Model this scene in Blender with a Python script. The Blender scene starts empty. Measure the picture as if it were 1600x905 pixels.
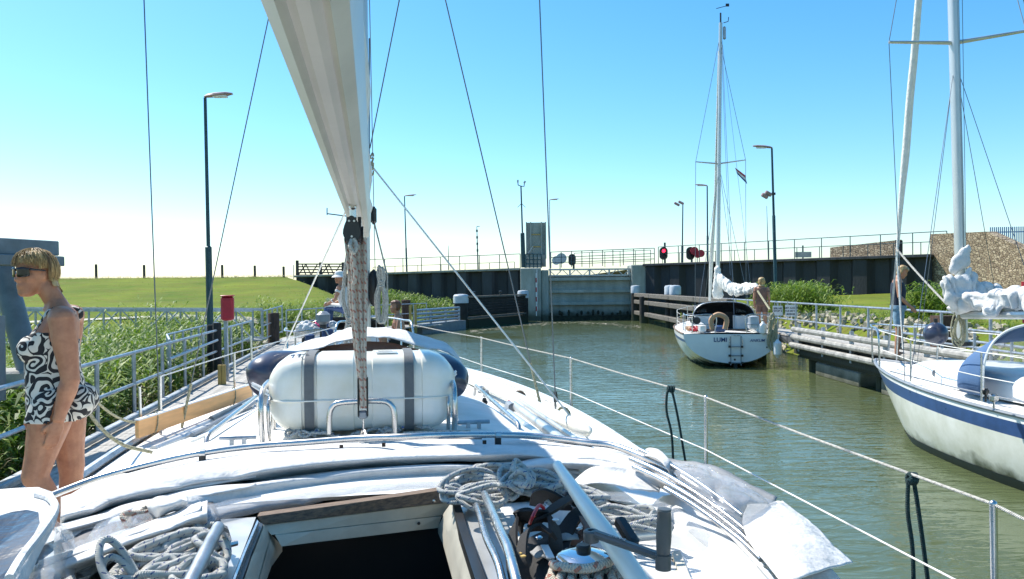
import bpy, bmesh, math, random
import numpy as np
from mathutils import Matrix, Vector, Euler, noise
random.seed(7)
rng = np.random.default_rng(11)
sc = bpy.context.scene
COL = sc.collection
PI = math.pi
R = math.radians

# ---------------------------------------------------------------- camera
H = 2.45
F = 1250.0
cam_d = bpy.data.cameras.new('camera')
cam = bpy.data.objects.new('camera', cam_d)
COL.objects.link(cam)
cam_d.sensor_width = 36.0
cam_d.lens = 36.0 * F / 1600.0
cam_d.clip_start = 0.05
cam_d.clip_end = 6000.0
CAMR = (Matrix.Rotation(R(90 - 0.28), 4, 'X') @ Matrix.Rotation(R(-0.5), 4, 'Z'))
cam.matrix_world = Matrix.Translation((0, 0, H)) @ CAMR
sc.camera = cam

# ---------------------------------------------------------------- sky, sun, exposure
SUN_EL, SUN_AZ = R(52), R(-52)          # azimuth measured from +Y towards +X
wd = bpy.data.worlds.new('World')
sc.world = wd
wd.use_nodes = True
wn = wd.node_tree
bg = wn.nodes['Background']
sky = wn.nodes.new('ShaderNodeTexSky')
sky.sky_type = 'NISHITA'
sky.sun_disc = False
sky.sun_elevation = SUN_EL
sky.sun_rotation = SUN_AZ
sky.altitude = 0.0
sky.air_density = 1.0
sky.dust_density = .5
sky.ozone_density = 3.0
hs_ = wn.nodes.new('ShaderNodeHueSaturation'); hs_.inputs['Hue'].default_value = .488; hs_.inputs['Saturation'].default_value = 1.32
wn.links.new(sky.outputs[0], hs_.inputs['Color']); tn_ = wn.nodes.new('ShaderNodeMix'); tn_.data_type = 'RGBA'; tn_.blend_type = 'MULTIPLY'; tn_.inputs[0].default_value = 1; tn_.inputs[7].default_value = (.94, 1.0, 1.05, 1)
wn.links.new(hs_.outputs[0], tn_.inputs[6]); wn.links.new(tn_.outputs[2], bg.inputs[0])
bg.inputs[1].default_value = 0.13
sd = bpy.data.lights.new('sun', 'SUN')
sd.energy = 4.6
sd.angle = R(0.55)
sd.color = (1.0, 0.95, 0.87)
sun = bpy.data.objects.new('sun', sd)
COL.objects.link(sun)
sv = Vector((math.sin(SUN_AZ) * math.cos(SUN_EL), math.cos(SUN_AZ) * math.cos(SUN_EL), math.sin(SUN_EL)))
sun.rotation_euler = sv.to_track_quat('Z', 'Y').to_euler()
sc.view_settings.view_transform = 'Standard'
sc.view_settings.look = 'None'
sc.view_settings.exposure = 0.66
sc.view_settings.gamma = 1.0
sc.cycles.max_bounces = 8
sc.cycles.transparent_max_bounces = 12

# ---------------------------------------------------------------- geometry helpers
def ray(px, py):
    return CAMR.to_3x3() @ Vector(((px - 800) / F, -(py - 452.5) / F, -1.0))
def at(px, py, D):
    """the point seen at photo pixel px,py standing D metres in front of the camera"""
    d = ray(px, py)
    return Vector((0, 0, H)) + d * (D / d.y)
def gz(px, py, z):
    """the point seen at photo pixel px,py on the level z"""
    d = ray(px, py)
    return Vector((0, 0, H)) + d * ((z - H) / d.z)
TH = R(9.4)
BT = Matrix.Rotation(TH, 4, 'Z')
def B(s, t, z):
    return BT @ Vector((s, t, z))
def BI(p):
    return BT.inverted() @ Vector(p)
def lerp(a, b, k):
    return a + (b - a) * k
def sstep(x, a, b):
    x = min(1, max(0, (x - a) / (b - a)))
    return x * x * (3 - 2 * x)
def interp(x, xs, ys):
    return float(np.interp(x, xs, ys))
def spline(pts, n=8):
    """Catmull-Rom through the points"""
    P = [Vector(p) for p in pts]
    if len(P) < 3:
        return [P[0].lerp(P[-1], i / n) for i in range(n + 1)]
    Q = [P[0] * 2 - P[1]] + P + [P[-1] * 2 - P[-2]]
    out = []
    for i in range(1, len(Q) - 2):
        for k in range(n):
            u = k / n
            a, b, c, d = Q[i - 1], Q[i], Q[i + 1], Q[i + 2]
            out.append(0.5 * ((2 * b) + (c - a) * u + (2 * a - 5 * b + 4 * c - d) * u * u + (3 * b - a - 3 * c + d) * u ** 3))
    out.append(P[-1])
    return out

class MB:
    """collects shapes; build() links them as ONE mesh object"""
    def __init__(self, T=None):
        self.v = []; self.f = []; self.uv = []; self.mi = []; self.T = T; self.m = 0
    def addv(self, p):
        p = Vector(p)
        self.v.append(self.T @ p if self.T else p)
        return len(self.v) - 1
    def addf(self, idx, uv=None):
        self.f.append(tuple(idx)); self.uv.append(uv); self.mi.append(self.m)
    def box(self, c, s, rot=None, bev=0.0):
        c = Vector(c); hx, hy, hz = s[0] / 2, s[1] / 2, s[2] / 2
        Rm = rot if rot is not None else Matrix.Identity(3)
        if isinstance(Rm, (int, float)):
            Rm = Matrix.Rotation(Rm, 3, 'Z')
        if bev <= 0:
            b = len(self.v)
            for z in (-hz, hz):
                for x, y in ((-hx, -hy), (hx, -hy), (hx, hy), (-hx, hy)):
                    self.addv(c + Rm @ Vector((x, y, z)))
            for q in ((0, 3, 2, 1), (4, 5, 6, 7), (0, 1, 5, 4), (1, 2, 6, 5), (2, 3, 7, 6), (3, 0, 4, 7)):
                self.addf([b + i for i in q])
        else:
            e = min(bev, hx * .9, hy * .9, hz * .9)
            rings = []
            for z, k in ((-hz, e), (-hz + e, 0), (hz - e, 0), (hz, e)):
                ring = []
                X, Y = hx - k, hy - k
                for x, y in ((-X + e, -Y), (X - e, -Y), (X, -Y + e), (X, Y - e), (X - e, Y), (-X + e, Y), (-X, Y - e), (-X, -Y + e)):
                    ring.append(self.addv(c + Rm @ Vector((x, y, z))))
                rings.append(ring)
            for a, b2 in zip(rings, rings[1:]):
                for i in range(8):
                    j = (i + 1) % 8
                    self.addf((a[i], a[j], b2[j], b2[i]))
            self.addf(rings[0][::-1]); self.addf(rings[-1])
        return self
    def beam(self, p0, p1, w, h, up=(0, 0, 1), bev=0.0):
        p0, p1 = Vector(p0), Vector(p1)
        d = p1 - p0; L = d.length; d.normalize()
        u = Vector(up)
        if abs(d.dot(u)) > .98:
            u = Vector((0, 1, 0))
        x = d.cross(u).normalized(); z = x.cross(d).normalized()
        self.box((p0 + p1) / 2, (w, L, h), Matrix((x, d, z)).transposed(), bev)
        return self
    def tube(self, pts, r, n=8, closed=False, cap=True, vs=1.0, flat=None):
        P = [Vector(p) for p in pts]
        rr = r if isinstance(r, (list, tuple)) else [r] * len(P)
        if len(rr) != len(P):
            rr = [interp(i / (len(P) - 1), np.linspace(0, 1, len(rr)), rr) for i in range(len(P))]
        rings = []; prev = None; acc = 0.0; vv = []
        for i, p in enumerate(P):
            if closed:
                d = P[(i + 1) % len(P)] - P[i - 1]
            else:
                d = P[min(i + 1, len(P) - 1)] - P[max(i - 1, 0)]
            if d.length < 1e-9:
                d = Vector((0, 0, 1))
            d.normalize()
            if prev is None:
                a = Vector((0, 0, 1)) if abs(d.z) < .9 else Vector((0, 1, 0))
                x = d.cross(a).normalized()
            else:
                x = (prev - d * prev.dot(d))
                x = x.normalized() if x.length > 1e-6 else d.orthogonal().normalized()
            prev = x
            y = d.cross(x)
            if i: acc += (p - P[i - 1]).length
            vv.append(acc * vs)
            fl = flat or 1.0
            rings.append([self.addv(p + x * math.cos(2 * PI * k / n) * rr[i] + y * math.sin(2 * PI * k / n) * rr[i] * fl) for k in range(n)])
        m = len(P)
        for i in range(m if closed else m - 1):
            a, b = rings[i], rings[(i + 1) % m]
            v0, v1 = vv[i], (vv[i + 1] if i + 1 < m else acc + .02)
            for k in range(n):
                j = (k + 1) % n
                self.addf((a[k], a[j], b[j], b[k]), ((k / n, v0), ((k + 1) / n, v0), ((k + 1) / n, v1), (k / n, v1)))
        if cap and not closed:
            self.addf(rings[0][::-1]); self.addf(rings[-1])
        return self
    def loft(self, rings, closed=True, capa=True, capb=True):
        ids = [[self.addv(p) for p in ring] for ring in rings]
        n = len(ids[0])
        for i in range(len(ids) - 1):
            a, b = ids[i], ids[i + 1]
            for k in range(n if closed else n - 1):
                j = (k + 1) % n
                self.addf((a[k], a[j], b[j], b[k]), ((k / n, i), ((k + 1) / n, i), ((k + 1) / n, i + 1), (k / n, i + 1)))
        if closed and capa: self.addf(ids[0][::-1])
        if closed and capb: self.addf(ids[-1])
        return self
    def lathe(self, c, prof, n=16, axis=(0, 0, 1)):
        c = Vector(c); q = Vector((0, 0, 1)).rotation_difference(Vector(axis).normalized())
        self.loft([[c + q @ Vector((r * math.cos(2 * PI * k / n), r * math.sin(2 * PI * k / n), z)) for k in range(n)] for r, z in prof])
        return self
    def cyl(self, p0, p1, r, n=12):
        return self.tube([p0, p1], r, n)
    def ball(self, c, r, n=12, rot=None, q=None):
        """ellipsoid"""
        c = Vector(c); r = Vector((r, r, r)) if isinstance(r, (int, float)) else Vector(r)
        Rm = rot if rot is not None else Matrix.Identity(3)
        m = max(4, n // 2)
        rings = []
        for i in range(m + 1):
            ph = -PI / 2 + PI * min(max(i / m, .02), .98)
            rings.append([c + Rm @ Vector((r.x * math.cos(ph) * math.cos(2 * PI * k / n), r.y * math.cos(ph) * math.sin(2 * PI * k / n), r.z * math.sin(ph))) for k in range(n)])
        return self.loft(rings)
    def prism(self, poly, d):
        """closed polygon swept by vector d"""
        d = Vector(d)
        a = [self.addv(p) for p in poly]; b = [self.addv(Vector(p) + d) for p in poly]
        n = len(a)
        for i in range(n):
            j = (i + 1) % n
            self.addf((a[i], a[j], b[j], b[i]))
        self.addf(a[::-1]); self.addf(b)
        return self
    def grid(self, fn, nu, nv):
        ids = [[self.addv(fn(i / nu, j / nv)) for j in range(nv + 1)] for i in range(nu + 1)]
        for i in range(nu):
            for j in range(nv):
                self.addf((ids[i][j], ids[i + 1][j], ids[i + 1][j + 1], ids[i][j + 1]), ((i / nu, j / nv), ((i + 1) / nu, j / nv), ((i + 1) / nu, (j + 1) / nv), (i / nu, (j + 1) / nv)))
        return self
    def mesh(self, name, mats, smooth=35, inv=None, norm=True):
        me = bpy.data.meshes.new(name)
        vs = [tuple(inv @ p) for p in self.v] if inv is not None else [tuple(p) for p in self.v]
        me.from_pydata(vs, [], self.f)
        if any(u is not None for u in self.uv):
            ul = me.uv_layers.new(name='UVMap')
            fl = []
            for f_, u in zip(self.f, self.uv):
                for k in range(len(f_)):
                    fl.extend(u[k] if u is not None else (0, 0))
            ul.data.foreach_set('uv', fl)
        for m in (mats if isinstance(mats, (list, tuple)) else [mats]):
            me.materials.append(m)
        me.polygons.foreach_set('material_index', self.mi)
        if norm:
            bm = bmesh.new(); bm.from_mesh(me)
            bmesh.ops.recalc_face_normals(bm, faces=bm.faces)
            bm.to_mesh(me); bm.free()
        if smooth:
            me.polygons.foreach_set('use_smooth', [True] * len(me.polygons))
            me.set_sharp_from_angle(angle=R(smooth))
        me.update()
        return me

def wmat(o):
    m = o.matrix_basis.copy()
    p = o.parent
    while p is not None:
        m = p.matrix_basis @ m
        p = p.parent
    return m
def tag(o, label=None, cat=None, group=None, kind=None):
    if label: o['label'] = label
    if cat: o['category'] = cat
    if group: o['group'] = group
    if kind: o['kind'] = kind
    return o
def root(name, loc, rz=0.0, label=None, cat=None, group=None):
    o = bpy.data.objects.new(name, None)
    o.empty_display_size = 0.2
    COL.objects.link(o)
    o.matrix_basis = Matrix.Translation(Vector(loc)) @ Matrix.Rotation(rz, 4, 'Z')
    return tag(o, label, cat, group)
def part(name, mb, mats, parent, smooth=35, label=None, kind=None):
    """one mesh object under parent; mb holds world coordinates"""
    inv = wmat(parent).inverted()
    me = mb.mesh(name, mats, smooth, inv) if isinstance(mb, MB) else mb
    o = bpy.data.objects.new(name, me)
    COL.objects.link(o); o.parent = parent
    return tag(o, label, None, None, kind)
def thing(name, mb, mats, label, cat, group=None, smooth=35, kind=None, norm=True):
    """a thing that is one mesh; the origin goes to its base"""
    A = np.array([tuple(p) for p in mb.v])
    lo, hi = A.min(0), A.max(0)
    base = Vector(((lo[0] + hi[0]) / 2, (lo[1] + hi[1]) / 2, lo[2]))
    me = mb.mesh(name, mats, smooth, Matrix.Translation(-base), norm)
    o = bpy.data.objects.new(name, me)
    COL.objects.link(o); o.matrix_basis = Matrix.Translation(base)
    return tag(o, label, cat, group, kind)
def struct(name, mb, mats, smooth=35, norm=True):
    me = mb.mesh(name, mats, smooth, None, norm)
    o = bpy.data.objects.new(name, me); COL.objects.link(o)
    return tag(o, kind='structure')
def inst(name, me, M, parent=None):
    """an object on shared mesh data placed by world matrix M"""
    o = bpy.data.objects.new(name, me); COL.objects.link(o)
    if parent is not None:
        o.parent = parent
        o.matrix_basis = wmat(parent).inverted() @ M
    else:
        o.matrix_basis = M
    return o
def kids(o):
    return [c for c in bpy.data.objects if c.parent == o]
def copy_tree(o, parent=None):
    c = o.copy(); COL.objects.link(c); c.parent = parent
    for ch in kids(o):
        if ch is not c: copy_tree(ch, c)
    return c
def fuse(mb, voxel, sm=4, fac=.5):
    """union of all shapes as one continuous skin (voxel remesh); returns verts, faces"""
    me = mb.mesh('tmp', [], 0)
    o = bpy.data.objects.new('tmp', me); COL.objects.link(o)
    m = o.modifiers.new('r', 'REMESH'); m.mode = 'VOXEL'; m.voxel_size = voxel; m.adaptivity = 0
    if sm:
        s = o.modifiers.new('s', 'SMOOTH'); s.iterations = sm; s.factor = fac
    dg = bpy.context.evaluated_depsgraph_get(); dg.update()
    e = o.evaluated_get(dg); m2 = bpy.data.meshes.new_from_object(e)
    V = np.empty(len(m2.vertices) * 3); m2.vertices.foreach_get('co', V); V = V.reshape(-1, 3)
    Fc = [tuple(p.vertices) for p in m2.polygons]
    Nn = np.empty(len(m2.vertices) * 3); m2.vertices.foreach_get('normal', Nn); Nn = Nn.reshape(-1, 3)
    bpy.data.objects.remove(o); bpy.data.meshes.remove(me); bpy.data.meshes.remove(m2)
    return V, Fc, Nn
def raw(V, Fc, T=None):
    mb = MB()
    mb.v = [Vector(p) if T is None else T @ Vector(p) for p in V]
    mb.f = list(Fc); mb.uv = [None] * len(Fc); mb.mi = [0] * len(Fc)
    return mb

# ---------------------------------------------------------------- materials
def _n(nt, t, **k):
    n = nt.nodes.new(t)
    for a, b in k.items():
        if hasattr(n, a): setattr(n, a, b)
        else: n.inputs[a].default_value = b
    return n
def mat(name, col, rough=.5, metal=0.0, var=.12, scale=4.0, bump=0.0, bscale=60.0, col2=None, vstr=None, coat=0.0, alpha=1.0, spec=.5, stretch=None, trans=0.0, sss=0.0, emit=0.0):
    m = bpy.data.materials.new(name); m.use_nodes = True
    nt = m.node_tree; bs = nt.nodes['Principled BSDF']
    bs.inputs['Roughness'].default_value = rough
    bs.inputs['Metallic'].default_value = metal
    bs.inputs['Coat Weight'].default_value = coat
    bs.inputs['Alpha'].default_value = alpha
    bs.inputs['Specular IOR Level'].default_value = spec
    bs.inputs['Transmission Weight'].default_value = trans
    if sss:
        bs.inputs['Subsurface Weight'].default_value = sss
        bs.inputs['Subsurface Radius'].default_value = (.02, .008, .004)
        bs.inputs['Subsurface Scale'].default_value = .5
    tc = _n(nt, 'ShaderNodeTexCoord')
    src = tc.outputs['Object']
    if stretch:
        mp = _n(nt, 'ShaderNodeMapping'); mp.inputs['Scale'].default_value = stretch
        nt.links.new(src, mp.inputs[0]); src = mp.outputs[0]
    nz = _n(nt, 'ShaderNodeTexNoise'); nz.inputs['Scale'].default_value = scale; nz.inputs['Detail'].default_value = 6; nz.inputs['Roughness'].default_value = .62
    nt.links.new(src, nz.inputs['Vector'])
    cr = _n(nt, 'ShaderNodeValToRGB')
    c = Vector(col); c2 = Vector(col2) if col2 else c * (1 - var * 1.6)
    cr.color_ramp.elements[0].color = (*c2, 1); cr.color_ramp.elements[1].color = (*[min(x * (1 + var * .6), 1) for x in c], 1)
    cr.color_ramp.elements[0].position = .34; cr.color_ramp.elements[1].position = .66
    nt.links.new(nz.outputs[0], cr.inputs[0]); nt.links.new(cr.outputs[0], bs.inputs['Base Color'])
    rr = _n(nt, 'ShaderNodeMapRange'); rr.inputs['To Min'].default_value = max(0, rough - .08); rr.inputs['To Max'].default_value = min(1, rough + .1)
    nt.links.new(nz.outputs[0], rr.inputs[0]); nt.links.new(rr.outputs[0], bs.inputs['Roughness'])
    if bump:
        n2 = _n(nt, 'ShaderNodeTexNoise'); n2.inputs['Scale'].default_value = bscale; n2.inputs['Detail'].default_value = 5
        nt.links.new(src, n2.inputs['Vector'])
        bp = _n(nt, 'ShaderNodeBump'); bp.inputs['Strength'].default_value = min(1, bump); bp.inputs['Distance'].default_value = .6 / bscale
        nt.links.new(n2.outputs[0], bp.inputs['Height']); nt.links.new(bp.outputs[0], bs.inputs['Normal'])
    if emit:
        bs.inputs['Emission Color'].default_value = (*col, 1); bs.inputs['Emission Strength'].default_value = emit
    return m
def rope_mat(name, base, fleck, dens=26.0, amt=.22, fk2=.5):
    m = mat(name, base, .85, var=.15, scale=40)
    nt = m.node_tree; bs = nt.nodes['Principled BSDF']
    cr = [n for n in nt.nodes if n.type == 'VALTORGB'][0]
    uv = _n(nt, 'ShaderNodeUVMap'); sp = _n(nt, 'ShaderNodeSeparateXYZ'); nt.links.new(uv.outputs[0], sp.inputs[0])
    def mth(op, a, b=None):
        n = nt.nodes.new('ShaderNodeMath'); n.operation = op
        for i, x in enumerate((a, b)):
            if x is None: continue
            if isinstance(x, (int, float)): n.inputs[i].default_value = x
            else: nt.links.new(x, n.inputs[i])
        return n.outputs[0]
    U, V = sp.outputs[0], sp.outputs[1]
    d1 = mth('FRACT', mth('ADD', mth('MULTIPLY', U, 2.0), mth('MULTIPLY', V, dens)))
    d2 = mth('FRACT', mth('SUBTRACT', mth('MULTIPLY', V, dens * .7), U))
    mk = mth('MULTIPLY', mth('LESS_THAN', d1, amt * 1.6), mth('LESS_THAN', d2, fk2))
    mx = _n(nt, 'ShaderNodeMix', data_type='RGBA')
    nt.links.new(mk, mx.inputs[0]); nt.links.new(cr.outputs[0], mx.inputs[6]); mx.inputs[7].default_value = (*fleck, 1)
    nt.links.new(mx.outputs[2], bs.inputs['Base Color'])
    h = mth('SINE', mth('MULTIPLY', mth('ADD', mth('MULTIPLY', U, 3.0), mth('MULTIPLY', V, dens * 5)), 6.283))
    h2 = mth('SINE', mth('MULTIPLY', mth('SUBTRACT', mth('MULTIPLY', V, dens * 5), mth('MULTIPLY', U, 3.0)), 6.283))
    bp = _n(nt, 'ShaderNodeBump'); bp.inputs['Strength'].default_value = .6; bp.inputs['Distance'].default_value = .003
    nt.links.new(mth('ADD', h, h2), bp.inputs['Height']); nt.links.new(bp.outputs[0], bs.inputs['Normal'])
    return m

M = {}
M['gel'] = mat('white_gelcoat', (.80, .80, .77), .32, var=.05, scale=1.5, coat=.25)
M['deck'] = mat('white_deck', (.80, .80, .78), .55, var=.06, scale=2.2, bump=.25, bscale=400, col2=(.66, .65, .60))
M['cream'] = mat('cream_gelcoat', (.62, .58, .47), .45, var=.10, scale=6)
M['hullr'] = mat('weathered_hull', (.80, .80, .73), .22, var=.10, scale=1.6, col2=(.62, .62, .50), coat=.4)
M['blue'] = mat('navy_stripe', (.03, .075, .20), .3, var=.15, scale=5)
M['antif'] = mat('dark_antifouling', (.012, .03, .035), .5)
M['cloth'] = mat('white_canvas', (.64, .63, .61), .8, var=.10, scale=7, bump=.5, bscale=24)
M['dgrey'] = mat('painted_vinyl_shade', (.13, .13, .14), .6, var=.3, scale=9)  # dark grey that stands in for the shade beneath the clear vinyl
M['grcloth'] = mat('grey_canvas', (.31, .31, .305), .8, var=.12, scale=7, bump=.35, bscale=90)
M['sail'] = mat('sailcloth', (.78, .76, .70), .75, var=.08, scale=9, bump=.5, bscale=22)
M['bcloth'] = mat('blue_canvas', (.05, .115, .24), .8, var=.2, scale=5, bump=.3, bscale=50, col2=(.07, .14, .27))
M['dcloth'] = mat('dark_canvas', (.02, .022, .026), .8, var=.2, scale=8, bump=.3, bscale=50)
M['steel'] = mat('polished_stainless', (.64, .62, .60), .27, 1.0, var=.08, scale=20)
M['pipe'] = mat('weathered_pipe', (.36, .345, .31), .6, var=.3, scale=5, bump=.3, bscale=40)
M['galv'] = mat('galvanised_steel', (.44, .47, .50), .42, .75, var=.2, scale=9, bump=.15, bscale=120)
M['alu'] = mat('anodised_aluminium', (.60, .60, .58), .35, .55, var=.08, scale=6, stretch=(1, 1, .2))
M['boom'] = mat('painted_boom', (.56, .54, .48), .38, .1, var=.08, scale=3)
M['wire'] = mat('wire', (.16, .18, .20), .35, .8)
M['wwire'] = mat('white_coated_wire', (.78, .76, .70), .5)
M['black'] = mat('black_plastic', (.018, .019, .02), .35, var=.2)
M['blackr'] = mat('black_webbing', (.014, .013, .013), .8, var=.3, scale=30, bump=.4, bscale=200)
M['navy'] = mat('navy_rubber', (.040, .048, .085), .30, var=.15, coat=.3)
M['greyr'] = mat('grey_rubber', (.25, .27, .29), .4)
M['strap'] = mat('grey_strap', (.14, .15, .155), .75, var=.1, scale=30, bump=.3, bscale=300)
M['raft'] = mat('white_grp', (.80, .79, .74), .3, var=.05, scale=4, coat=.3, col2=(.74, .70, .58))
M['teak'] = mat('weathered_teak', (.22, .15, .10), .75, var=.5, scale=9, bump=.5, bscale=60, stretch=(1.2, 14, 14), col2=(.11, .08, .06))
M['pine'] = mat('pine_board', (.95, .50, .20), .6, var=.12, scale=2, bump=.1, bscale=40, stretch=(1, 1, 9))
M['dark'] = mat('painted_interior_shade', (.004, .004, .004), .8)  # near-black: the shade inside wells and companionways is put into the colour
M['vinyl'] = mat('clear_vinyl', (.55, .57, .60), .05, var=.05, alpha=.24, bump=.5, bscale=9, spec=1.0)
M['vinyld'] = mat('dark_vinyl', (.045, .05, .055), .12, var=.4, scale=9, alpha=.93, bump=.25, bscale=6, spec=.9)
M['win'] = mat('tinted_window', (.02, .025, .03), .08, var=.1, spec=.8)
M['timber'] = mat('black_tarred_timber', (.022, .020, .018), .75, var=.5, scale=6, bump=.7, bscale=25, stretch=(1, 1, .3))
M['grtim'] = mat('grey_weathered_timber', (.17, .155, .13), .85, var=.4, scale=6, bump=.7, bscale=25, stretch=(.4, 3, 3))
M['brtim'] = mat('brown_timber', (.10, .055, .035), .85, var=.4, scale=6, bump=.7, bscale=25, stretch=(3, 3, .4))
M['board'] = mat('jetty_board', (.44, .42, .38), .85, var=.25, scale=5, bump=.4, bscale=50, stretch=(4, .8, 4))
M['conc'] = mat('concrete', (.34, .33, .29), .85, var=.22, scale=2.5, bump=.4, bscale=30, col2=(.22, .21, .17))
M['gate'] = mat('gate_steel', (.34, .36, .33), .6, var=.25, scale=1.5, bump=.25, bscale=12, col2=(.24, .26, .22), stretch=(1, 1, .4))
M['gated'] = mat('gate_weed', (.035, .038, .02), .8, var=.5, scale=4, bump=.6, bscale=20)
M['pile'] = mat('sheet_pile_black', (.018, .022, .028), .6, var=.5, scale=1.3, bump=.3, bscale=15, stretch=(1, 1, .25), col2=(.010, .012, .014))
M['pileg'] = mat('sheet_pile_grey', (.040, .044, .050), .6, var=.4, scale=1.3, bump=.3, bscale=15, stretch=(1, 1, .25))
M['capw'] = mat('white_pile_cap', (.52, .56, .60), .5)
M['red'] = mat('red_paint', (.45, .015, .03), .45, var=.12)
M['redl'] = mat('red_lamp', (1.0, .02, .06), .4, emit=3.0)
M['lampp'] = mat('blue_green_pole', (.03, .075, .085), .5, .2, var=.2)
M['lamph'] = mat('lamp_head', (.36, .25, .24), .5)
M['bsteel'] = mat('blue_painted_steel', (.13, .165, .185), .5, var=.2, scale=3, bump=.2, bscale=50)
M['fencew'] = mat('fence_wood', (.10, .085, .07), .85, var=.4, bump=.5, bscale=40)
M['bfence'] = mat('blue_fence', (.06, .17, .33), .5)
M['yel'] = mat('yellow_wood', (.50, .34, .10), .7, var=.2, scale=8, stretch=(4, 4, .5))
M['orange'] = mat('orange_webbing', (.75, .16, .05), .7)
M['tan'] = mat('tan_cover', (.50, .30, .17), .7)
M['pink'] = mat('pink_plastic', (.75, .05, .20), .5)
M['signw'] = mat('sign_white', (.78, .78, .76), .5, var=.03)
M['ink'] = mat('sign_ink', (.03, .03, .04), .6)
M['bluei'] = mat('blue_lettering', (.02, .06, .20), .4)
M['rope'] = rope_mat('cream_rope', (.62, .59, .52), (.40, .37, .32))
M['roper'] = rope_mat('red_fleck_rope', (.58, .52, .43), (.42, .19, .14), 30, .24, .5)
M['ropeb'] = rope_mat('blue_fleck_rope', (.60, .59, .54), (.10, .13, .26), 40, .12, .4)
M['ropeg'] = rope_mat('dark_green_rope', (.012, .04, .04), (.02, .06, .06))
M['ropey'] = rope_mat('yellowed_rope', (.50, .46, .30), (.30, .28, .15))
M['skin'] = mat('tanned_skin', (.44, .20, .105), .5, var=.15, scale=14, bump=.25, bscale=160, sss=.04, col2=(.34, .135, .07))
M['skin2'] = mat('sunburnt_skin', (.46, .22, .13), .5, var=.1, scale=9, sss=.1)
M['hair'] = mat('blond_hair', (.50, .34, .14), .45, var=.4, scale=25, bump=.8, bscale=60, stretch=(1, 1, .15), col2=(.20, .12, .055))
M['hairb'] = mat('brown_hair', (.14, .06, .03), .5, var=.3, scale=20)
M['denim'] = mat('light_denim', (.20, .32, .42), .85, var=.2, scale=12, bump=.3, bscale=200)
M['navyc'] = mat('navy_shirt', (.02, .028, .05), .85, var=.2)
M['brownc'] = mat('brown_shirt', (.20, .11, .08), .85, var=.2)
M['whitec'] = mat('white_cotton', (.72, .70, .66), .9, var=.1)
M['glass'] = mat('sunglass_lens', (.006, .010, .011), .12, spec=.6)
M['winchs'] = mat('chrome', (.75, .75, .75), .06, 1.0, var=.03)
M['gripg'] = mat('grey_grip', (.085, .092, .095), .42, var=.1, scale=20)
M['stone'] = None

def leafmat(name, c1, c2, c3, rough=.45):
    m = bpy.data.materials.new(name); m.use_nodes = True
    nt = m.node_tree; bs = nt.nodes['Principled BSDF']
    g = _n(nt, 'ShaderNodeNewGeometry'); cr = _n(nt, 'ShaderNodeValToRGB')
    e = cr.color_ramp.elements
    e[0].color = (*c1, 1); e[1].color = (*c3, 1); k = e.new(.5); k.color = (*c2, 1)
    nt.links.new(g.outputs['Random Per Island'], cr.inputs[0])
    nt.links.new(cr.outputs[0], bs.inputs['Base Color'])
    bs.inputs['Roughness'].default_value = rough
    tr = _n(nt, 'ShaderNodeBsdfTranslucent'); nt.links.new(cr.outputs[0], tr.inputs[0])
    mx = _n(nt, 'ShaderNodeMixShader'); mx.inputs[0].default_value = .35
    nt.links.new(bs.outputs[0], mx.inputs[1]); nt.links.new(tr.outputs[0], mx.inputs[2])
    nt.links.new(mx.outputs[0], nt.nodes['Material Output'].inputs[0])
    return m
M['reed'] = leafmat('reed_leaf', (.06, .14, .012), (.15, .26, .02), (.30, .38, .06), .55)
M['reeddry'] = leafmat('dry_reed', (.25, .20, .10), (.30, .26, .13), (.38, .33, .18))

# ground with grass
def grass_mat():
    m = mat('mown_grass', (.17, .22, .025), .95, var=.2, scale=.22, col2=(.085, .150, .014), spec=.1)
    nt = m.node_tree; bs = nt.nodes['Principled BSDF']; cr = [n for n in nt.nodes if n.type == 'VALTORGB'][0]
    tc = [n for n in nt.nodes if n.type == 'TEX_COORD'][0]
    n2 = _n(nt, 'ShaderNodeTexNoise'); n2.inputs['Scale'].default_value = 2.2; n2.inputs['Detail'].default_value = 10; n2.inputs['Roughness'].default_value = .75
    mp = _n(nt, 'ShaderNodeMapping'); mp.inputs['Scale'].default_value = (.18, 1, 1)
    nt.links.new(tc.outputs['Object'], mp.inputs[0]); nt.links.new(mp.outputs[0], n2.inputs['Vector'])
    c2 = _n(nt, 'ShaderNodeValToRGB'); c2.color_ramp.elements[0].position = .42; c2.color_ramp.elements[1].position = .60
    c2.color_ramp.elements[0].color = (0, 0, 0, 1)
    nt.links.new(n2.outputs[0], c2.inputs[0])
    mx = _n(nt, 'ShaderNodeMix', data_type='RGBA'); mul = _n(nt, 'ShaderNodeMath', operation='MULTIPLY'); mul.inputs[1].default_value = .75
    nt.links.new(c2.outputs[0], mul.inputs[0]); nt.links.new(mul.outputs[0], mx.inputs[0])
    nt.links.new(cr.outputs[0], mx.inputs[6]); mx.inputs[7].default_value = (.17, .155, .035, 1)
    nt.links.new(mx.outputs[2], bs.inputs['Base Color'])
    bp = _n(nt, 'ShaderNodeBump'); bp.inputs['Strength'].default_value = 1; bp.inputs['Distance'].default_value = .12
    nt.links.new(n2.outputs[0], bp.inputs['Height']); nt.links.new(bp.outputs[0], bs.inputs['Normal'])
    return m
M['grass'] = grass_mat()
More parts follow.
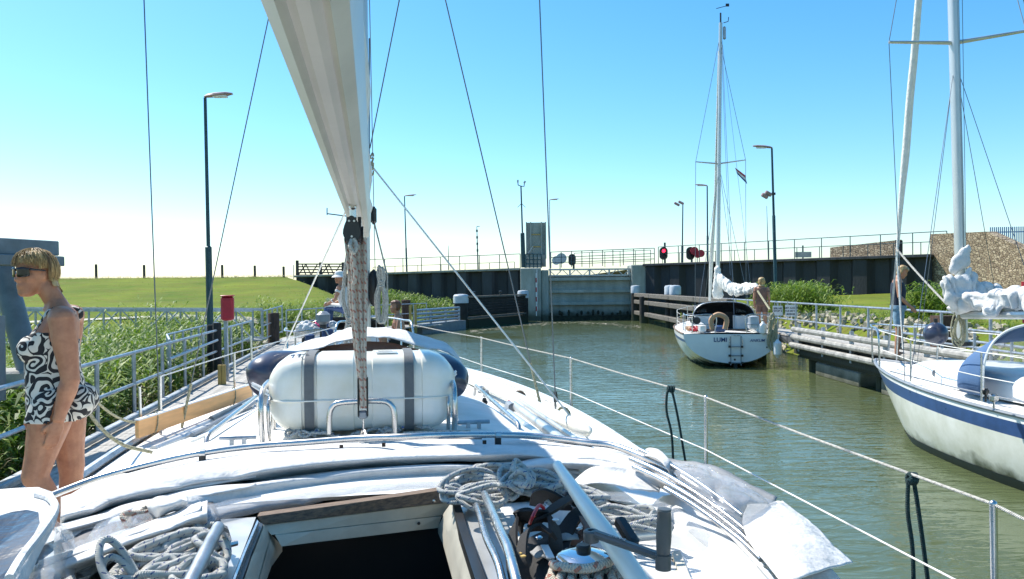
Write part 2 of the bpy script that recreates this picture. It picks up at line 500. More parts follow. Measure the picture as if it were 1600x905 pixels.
def stone_mat():
    m = bpy.data.materials.new('rubble_stone'); m.use_nodes = True
    nt = m.node_tree; bs = nt.nodes['Principled BSDF']; bs.inputs['Roughness'].default_value = .9
    tc = _n(nt, 'ShaderNodeTexCoord'); mp = _n(nt, 'ShaderNodeMapping'); mp.inputs['Scale'].default_value = (5.2, 5.2, 10)
    nt.links.new(tc.outputs['Object'], mp.inputs[0])
    vo = _n(nt, 'ShaderNodeTexVoronoi'); vo.inputs['Scale'].default_value = 1.0
    ve = _n(nt, 'ShaderNodeTexVoronoi'); ve.feature = 'DISTANCE_TO_EDGE'; ve.inputs['Scale'].default_value = 1.0
    nt.links.new(mp.outputs[0], vo.inputs['Vector']); nt.links.new(mp.outputs[0], ve.inputs['Vector'])
    sp = _n(nt, 'ShaderNodeSeparateColor'); nt.links.new(vo.outputs['Color'], sp.inputs[0])
    cr = _n(nt, 'ShaderNodeValToRGB'); e = cr.color_ramp.elements
    e[0].color = (.22, .16, .10, 1); e[1].color = (.46, .37, .25, 1); k = e.new(.5); k.color = (.33, .255, .165, 1)
    nt.links.new(sp.outputs[0], cr.inputs[0])
    c2 = _n(nt, 'ShaderNodeValToRGB'); c2.color_ramp.elements[1].position = .10
    nt.links.new(ve.outputs[0], c2.inputs[0])
    mx = _n(nt, 'ShaderNodeMix', data_type='RGBA'); nt.links.new(c2.outputs[0], mx.inputs[0])
    mx.inputs[6].default_value = (.15, .11, .08, 1); nt.links.new(cr.outputs[0], mx.inputs[7])
    nt.links.new(mx.outputs[2], bs.inputs['Base Color'])
    bp = _n(nt, 'ShaderNodeBump'); bp.inputs['Strength'].default_value = 1; bp.inputs['Distance'].default_value = .05
    nt.links.new(c2.outputs[0], bp.inputs['Height']); nt.links.new(bp.outputs[0], bs.inputs['Normal'])
    return m
M['stone'] = stone_mat()
def algae(m, z0, col=(.03, .038, .015), soft=.25):
    """weed and damp below the high-water mark, by world height"""
    nt = m.node_tree; bs = nt.nodes['Principled BSDF']; l = [k for k in nt.links if k.to_socket == bs.inputs['Base Color']][0]; src = l.from_socket
    g = _n(nt, 'ShaderNodeNewGeometry'); sp = _n(nt, 'ShaderNodeSeparateXYZ'); nt.links.new(g.outputs['Position'], sp.inputs[0])
    nz = _n(nt, 'ShaderNodeTexNoise'); nz.inputs['Scale'].default_value = 2.5; nz.inputs['Detail'].default_value = 6; nt.links.new(g.outputs['Position'], nz.inputs['Vector'])
    ad = _n(nt, 'ShaderNodeMath', operation='MULTIPLY_ADD'); nt.links.new(nz.outputs[0], ad.inputs[0]); ad.inputs[1].default_value = .7; nt.links.new(sp.outputs[2], ad.inputs[2])
    mr = _n(nt, 'ShaderNodeMapRange'); mr.inputs['From Min'].default_value = z0 + .35 - soft; mr.inputs['From Max'].default_value = z0 + .35 + soft; mr.inputs['To Min'].default_value = .88; mr.inputs['To Max'].default_value = 0
    nt.links.new(ad.outputs[0], mr.inputs[0])
    mx = _n(nt, 'ShaderNodeMix', data_type='RGBA'); nt.links.new(mr.outputs[0], mx.inputs[0]); nt.links.new(src, mx.inputs[6]); mx.inputs[7].default_value = (*col, 1); nt.links.new(mx.outputs[2], bs.inputs['Base Color'])
for k_, z_ in (('gate', .55), ('conc', .22), ('pile', .6), ('pileg', .6), ('timber', .5), ('grtim', .3), ('hullr', .12)):
    algae(M[k_], z_, soft=.25 if k_ != 'hullr' else .10)
M['rock'] = mat('riprap_rock', (.46, .41, .30), .9, var=.4, scale=3, bump=.6, bscale=12, col2=(.24, .22, .16))
M['path'] = mat('shell_path', (.50, .46, .38), .9, var=.15, scale=1.5, bump=.3, bscale=30)
def water_mat():
    m = bpy.data.materials.new('canal_water'); m.use_nodes = True
    nt = m.node_tree; bs = nt.nodes['Principled BSDF']
    bs.inputs['Roughness'].default_value = .06; bs.inputs['IOR'].default_value = 1.33
    tc = _n(nt, 'ShaderNodeTexCoord')
    nz = _n(nt, 'ShaderNodeTexNoise'); nz.inputs['Scale'].default_value = .25; nz.inputs['Detail'].default_value = 4
    nt.links.new(tc.outputs['Object'], nz.inputs['Vector'])
    cr = _n(nt, 'ShaderNodeValToRGB'); cr.color_ramp.elements[0].color = (.078, .100, .042, 1); cr.color_ramp.elements[1].color = (.100, .124, .058, 1)
    nt.links.new(nz.outputs[0], cr.inputs[0]); nt.links.new(cr.outputs[0], bs.inputs['Base Color'])
    mp = _n(nt, 'ShaderNodeMapping'); mp.inputs['Scale'].default_value = (.55, 1.5, 1); mp.inputs['Rotation'].default_value = (0, 0, R(-14))
    nt.links.new(tc.outputs['Object'], mp.inputs[0])
    n1 = _n(nt, 'ShaderNodeTexNoise'); n1.inputs['Scale'].default_value = 3.2; n1.inputs['Detail'].default_value = 3; n1.inputs['Roughness'].default_value = .55; n1.inputs['Distortion'].default_value = .6
    n3 = _n(nt, 'ShaderNodeTexNoise'); n3.inputs['Scale'].default_value = .22; n3.inputs['Detail'].default_value = 2
    nt.links.new(mp.outputs[0], n1.inputs['Vector']); nt.links.new(tc.outputs['Object'], n3.inputs['Vector'])
    mr = _n(nt, 'ShaderNodeMapRange'); mr.inputs['From Min'].default_value = .36; mr.inputs['From Max'].default_value = .62; mr.inputs['To Min'].default_value = .25; mr.inputs['To Max'].default_value = 1
    nt.links.new(n3.outputs[0], mr.inputs[0])
    bp = _n(nt, 'ShaderNodeBump'); bp.inputs['Distance'].default_value = .052
    nt.links.new(mr.outputs[0], bp.inputs['Strength']); nt.links.new(n1.outputs[0], bp.inputs['Height']); nt.links.new(bp.outputs[0], bs.inputs['Normal'])
    return m
M['water'] = water_mat()
# ================================================================ THE SETTING: water, land
mb = MB(); mb.addv((-900, -60, 0)); mb.addv((900, -60, 0)); mb.addv((900, 1500, 0)); mb.addv((-900, 1500, 0)); mb.addf((0, 1, 2, 3))
struct('water', mb, M['water'], 0)

SHL = [Vector(p).xy for p in (B(-4.3, -12, 0), B(-4.3, 20, 0), B(-4.5, 31, 0), (-4.9, 48, 0), (-3.6, 56, 0), (-2.0, 60, 0))]
def dist_left(x, y):
    best = 1e9; sgn = 1
    p = Vector((x, y))
    for a, b in zip(SHL, SHL[1:]):
        d = b - a; k = max(0, min(1, (p - a).dot(d) / d.length_squared)); q = a + d * k
        dd = (p - q).length
        if dd < best:
            best = dd; sgn = 1 if (d.x * (p - a).y - d.y * (p - a).x) > 0 else -1
    return best * sgn
YS = [0, 12, 20, 25, 30, 34, 40, 45, 52, 58, 64, 70, 200]
ZS = [.35, .5, .7, .95, 1.25, 1.48, 1.62, 1.75, 2.25, 2.85, 3.3, 3.32, 3.3]
def zl(x, y):
    d = dist_left(x, y)
    if d < 0: return max(-.8, d * .5)
    w = lerp(4.5, 13, sstep(y, 44, 58))
    z = interp(y, YS, ZS) * sstep(d, -.8, w) + .02
    if y > 38: z = min(z, interp(x * 62 / y, [-17.6, -12.7, -9.8, -6], [3.35, 1.40, .80, .3]) + 1.2 * (1 - sstep(y, 38, 47)))
    return z
def wall_y(x):  # y of the left sheet pile wall
    return interp(x, [-17.2, .7], [64.2, 56.6])
mb = MB()
xs = np.concatenate([np.linspace(-160, -40, 16), np.linspace(-37, -1, 61)]); ys = np.concatenate([np.linspace(-14, 26, 34), np.linspace(27, 72, 76), np.linspace(76, 220, 12)])
ids = {}
for i, x in enumerate(xs):
    for j, y in enumerate(ys):
        z = zl(x, y)
        z += (.05 * noise.noise(Vector((x * .5, y * .5, 0))) + .045 * noise.noise(Vector((x * 1.7, y * 1.3, 5)))) * (1 if z > .3 else 0)
        ids[i, j] = mb.addv((x, y, z))
for i in range(len(xs) - 1):
    for j in range(len(ys) - 1):
        if xs[i] > -16.8 and ys[j] > wall_y(xs[i]) + .3: continue
        mb.addf((ids[i, j], ids[i + 1, j], ids[i + 1, j + 1], ids[i, j + 1]))
struct('grass_bank', mb, M['grass'], 60)

def zr(x, y):
    d = x - interp(y, [0, 34, 55], [9.5, 9.7, 10.6])
    if d < 0: return max(-.8, d * .6)
    return interp(d, [0, 1.4, 2.4, 6, 12, 20], [-.05, 1.15, 1.35, 1.6, 1.95, 2.3]) + .02
mb = MB()
xs = np.concatenate([np.linspace(8.2, 30, 50), np.linspace(32, 160, 14)]); ys = np.linspace(-10, 62, 60); ids = {}
for i, x in enumerate(xs):
    for j, y in enumerate(ys):
        ids[i, j] = mb.addv((x, y, zr(x, y) + .05 * noise.noise(Vector((x * .6, y * .6, 3)))))
for i in range(len(xs) - 1):
    for j in range(len(ys) - 1):
        if ys[j] > interp(xs[i], [9.2, 21.6, 40], [56.5, 42.5, 40]): continue
        mb.addf((ids[i, j], ids[i + 1, j], ids[i + 1, j + 1], ids[i, j + 1]))
struct('grass_lawn', mb, M['grass'], 60)
# land behind the walls
mb = MB()
poly = [(-17, 64.6, 3.2), (.6, 56.9, 3.45), (.6, 120, 3.45), (-17, 120, 3.3)]
for p in poly: mb.addv(p)
mb.addf((0, 1, 2, 3))
struct('quay_ground', mb, M['conc'], 0)
mb = MB()
for p in [(9.6, 56, 3.7), (21.8, 42.6, 3.8), (60, 41, 3.8), (60, 120, 3.8), (9.6, 120, 3.7)]: mb.addv(p)
mb.addf((0, 1, 2, 3, 4))
struct('quay_ground', mb, M['conc'], 0)
# footpath over the bank
def ribbon(pts, w, zf, dz, mb):
    P = spline([Vector((p[0], p[1], 0)) for p in pts], 10); pr = None
    for i, p in enumerate(P):
        d = (P[min(i + 1, len(P) - 1)] - P[max(i - 1, 0)]).normalized(); nrm = Vector((-d.y, d.x, 0))
        row = [mb.addv((q.x, q.y, zf(q.x, q.y) + dz)) for q in (p + nrm * w * k for k in (-.5, -.25, 0, .25, .5))]
        if pr:
            for k in range(4): mb.addf((pr[k], pr[k + 1], row[k + 1], row[k]))
        pr = row
mb = MB()
ribbon([(-26, 26), (-14.5, 30.5), (-11, 34), (-9.4, 37.5), (-8.7, 41)], .7, zl, .07, mb)
struct('footpath', mb, M['path'], 60)

# ---------------------------------------------------------------- reeds and leafy clumps
def reeds(name, fn, n, hmin, hmax, seed, m, leafw=.024, leafl=.42, kind='stuff', nl=9, lab=None):
    """fn(rng) -> x, y, z of a stem foot; each stem bears arching leaf blades"""
    r = np.random.default_rng(seed)
    V = []; Fc = []
    for i in range(n):
        x, y, z = fn(r); h = r.uniform(hmin, hmax); ln = r.uniform(0, .28) * h; la = r.uniform(0, 2 * PI)
        lx, ly = math.cos(la) * ln, math.sin(la) * ln
        b = len(V); w = .006
        V += [(x - w, y, z), (x + w, y, z), (x + lx, y + ly, z + h)]
        Fc.append((b, b + 1, b + 2))
        for k in range(nl):
            u = (k + .6 + r.uniform(0, .6)) / (nl + .6); u = u ** .8
            px, py, pz = x + lx * u, y + ly * u, z + h * u
            a = r.uniform(0, 2 * PI); L = leafl * r.uniform(.6, 1.25) * (1.15 - .45 * u); w = leafw * r.uniform(.6, 1.2)
            dx, dy = math.cos(a), math.sin(a); nx, ny = -dy * w / 2, dx * w / 2
            rise = r.uniform(.35, 1.0); dr = r.uniform(.1, .75)
            m1 = (px + dx * L * .45, py + dy * L * .45, pz + L * .45 * rise); m2 = (px + dx * L * .9, py + dy * L * .9, pz + L * (.62 * rise - dr * .5))
            b = len(V)
            V += [(px, py, pz), (m1[0] + nx, m1[1] + ny, m1[2]), (m1[0] - nx, m1[1] - ny, m1[2]), m2]
            Fc += [(b, b + 1, b + 2), (b + 1, b + 3, b + 2)]
    me = bpy.data.meshes.new(name); me.from_pydata(V, [], Fc); me.materials.append(m); me.update()
    o = bpy.data.objects.new(name, me); COL.objects.link(o)
    return tag(o, lab, None, None, kind)
def f_near(r):
    while True:
        t = r.uniform(3, 30) if r.random() < .75 else r.uniform(3, 14)
        d = abs(r.normal(0, 1.25)) + r.uniform(0, 1.0)
        if d > 4.6: continue
        s = -4.15 - d
        p = B(s, t, 0)
        if Vector((p.x + 8.0, p.y - 21)).length < .0: continue
        return p.x, p.y, max(zl(p.x, p.y) - .15, -.05)
reeds('reed_bed', f_near, 6800, .55, 1.38, 5, M['reed'], .050, .46)
def f_dry(r):
    p = B(-4.1 - abs(r.normal(0, .5)), r.uniform(4, 26), 0)
    return p.x, p.y, -.05
reeds('dry_reed_stalks', f_dry, 500, .3, .8, 8, M['reeddry'], .014, .3)
def f_mid(r):
    p = Vector((-10.5, 34, 0)).lerp(Vector((-6.2, 47, 0)), r.random()) + Vector((r.normal(0, .7), r.normal(0, .7), 0))
    return p.x, p.y, max(zl(p.x, p.y) - .1, 0)
reeds('shore_reeds', f_mid, 800, .4, .9, 6, M['reed'], .05, .5)
def f_far(r):
    x = r.uniform(-9.5, -3.9); y = interp(x, [-9.5, -3.9], [57, 52.5]) + r.normal(0, 1.2)
    return x, y, max(zl(x, y) - .2, -.05)
reeds('far_reed_clump', f_far, 900, .9, 1.7, 9, M['reed'], .06, .6)
def f_r1(r):
    return (r.normal(11.75, .5), r.normal(33, 1.2), 1.0)
reeds('bank_reed_clump', f_r1, 700, 1.0, 1.5, 12, M['reed'], .045, .55)
def f_r2(r):
    x = r.normal(12.6, .35); y = r.normal(24, .6)
    return (x, y, zr(x, y) - .1)
reeds('bank_weed_clump', f_r2, 330, .45, 1.15, 13, M['reed'], .045, .45)
def f_r3(r):
    x = r.normal(11.9, .35); y = r.uniform(14, 40)
    return (x, y, zr(x, y) - .1)
reeds('bank_edge_weeds', f_r3, 300, .15, .4, 14, M['reed'], .03, .3)
def f_dike(r):
    y = r.uniform(44, 66); x = r.uniform(-60, -14) if r.random() < .8 else r.uniform(-14, -8)
    return (x, y, zl(x, y) - .03)
def f_crest(r):
    x = r.uniform(-56, -17); return (x, r.uniform(61.5, 65), 3.26)
reeds('crest_grass_tufts', f_crest, 1300, .05, .22, 16, M['reeddry'], .03, .16, nl=4)
reeds('rough_grass_tufts', f_dike, 1800, .04, .14, 15, M['reed'], .02, .12, nl=4)

# riprap of the right bank
mb = MB(); r = np.random.default_rng(4)
for i in range(1100):
    y = r.uniform(8, 40); d = r.uniform(-.1, 2.1); x = interp(y, [0, 34, 55], [9.5, 9.7, 10.6]) + d
    s = r.uniform(.08, .21); q = Euler(r.uniform(0, 6, 3)).to_matrix()
    c = Vector((x, y, zr(x, y) + s * .2)); n = len(mb.v)
    for k in range(8):
        c8 = Vector(((k & 1) * 2 - 1, (k >> 1 & 1) * 2 - 1, (k >> 2) * 2 - 1)) * s * .5
        mb.addv(c + q @ Vector((c8.x * r.uniform(.6, 1.25), c8.y * r.uniform(.5, 1.1), c8.z * r.uniform(.5, 1))))
    for fc in ((0, 2, 3, 1), (4, 5, 7, 6), (0, 1, 5, 4), (1, 3, 7, 5), (3, 2, 6, 7), (2, 0, 4, 6)): mb.addf([n + k for k in fc])
o = struct('riprap_rocks', mb, M['rock'], 20); o['kind'] = 'stuff'
mb = MB()
for i in range(260):
    t = r.uniform(20, 33); p = B(-4.25 - r.uniform(0, .9), t, 0); s = r.uniform(.12, .3); q = Euler(r.uniform(0, 6, 3)).to_matrix()
    c = Vector((p.x, p.y, max(zl(p.x, p.y), .05) + s * .2)); n = len(mb.v)
    for k in range(8):
        c8 = Vector(((k & 1) * 2 - 1, (k >> 1 & 1) * 2 - 1, (k >> 2) * 2 - 1)) * s * .5
        mb.addv(c + q @ Vector((c8.x * r.uniform(.6, 1.25), c8.y * r.uniform(.5, 1.1), c8.z * r.uniform(.5, 1))))
    for fc in ((0, 2, 3, 1), (4, 5, 7, 6), (0, 1, 5, 4), (1, 3, 7, 5), (3, 2, 6, 7), (2, 0, 4, 6)): mb.addf([n + k for k in fc])
o = struct('shore_rocks', mb, M['rock'], 20); o['kind'] = 'stuff'

# ================================================================ SHEET PILE WALLS, GATE
def pile_wall(name, a, b, za, zb, pitch, label, m1, m2, z0=-1.0, capm=None):
    a, b = Vector(a), Vector(b); d = (b - a); L = d.length; d.normalize(); nrm = Vector((d.y, -d.x, 0))
    if nrm.y > 0: nrm = -nrm
    rt = root(name, (a.x, a.y, z0), 0, label, 'sheet pile wall')
    n = int(L / pitch); pitch = L / n; dep = .34
    for i in range(n):
        p0 = a + d * pitch * i; k = (i + .5) / n; zt = lerp(za, zb, k)
        mbp = MB(); out = dep if i % 2 == 0 else 0; inn = 0 if i % 2 == 0 else dep
        prof = [(0, .5 * dep), (.14, out), (.86, out), (1, .5 * dep), (1, .5 * dep - .06), (.84, out - .06), (.16, out - .06), (0, .5 * dep - .06)]
        mbp.prism([p0 + d * pitch * (u * .995 + .002) + nrm * o_ + Vector((0, 0, z0)) for u, o_ in prof], (0, 0, zt - z0))
        part('sheet_pile', mbp, m1 if i % 2 == 0 else m2, rt, 20)
    cp = MB(); q0 = a + nrm * .18; q1 = b + nrm * .18
    cp.beam(Vector((q0.x, q0.y, za + .08)), Vector((q1.x, q1.y, zb + .08)), .62, .16, bev=.02)
    part('capping_beam', cp, capm or M['conc'], rt)
    return rt
pile_wall('sheet_pile_wall', (-17.2, 64.2, 0), (.7, 56.6, 0), 3.25, 3.53, .98, 'long dark grey corrugated sheet pile wall left of the lock gate', M['pileg'], M['pile'])
pile_wall('sheet_pile_wall', (9.42, 55.7, 0), (21.7, 41.2, 0), 3.72, 3.72, 1.05, 'tall black sheet pile wall right of the lock gate behind the moored yacht', M['pile'], M['pile'], capm=M['pileg'])

GD = 56.3
def gx(px): return at(px, 446, GD).x
def gzz(px, py): return at(px, py, GD).z
# concrete pillars either side of the gate
def gate_pillar(x0, x1, ztop, y0, label, groove):
    rt = root('gate_pillar', ((x0 + x1) / 2, y0 + 1, -1), 0, label, 'lock pillar')
    mb = MB(); mb.box(((x0 + x1) / 2, y0 + 1.2, (ztop - 1) / 2), (x1 - x0, 2.4, ztop + 1), bev=.05)
    part('concrete_shaft', mb, M['gate'], rt)
    return rt
zt = gzz(835, 419)
p = gate_pillar(gx(813), gx(845), zt, GD - .8, 'grey concrete pillar left of the lock gate carrying the bridge machinery', True)
mb = MB()
mb.box((gx(838.5), GD - .84, zt / 2 + .3), (.10, .06, zt - .8)); part('guide_rail', mb, M['galv'], p)
g = MB(); x = gx(837.2)
for k in range(9):
    g.m = k % 2; g.box((x, GD - .90, .5 + k * .33), (.07, .02, .33))
part('water_gauge', g, [M['signw'], M['red']], p)
p2 = gate_pillar(gx(845.4), gx(857), zt - .15, GD - .35, 'narrow grey steel post right beside the left lock pillar', False)
gate_pillar(gx(985), gx(1011), gzz(998, 414), GD - .8, 'grey concrete pillar right of the lock gate next to the black wall', False)
# the gate
x0, x1 = gx(857.5), gx(984.5); ztg = gzz(920, 431)
gt = root('lock_gate', ((x0 + x1) / 2, GD, 0), 0, 'closed grey steel lock gate with three horizontal ribs between two pillars', 'lock gate')
mb = MB(); mb.box(((x0 + x1) / 2, GD + .35, ztg / 2 - .3), (x1 - x0, .3, ztg + .6)); part('skin_plate', mb, M['gate'], gt)
for py in (436.5, 455.5, 474.5):
    z = gzz(920, py); mb = MB()
    mb.box(((x0 + x1) / 2, GD + .02, z + .09), (x1 - x0, .36, .07)); mb.box(((x0 + x1) / 2, GD - .14, z + .02), (x1 - x0, .05, .20))
    part('horizontal_rib', mb, M['gate'], gt)
mb = MB(); mb.box(((x0 + x1) / 2, GD - .02, .12), (x1 - x0 + .0, .30, .34)); part('weedy_sill', mb, M['gated'], gt)
for i in range(14):
    mb = MB(); x = lerp(x0 + .2, x1 - .2, i / 13) + r.uniform(-.15, .15); mb.ball((x, GD - .19, .42 + r.uniform(-.05, .1)), (.10, .05, r.uniform(.08, .24)), 6)
    part('weed_tuft', mb, M['gated'], gt)
mb = MB(); za, zb = gzz(920, 431), gzz(920, 421)
mb.box(((x0 + x1) / 2, GD + .1, zb), (x1 - x0, .7, .1)); part('walkway', mb, M['galv'], gt)
for i in range(12):
    a0 = lerp(x0, x1, i / 12); a1 = lerp(x0, x1, (i + 1) / 12); mb = MB()
    mb.beam((a0, GD - .1, za if i % 2 else zb), (a1, GD - .1, zb if i % 2 else za), .05, .05)
    part('truss_brace', mb, M['galv'], gt)
mb = MB(); mb.box(((x0 + x1) / 2, GD - .1, za + .03), (x1 - x0, .09, .09)); part('truss_chord', mb, M['galv'], gt)
for i in range(5):
    mb = MB(); a0 = lerp(x0 + .1, x1 - .1, i / 4); mb.box((a0, GD - .15, (za + zb) / 2), (.12, .1, zb - za)); part('bracket', mb, M['galv'], gt)

# ---------------------------------------------------------------- railings
def railing(name, pts, h, n, label, rr=.02, m=None, rails=(1.0, .5), cat='railing', group=None, extra=None, posts=True):
    """posts with horizontal rails along a polyline of foot points"""
    m = m or M['galv']
    P = [Vector(p) for p in pts]; seg = [0]
    for a, b in zip(P, P[1:]): seg.append(seg[-1] + (b - a).length)
    def along(u):
        d = u * seg[-1]
        for i in range(len(P) - 1):
            if d <= seg[i + 1] + 1e-6: return P[i].lerp(P[i + 1], (d - seg[i]) / (seg[i + 1] - seg[i]))
        return P[-1]
    rt = root(name, P[0], 0, label, cat, group)
    mb = MB(); mb.tube([(0, 0, 0), (0, 0, h)], rr * 1.15, 8); me = mb.mesh('post', m)
    for i in range(n):
        inst('post', me, Matrix.Translation(along(i / (n - 1))), rt)
    for k in rails:
        mb = MB(); mb.tube([p + Vector((0, 0, h * k)) for p in P], rr, 8); part('rail', mb, m, rt)
    return rt
def g2(px, py, D): return at(px, py, D)
railing('railing', [(-11.2, 61.9, 3.5), (.6, 56.9, 3.65)], 1.05, 9, 'thin railing on top of the left sheet pile wall', .025, M['lampp'], (1.0, ))
railing('railing', [(-11.0, 63.4, 3.3), (-9, 62.6, 3.35), (.2, 59.2, 3.5)], .7, 7, 'second lower railing behind the one on the left wall', .02, M['lampp'], (1.0, ))
zc = gzz(920, 419)
railing('railing', [(gx(861), GD - .1, gzz(861, 419)), (gx(1022), GD - .2, gzz(1022, 413))], 1.12, 11, 'dark railing with three rails over the lock gate walkway', .024, M['lampp'], (1.0, .66, .33))
railing('railing', [(gx(900), GD + 1.3, gzz(900, 419)), (gx(1022), GD + 1.3, gzz(1022, 414))], 1.1, 6, 'rear railing of the lock gate walkway', .02, M['lampp'], (1.0, .6, .3))
railing('railing', [(gx(822), GD + .2, zt), (gx(846), GD + .2, zt)], 1.0, 5, 'short dark railing on the left lock pillar under the raised bridge', .04, M['lampp'], (1.0, .6, .3))
railing('railing', [(10.1, 55.1, 3.87), (22.3, 41.0, 3.9)], 1.15, 12, 'long thin railing on top of the black wall', .022, M['lampp'], (1.0, ))
railing('railing', [(10.6, 56.3, 3.9), (23.3, 42.6, 3.9)], .72, 14, 'lower railing behind the long one on the black wall', .02, M['lampp'], (1.0, ))

# ---------------------------------------------------------------- raised bridge
D = 61.0
bz0, bz1 = at(835, 404, D).z, at(835, 348, D).z; bx0, bx1 = at(822, 400, D).x, at(853.5, 400, D).x
rt = root('raised_bridge', ((bx0 + bx1) / 2, D, 3.4), 0, 'grey bridge leaf standing upright above the left lock pillar', 'drawbridge')
mb = MB(); mb.box(((bx0 + bx1) / 2, D, (bz0 + bz1) / 2), (bx1 - bx0 - .1, .14, bz1 - bz0)); part('bridge_deck', mb, M['gate'], rt)
for x in (bx0 + .04, bx0 + .36, bx1 - .36, bx1 - .04):
    mb = MB(); mb.box((x, D - .14, (bz0 + bz1) / 2), (.09, .2, bz1 - bz0 + .05)); part('main_girder', mb, M['gate'], rt)
for k in (.33, .67):
    mb = MB(); mb.box(((bx0 + bx1) / 2, D - .12, lerp(bz0, bz1, k)), (bx1 - bx0 - .8, .06, .07)); part('cross_girder', mb, M['yel'], rt)
mb = MB(); mb.beam(at(824, 398, D - .4), at(833, 384, D - .4), .06, .06); part('lifting_strut', mb, M['galv'], rt)
mb = MB(); mb.box(((bx0 + bx1) / 2 - .3, D - .6, bz0 - .3), (1.3, .8, .8)); mb.box((bx1 - .2, D - .4, bz0 - .2), (.3, .5, .9)); part('machinery_box', mb, M['conc'], rt)

# ---------------------------------------------------------------- lamp posts, masts
def lamp_post(px, pytop, pbx, zbase, D, label, side=1, head=.75, rlow=.075, rup=.045, lowh=2.2, pole=None, fix=None, group='tall lamp posts round the lock'):
    top = at(px, pytop, D); bx = at(pbx, 446, D).x; base = Vector((bx, D, zbase))
    rt = root('lamp_post', base, 0, label, 'lamp post', group)
    d = top - base; k = min(.9, lowh / d.length)
    mb = MB(); mb.tube([base, base + d * k, base + d * (k + .004), top], [rlow, rlow, rup, rup * .8], 10); part('pole', mb, pole or M['lampp'], rt)
    if side:
        mb = MB(); w = head; c = top + Vector((side * w * .12, 0, .03))
        ring = []
        for u, hw, hh in ((-.14, .05, .04), (0, .09, .07), (.3, .13, .085), (.75, .13, .07), (1.0, .07, .03)):
            cx = c + Vector((side * w * u, 0, .10 * u * w)); ring.append([cx + Vector((0, hw * math.cos(a), hh * math.sin(a) * (1 if math.sin(a) > 0 else .35))) for a in np.linspace(0, 2 * PI, 10, endpoint=False)])
        mb.loft(ring); part('lamp_head', mb, M['lamph'], rt)
        mb = MB(); mb.box(c + Vector((side * w * .5, 0, .0)), (w * .55, .17, .04)); part('lamp_glass', mb, M['signw'], rt)
    if fix: fix(rt, top)
    return rt
lamp_post(320.5, 153, 329, -.4, 20.5, 'nearest tall lamp post standing behind the left jetty railing', 1, .62, .085, .05, 3.9)
lamp_post(632, 307, 636, 3.3, 64, 'lamp post behind the left sheet pile wall, seen between the stays', 1, .85, .07, .055)
lamp_post(858.5, 313, 860, 3.4, 78, 'slender pale lamp post behind the lock gate', 1, .85, .06, .05, pole=M['galv'])
lamp_post(1105, 291, 1106, 3.6, 56, 'lamp post with its head pointing left, just left of the small yacht\'s mast', -1, .75, .07, .055)
def floods(rt, top):
    for k, (dx, dz) in enumerate(((-.15, 0), (-.45, -.10))):
        mb = MB(); q = Euler((R(20), R(28), 0)).to_matrix(); mb.box(top + Vector((dx, -.1, dz)), (.42, .22, .16), q, .03); part('floodlight', mb, M['lamph'], rt)
lamp_post(1067, 317, 1066, 3.6, 57, 'short pole with a pair of floodlights above the red signal disc', 0, rlow=.085, rup=.05, lowh=1.6, fix=floods)
def midfl(rt, top):
    b = at(1203, 303, 35)
    for dx, dz in ((0, 0), (-.16, -.1)):
        mb = MB(); q = Euler((R(20), R(30), 0)).to_matrix(); mb.box(b + Vector((dx - .1, -.1, dz)), (.30, .2, .17), q, .03); part('floodlight', mb, M['lamph'], rt)
    mb = MB(); mb.box(b + Vector((.15, 0, 0)), (.16, .12, .10)); part('bracket', mb, M['black'], rt)
lamp_post(1206, 232, 1213, .8, 35, 'tall lamp post with two floodlights halfway up, right of the small yacht', -1, .74, .075, .055, 4.6, fix=midfl)
# weather mast
rt = root('weather_mast', at(818, 418, GD + .6), 0, 'dark mast with two wind sensors beside the raised bridge', 'weather mast')
b = at(818, 418, GD + .6); tp = at(814, 291, GD + .6)
mb = MB(); k = .42; mb.tube([b, b.lerp(tp, k), b.lerp(tp, k + .01), tp], [.17, .15, .06, .05], 10); part('pole', mb, M['lampp'], rt)
mb = MB(); mb.tube([tp + Vector((-.22, 0, .32)), tp + Vector((-.2, 0, .08)), tp, tp + Vector((.22, 0, -.02)), tp + Vector((.24, 0, .2))], .035, 6); part('crossarm', mb, M['lampp'], rt)
mb = MB(); mb.box(tp + Vector((-.22, 0, .36)), (.12, .12, .16)); mb.box(tp + Vector((.27, 0, .28)), (.12, .3, .16), Euler((0, R(40), 0)).to_matrix()); part('wind_sensor', mb, M['galv'], rt)
q = b.lerp(tp, .79)
for sg in (-1, 1):
    mb = MB(); mb.beam(q, q + Vector((sg * .28, 0, -.3)), .03, .03); part('brace', mb, M['lampp'], rt)
# distant masts
for px, py, pb, D, lab, w in ((745, 354, 747, 95, 'distant thin mast with a small pennant behind the left wall', .09), (700.5, 384, 701, 110, 'distant hair-thin mast left of the pennant mast behind the left wall', .07), (1198, 322, 1201, 80, 'faint thin pole behind the black wall beside the tall floodlit lamp post', .05)):
    b = at(pb, 422, D); tp = at(px, py, D)
    mb = MB(); mb.tube([b, b.lerp(tp, .5), tp], [w, w * .8, w * .4], 6)
    if px == 745:
        for k in (.45, .6, .75, .9): mb.box(b.lerp(tp, k), (.22, .1, .28))
        mb.tube([tp, tp + Vector((.35, 0, 0))], .04, 5)
    thing('distant_mast', mb, M['lampp'], lab, 'mast')
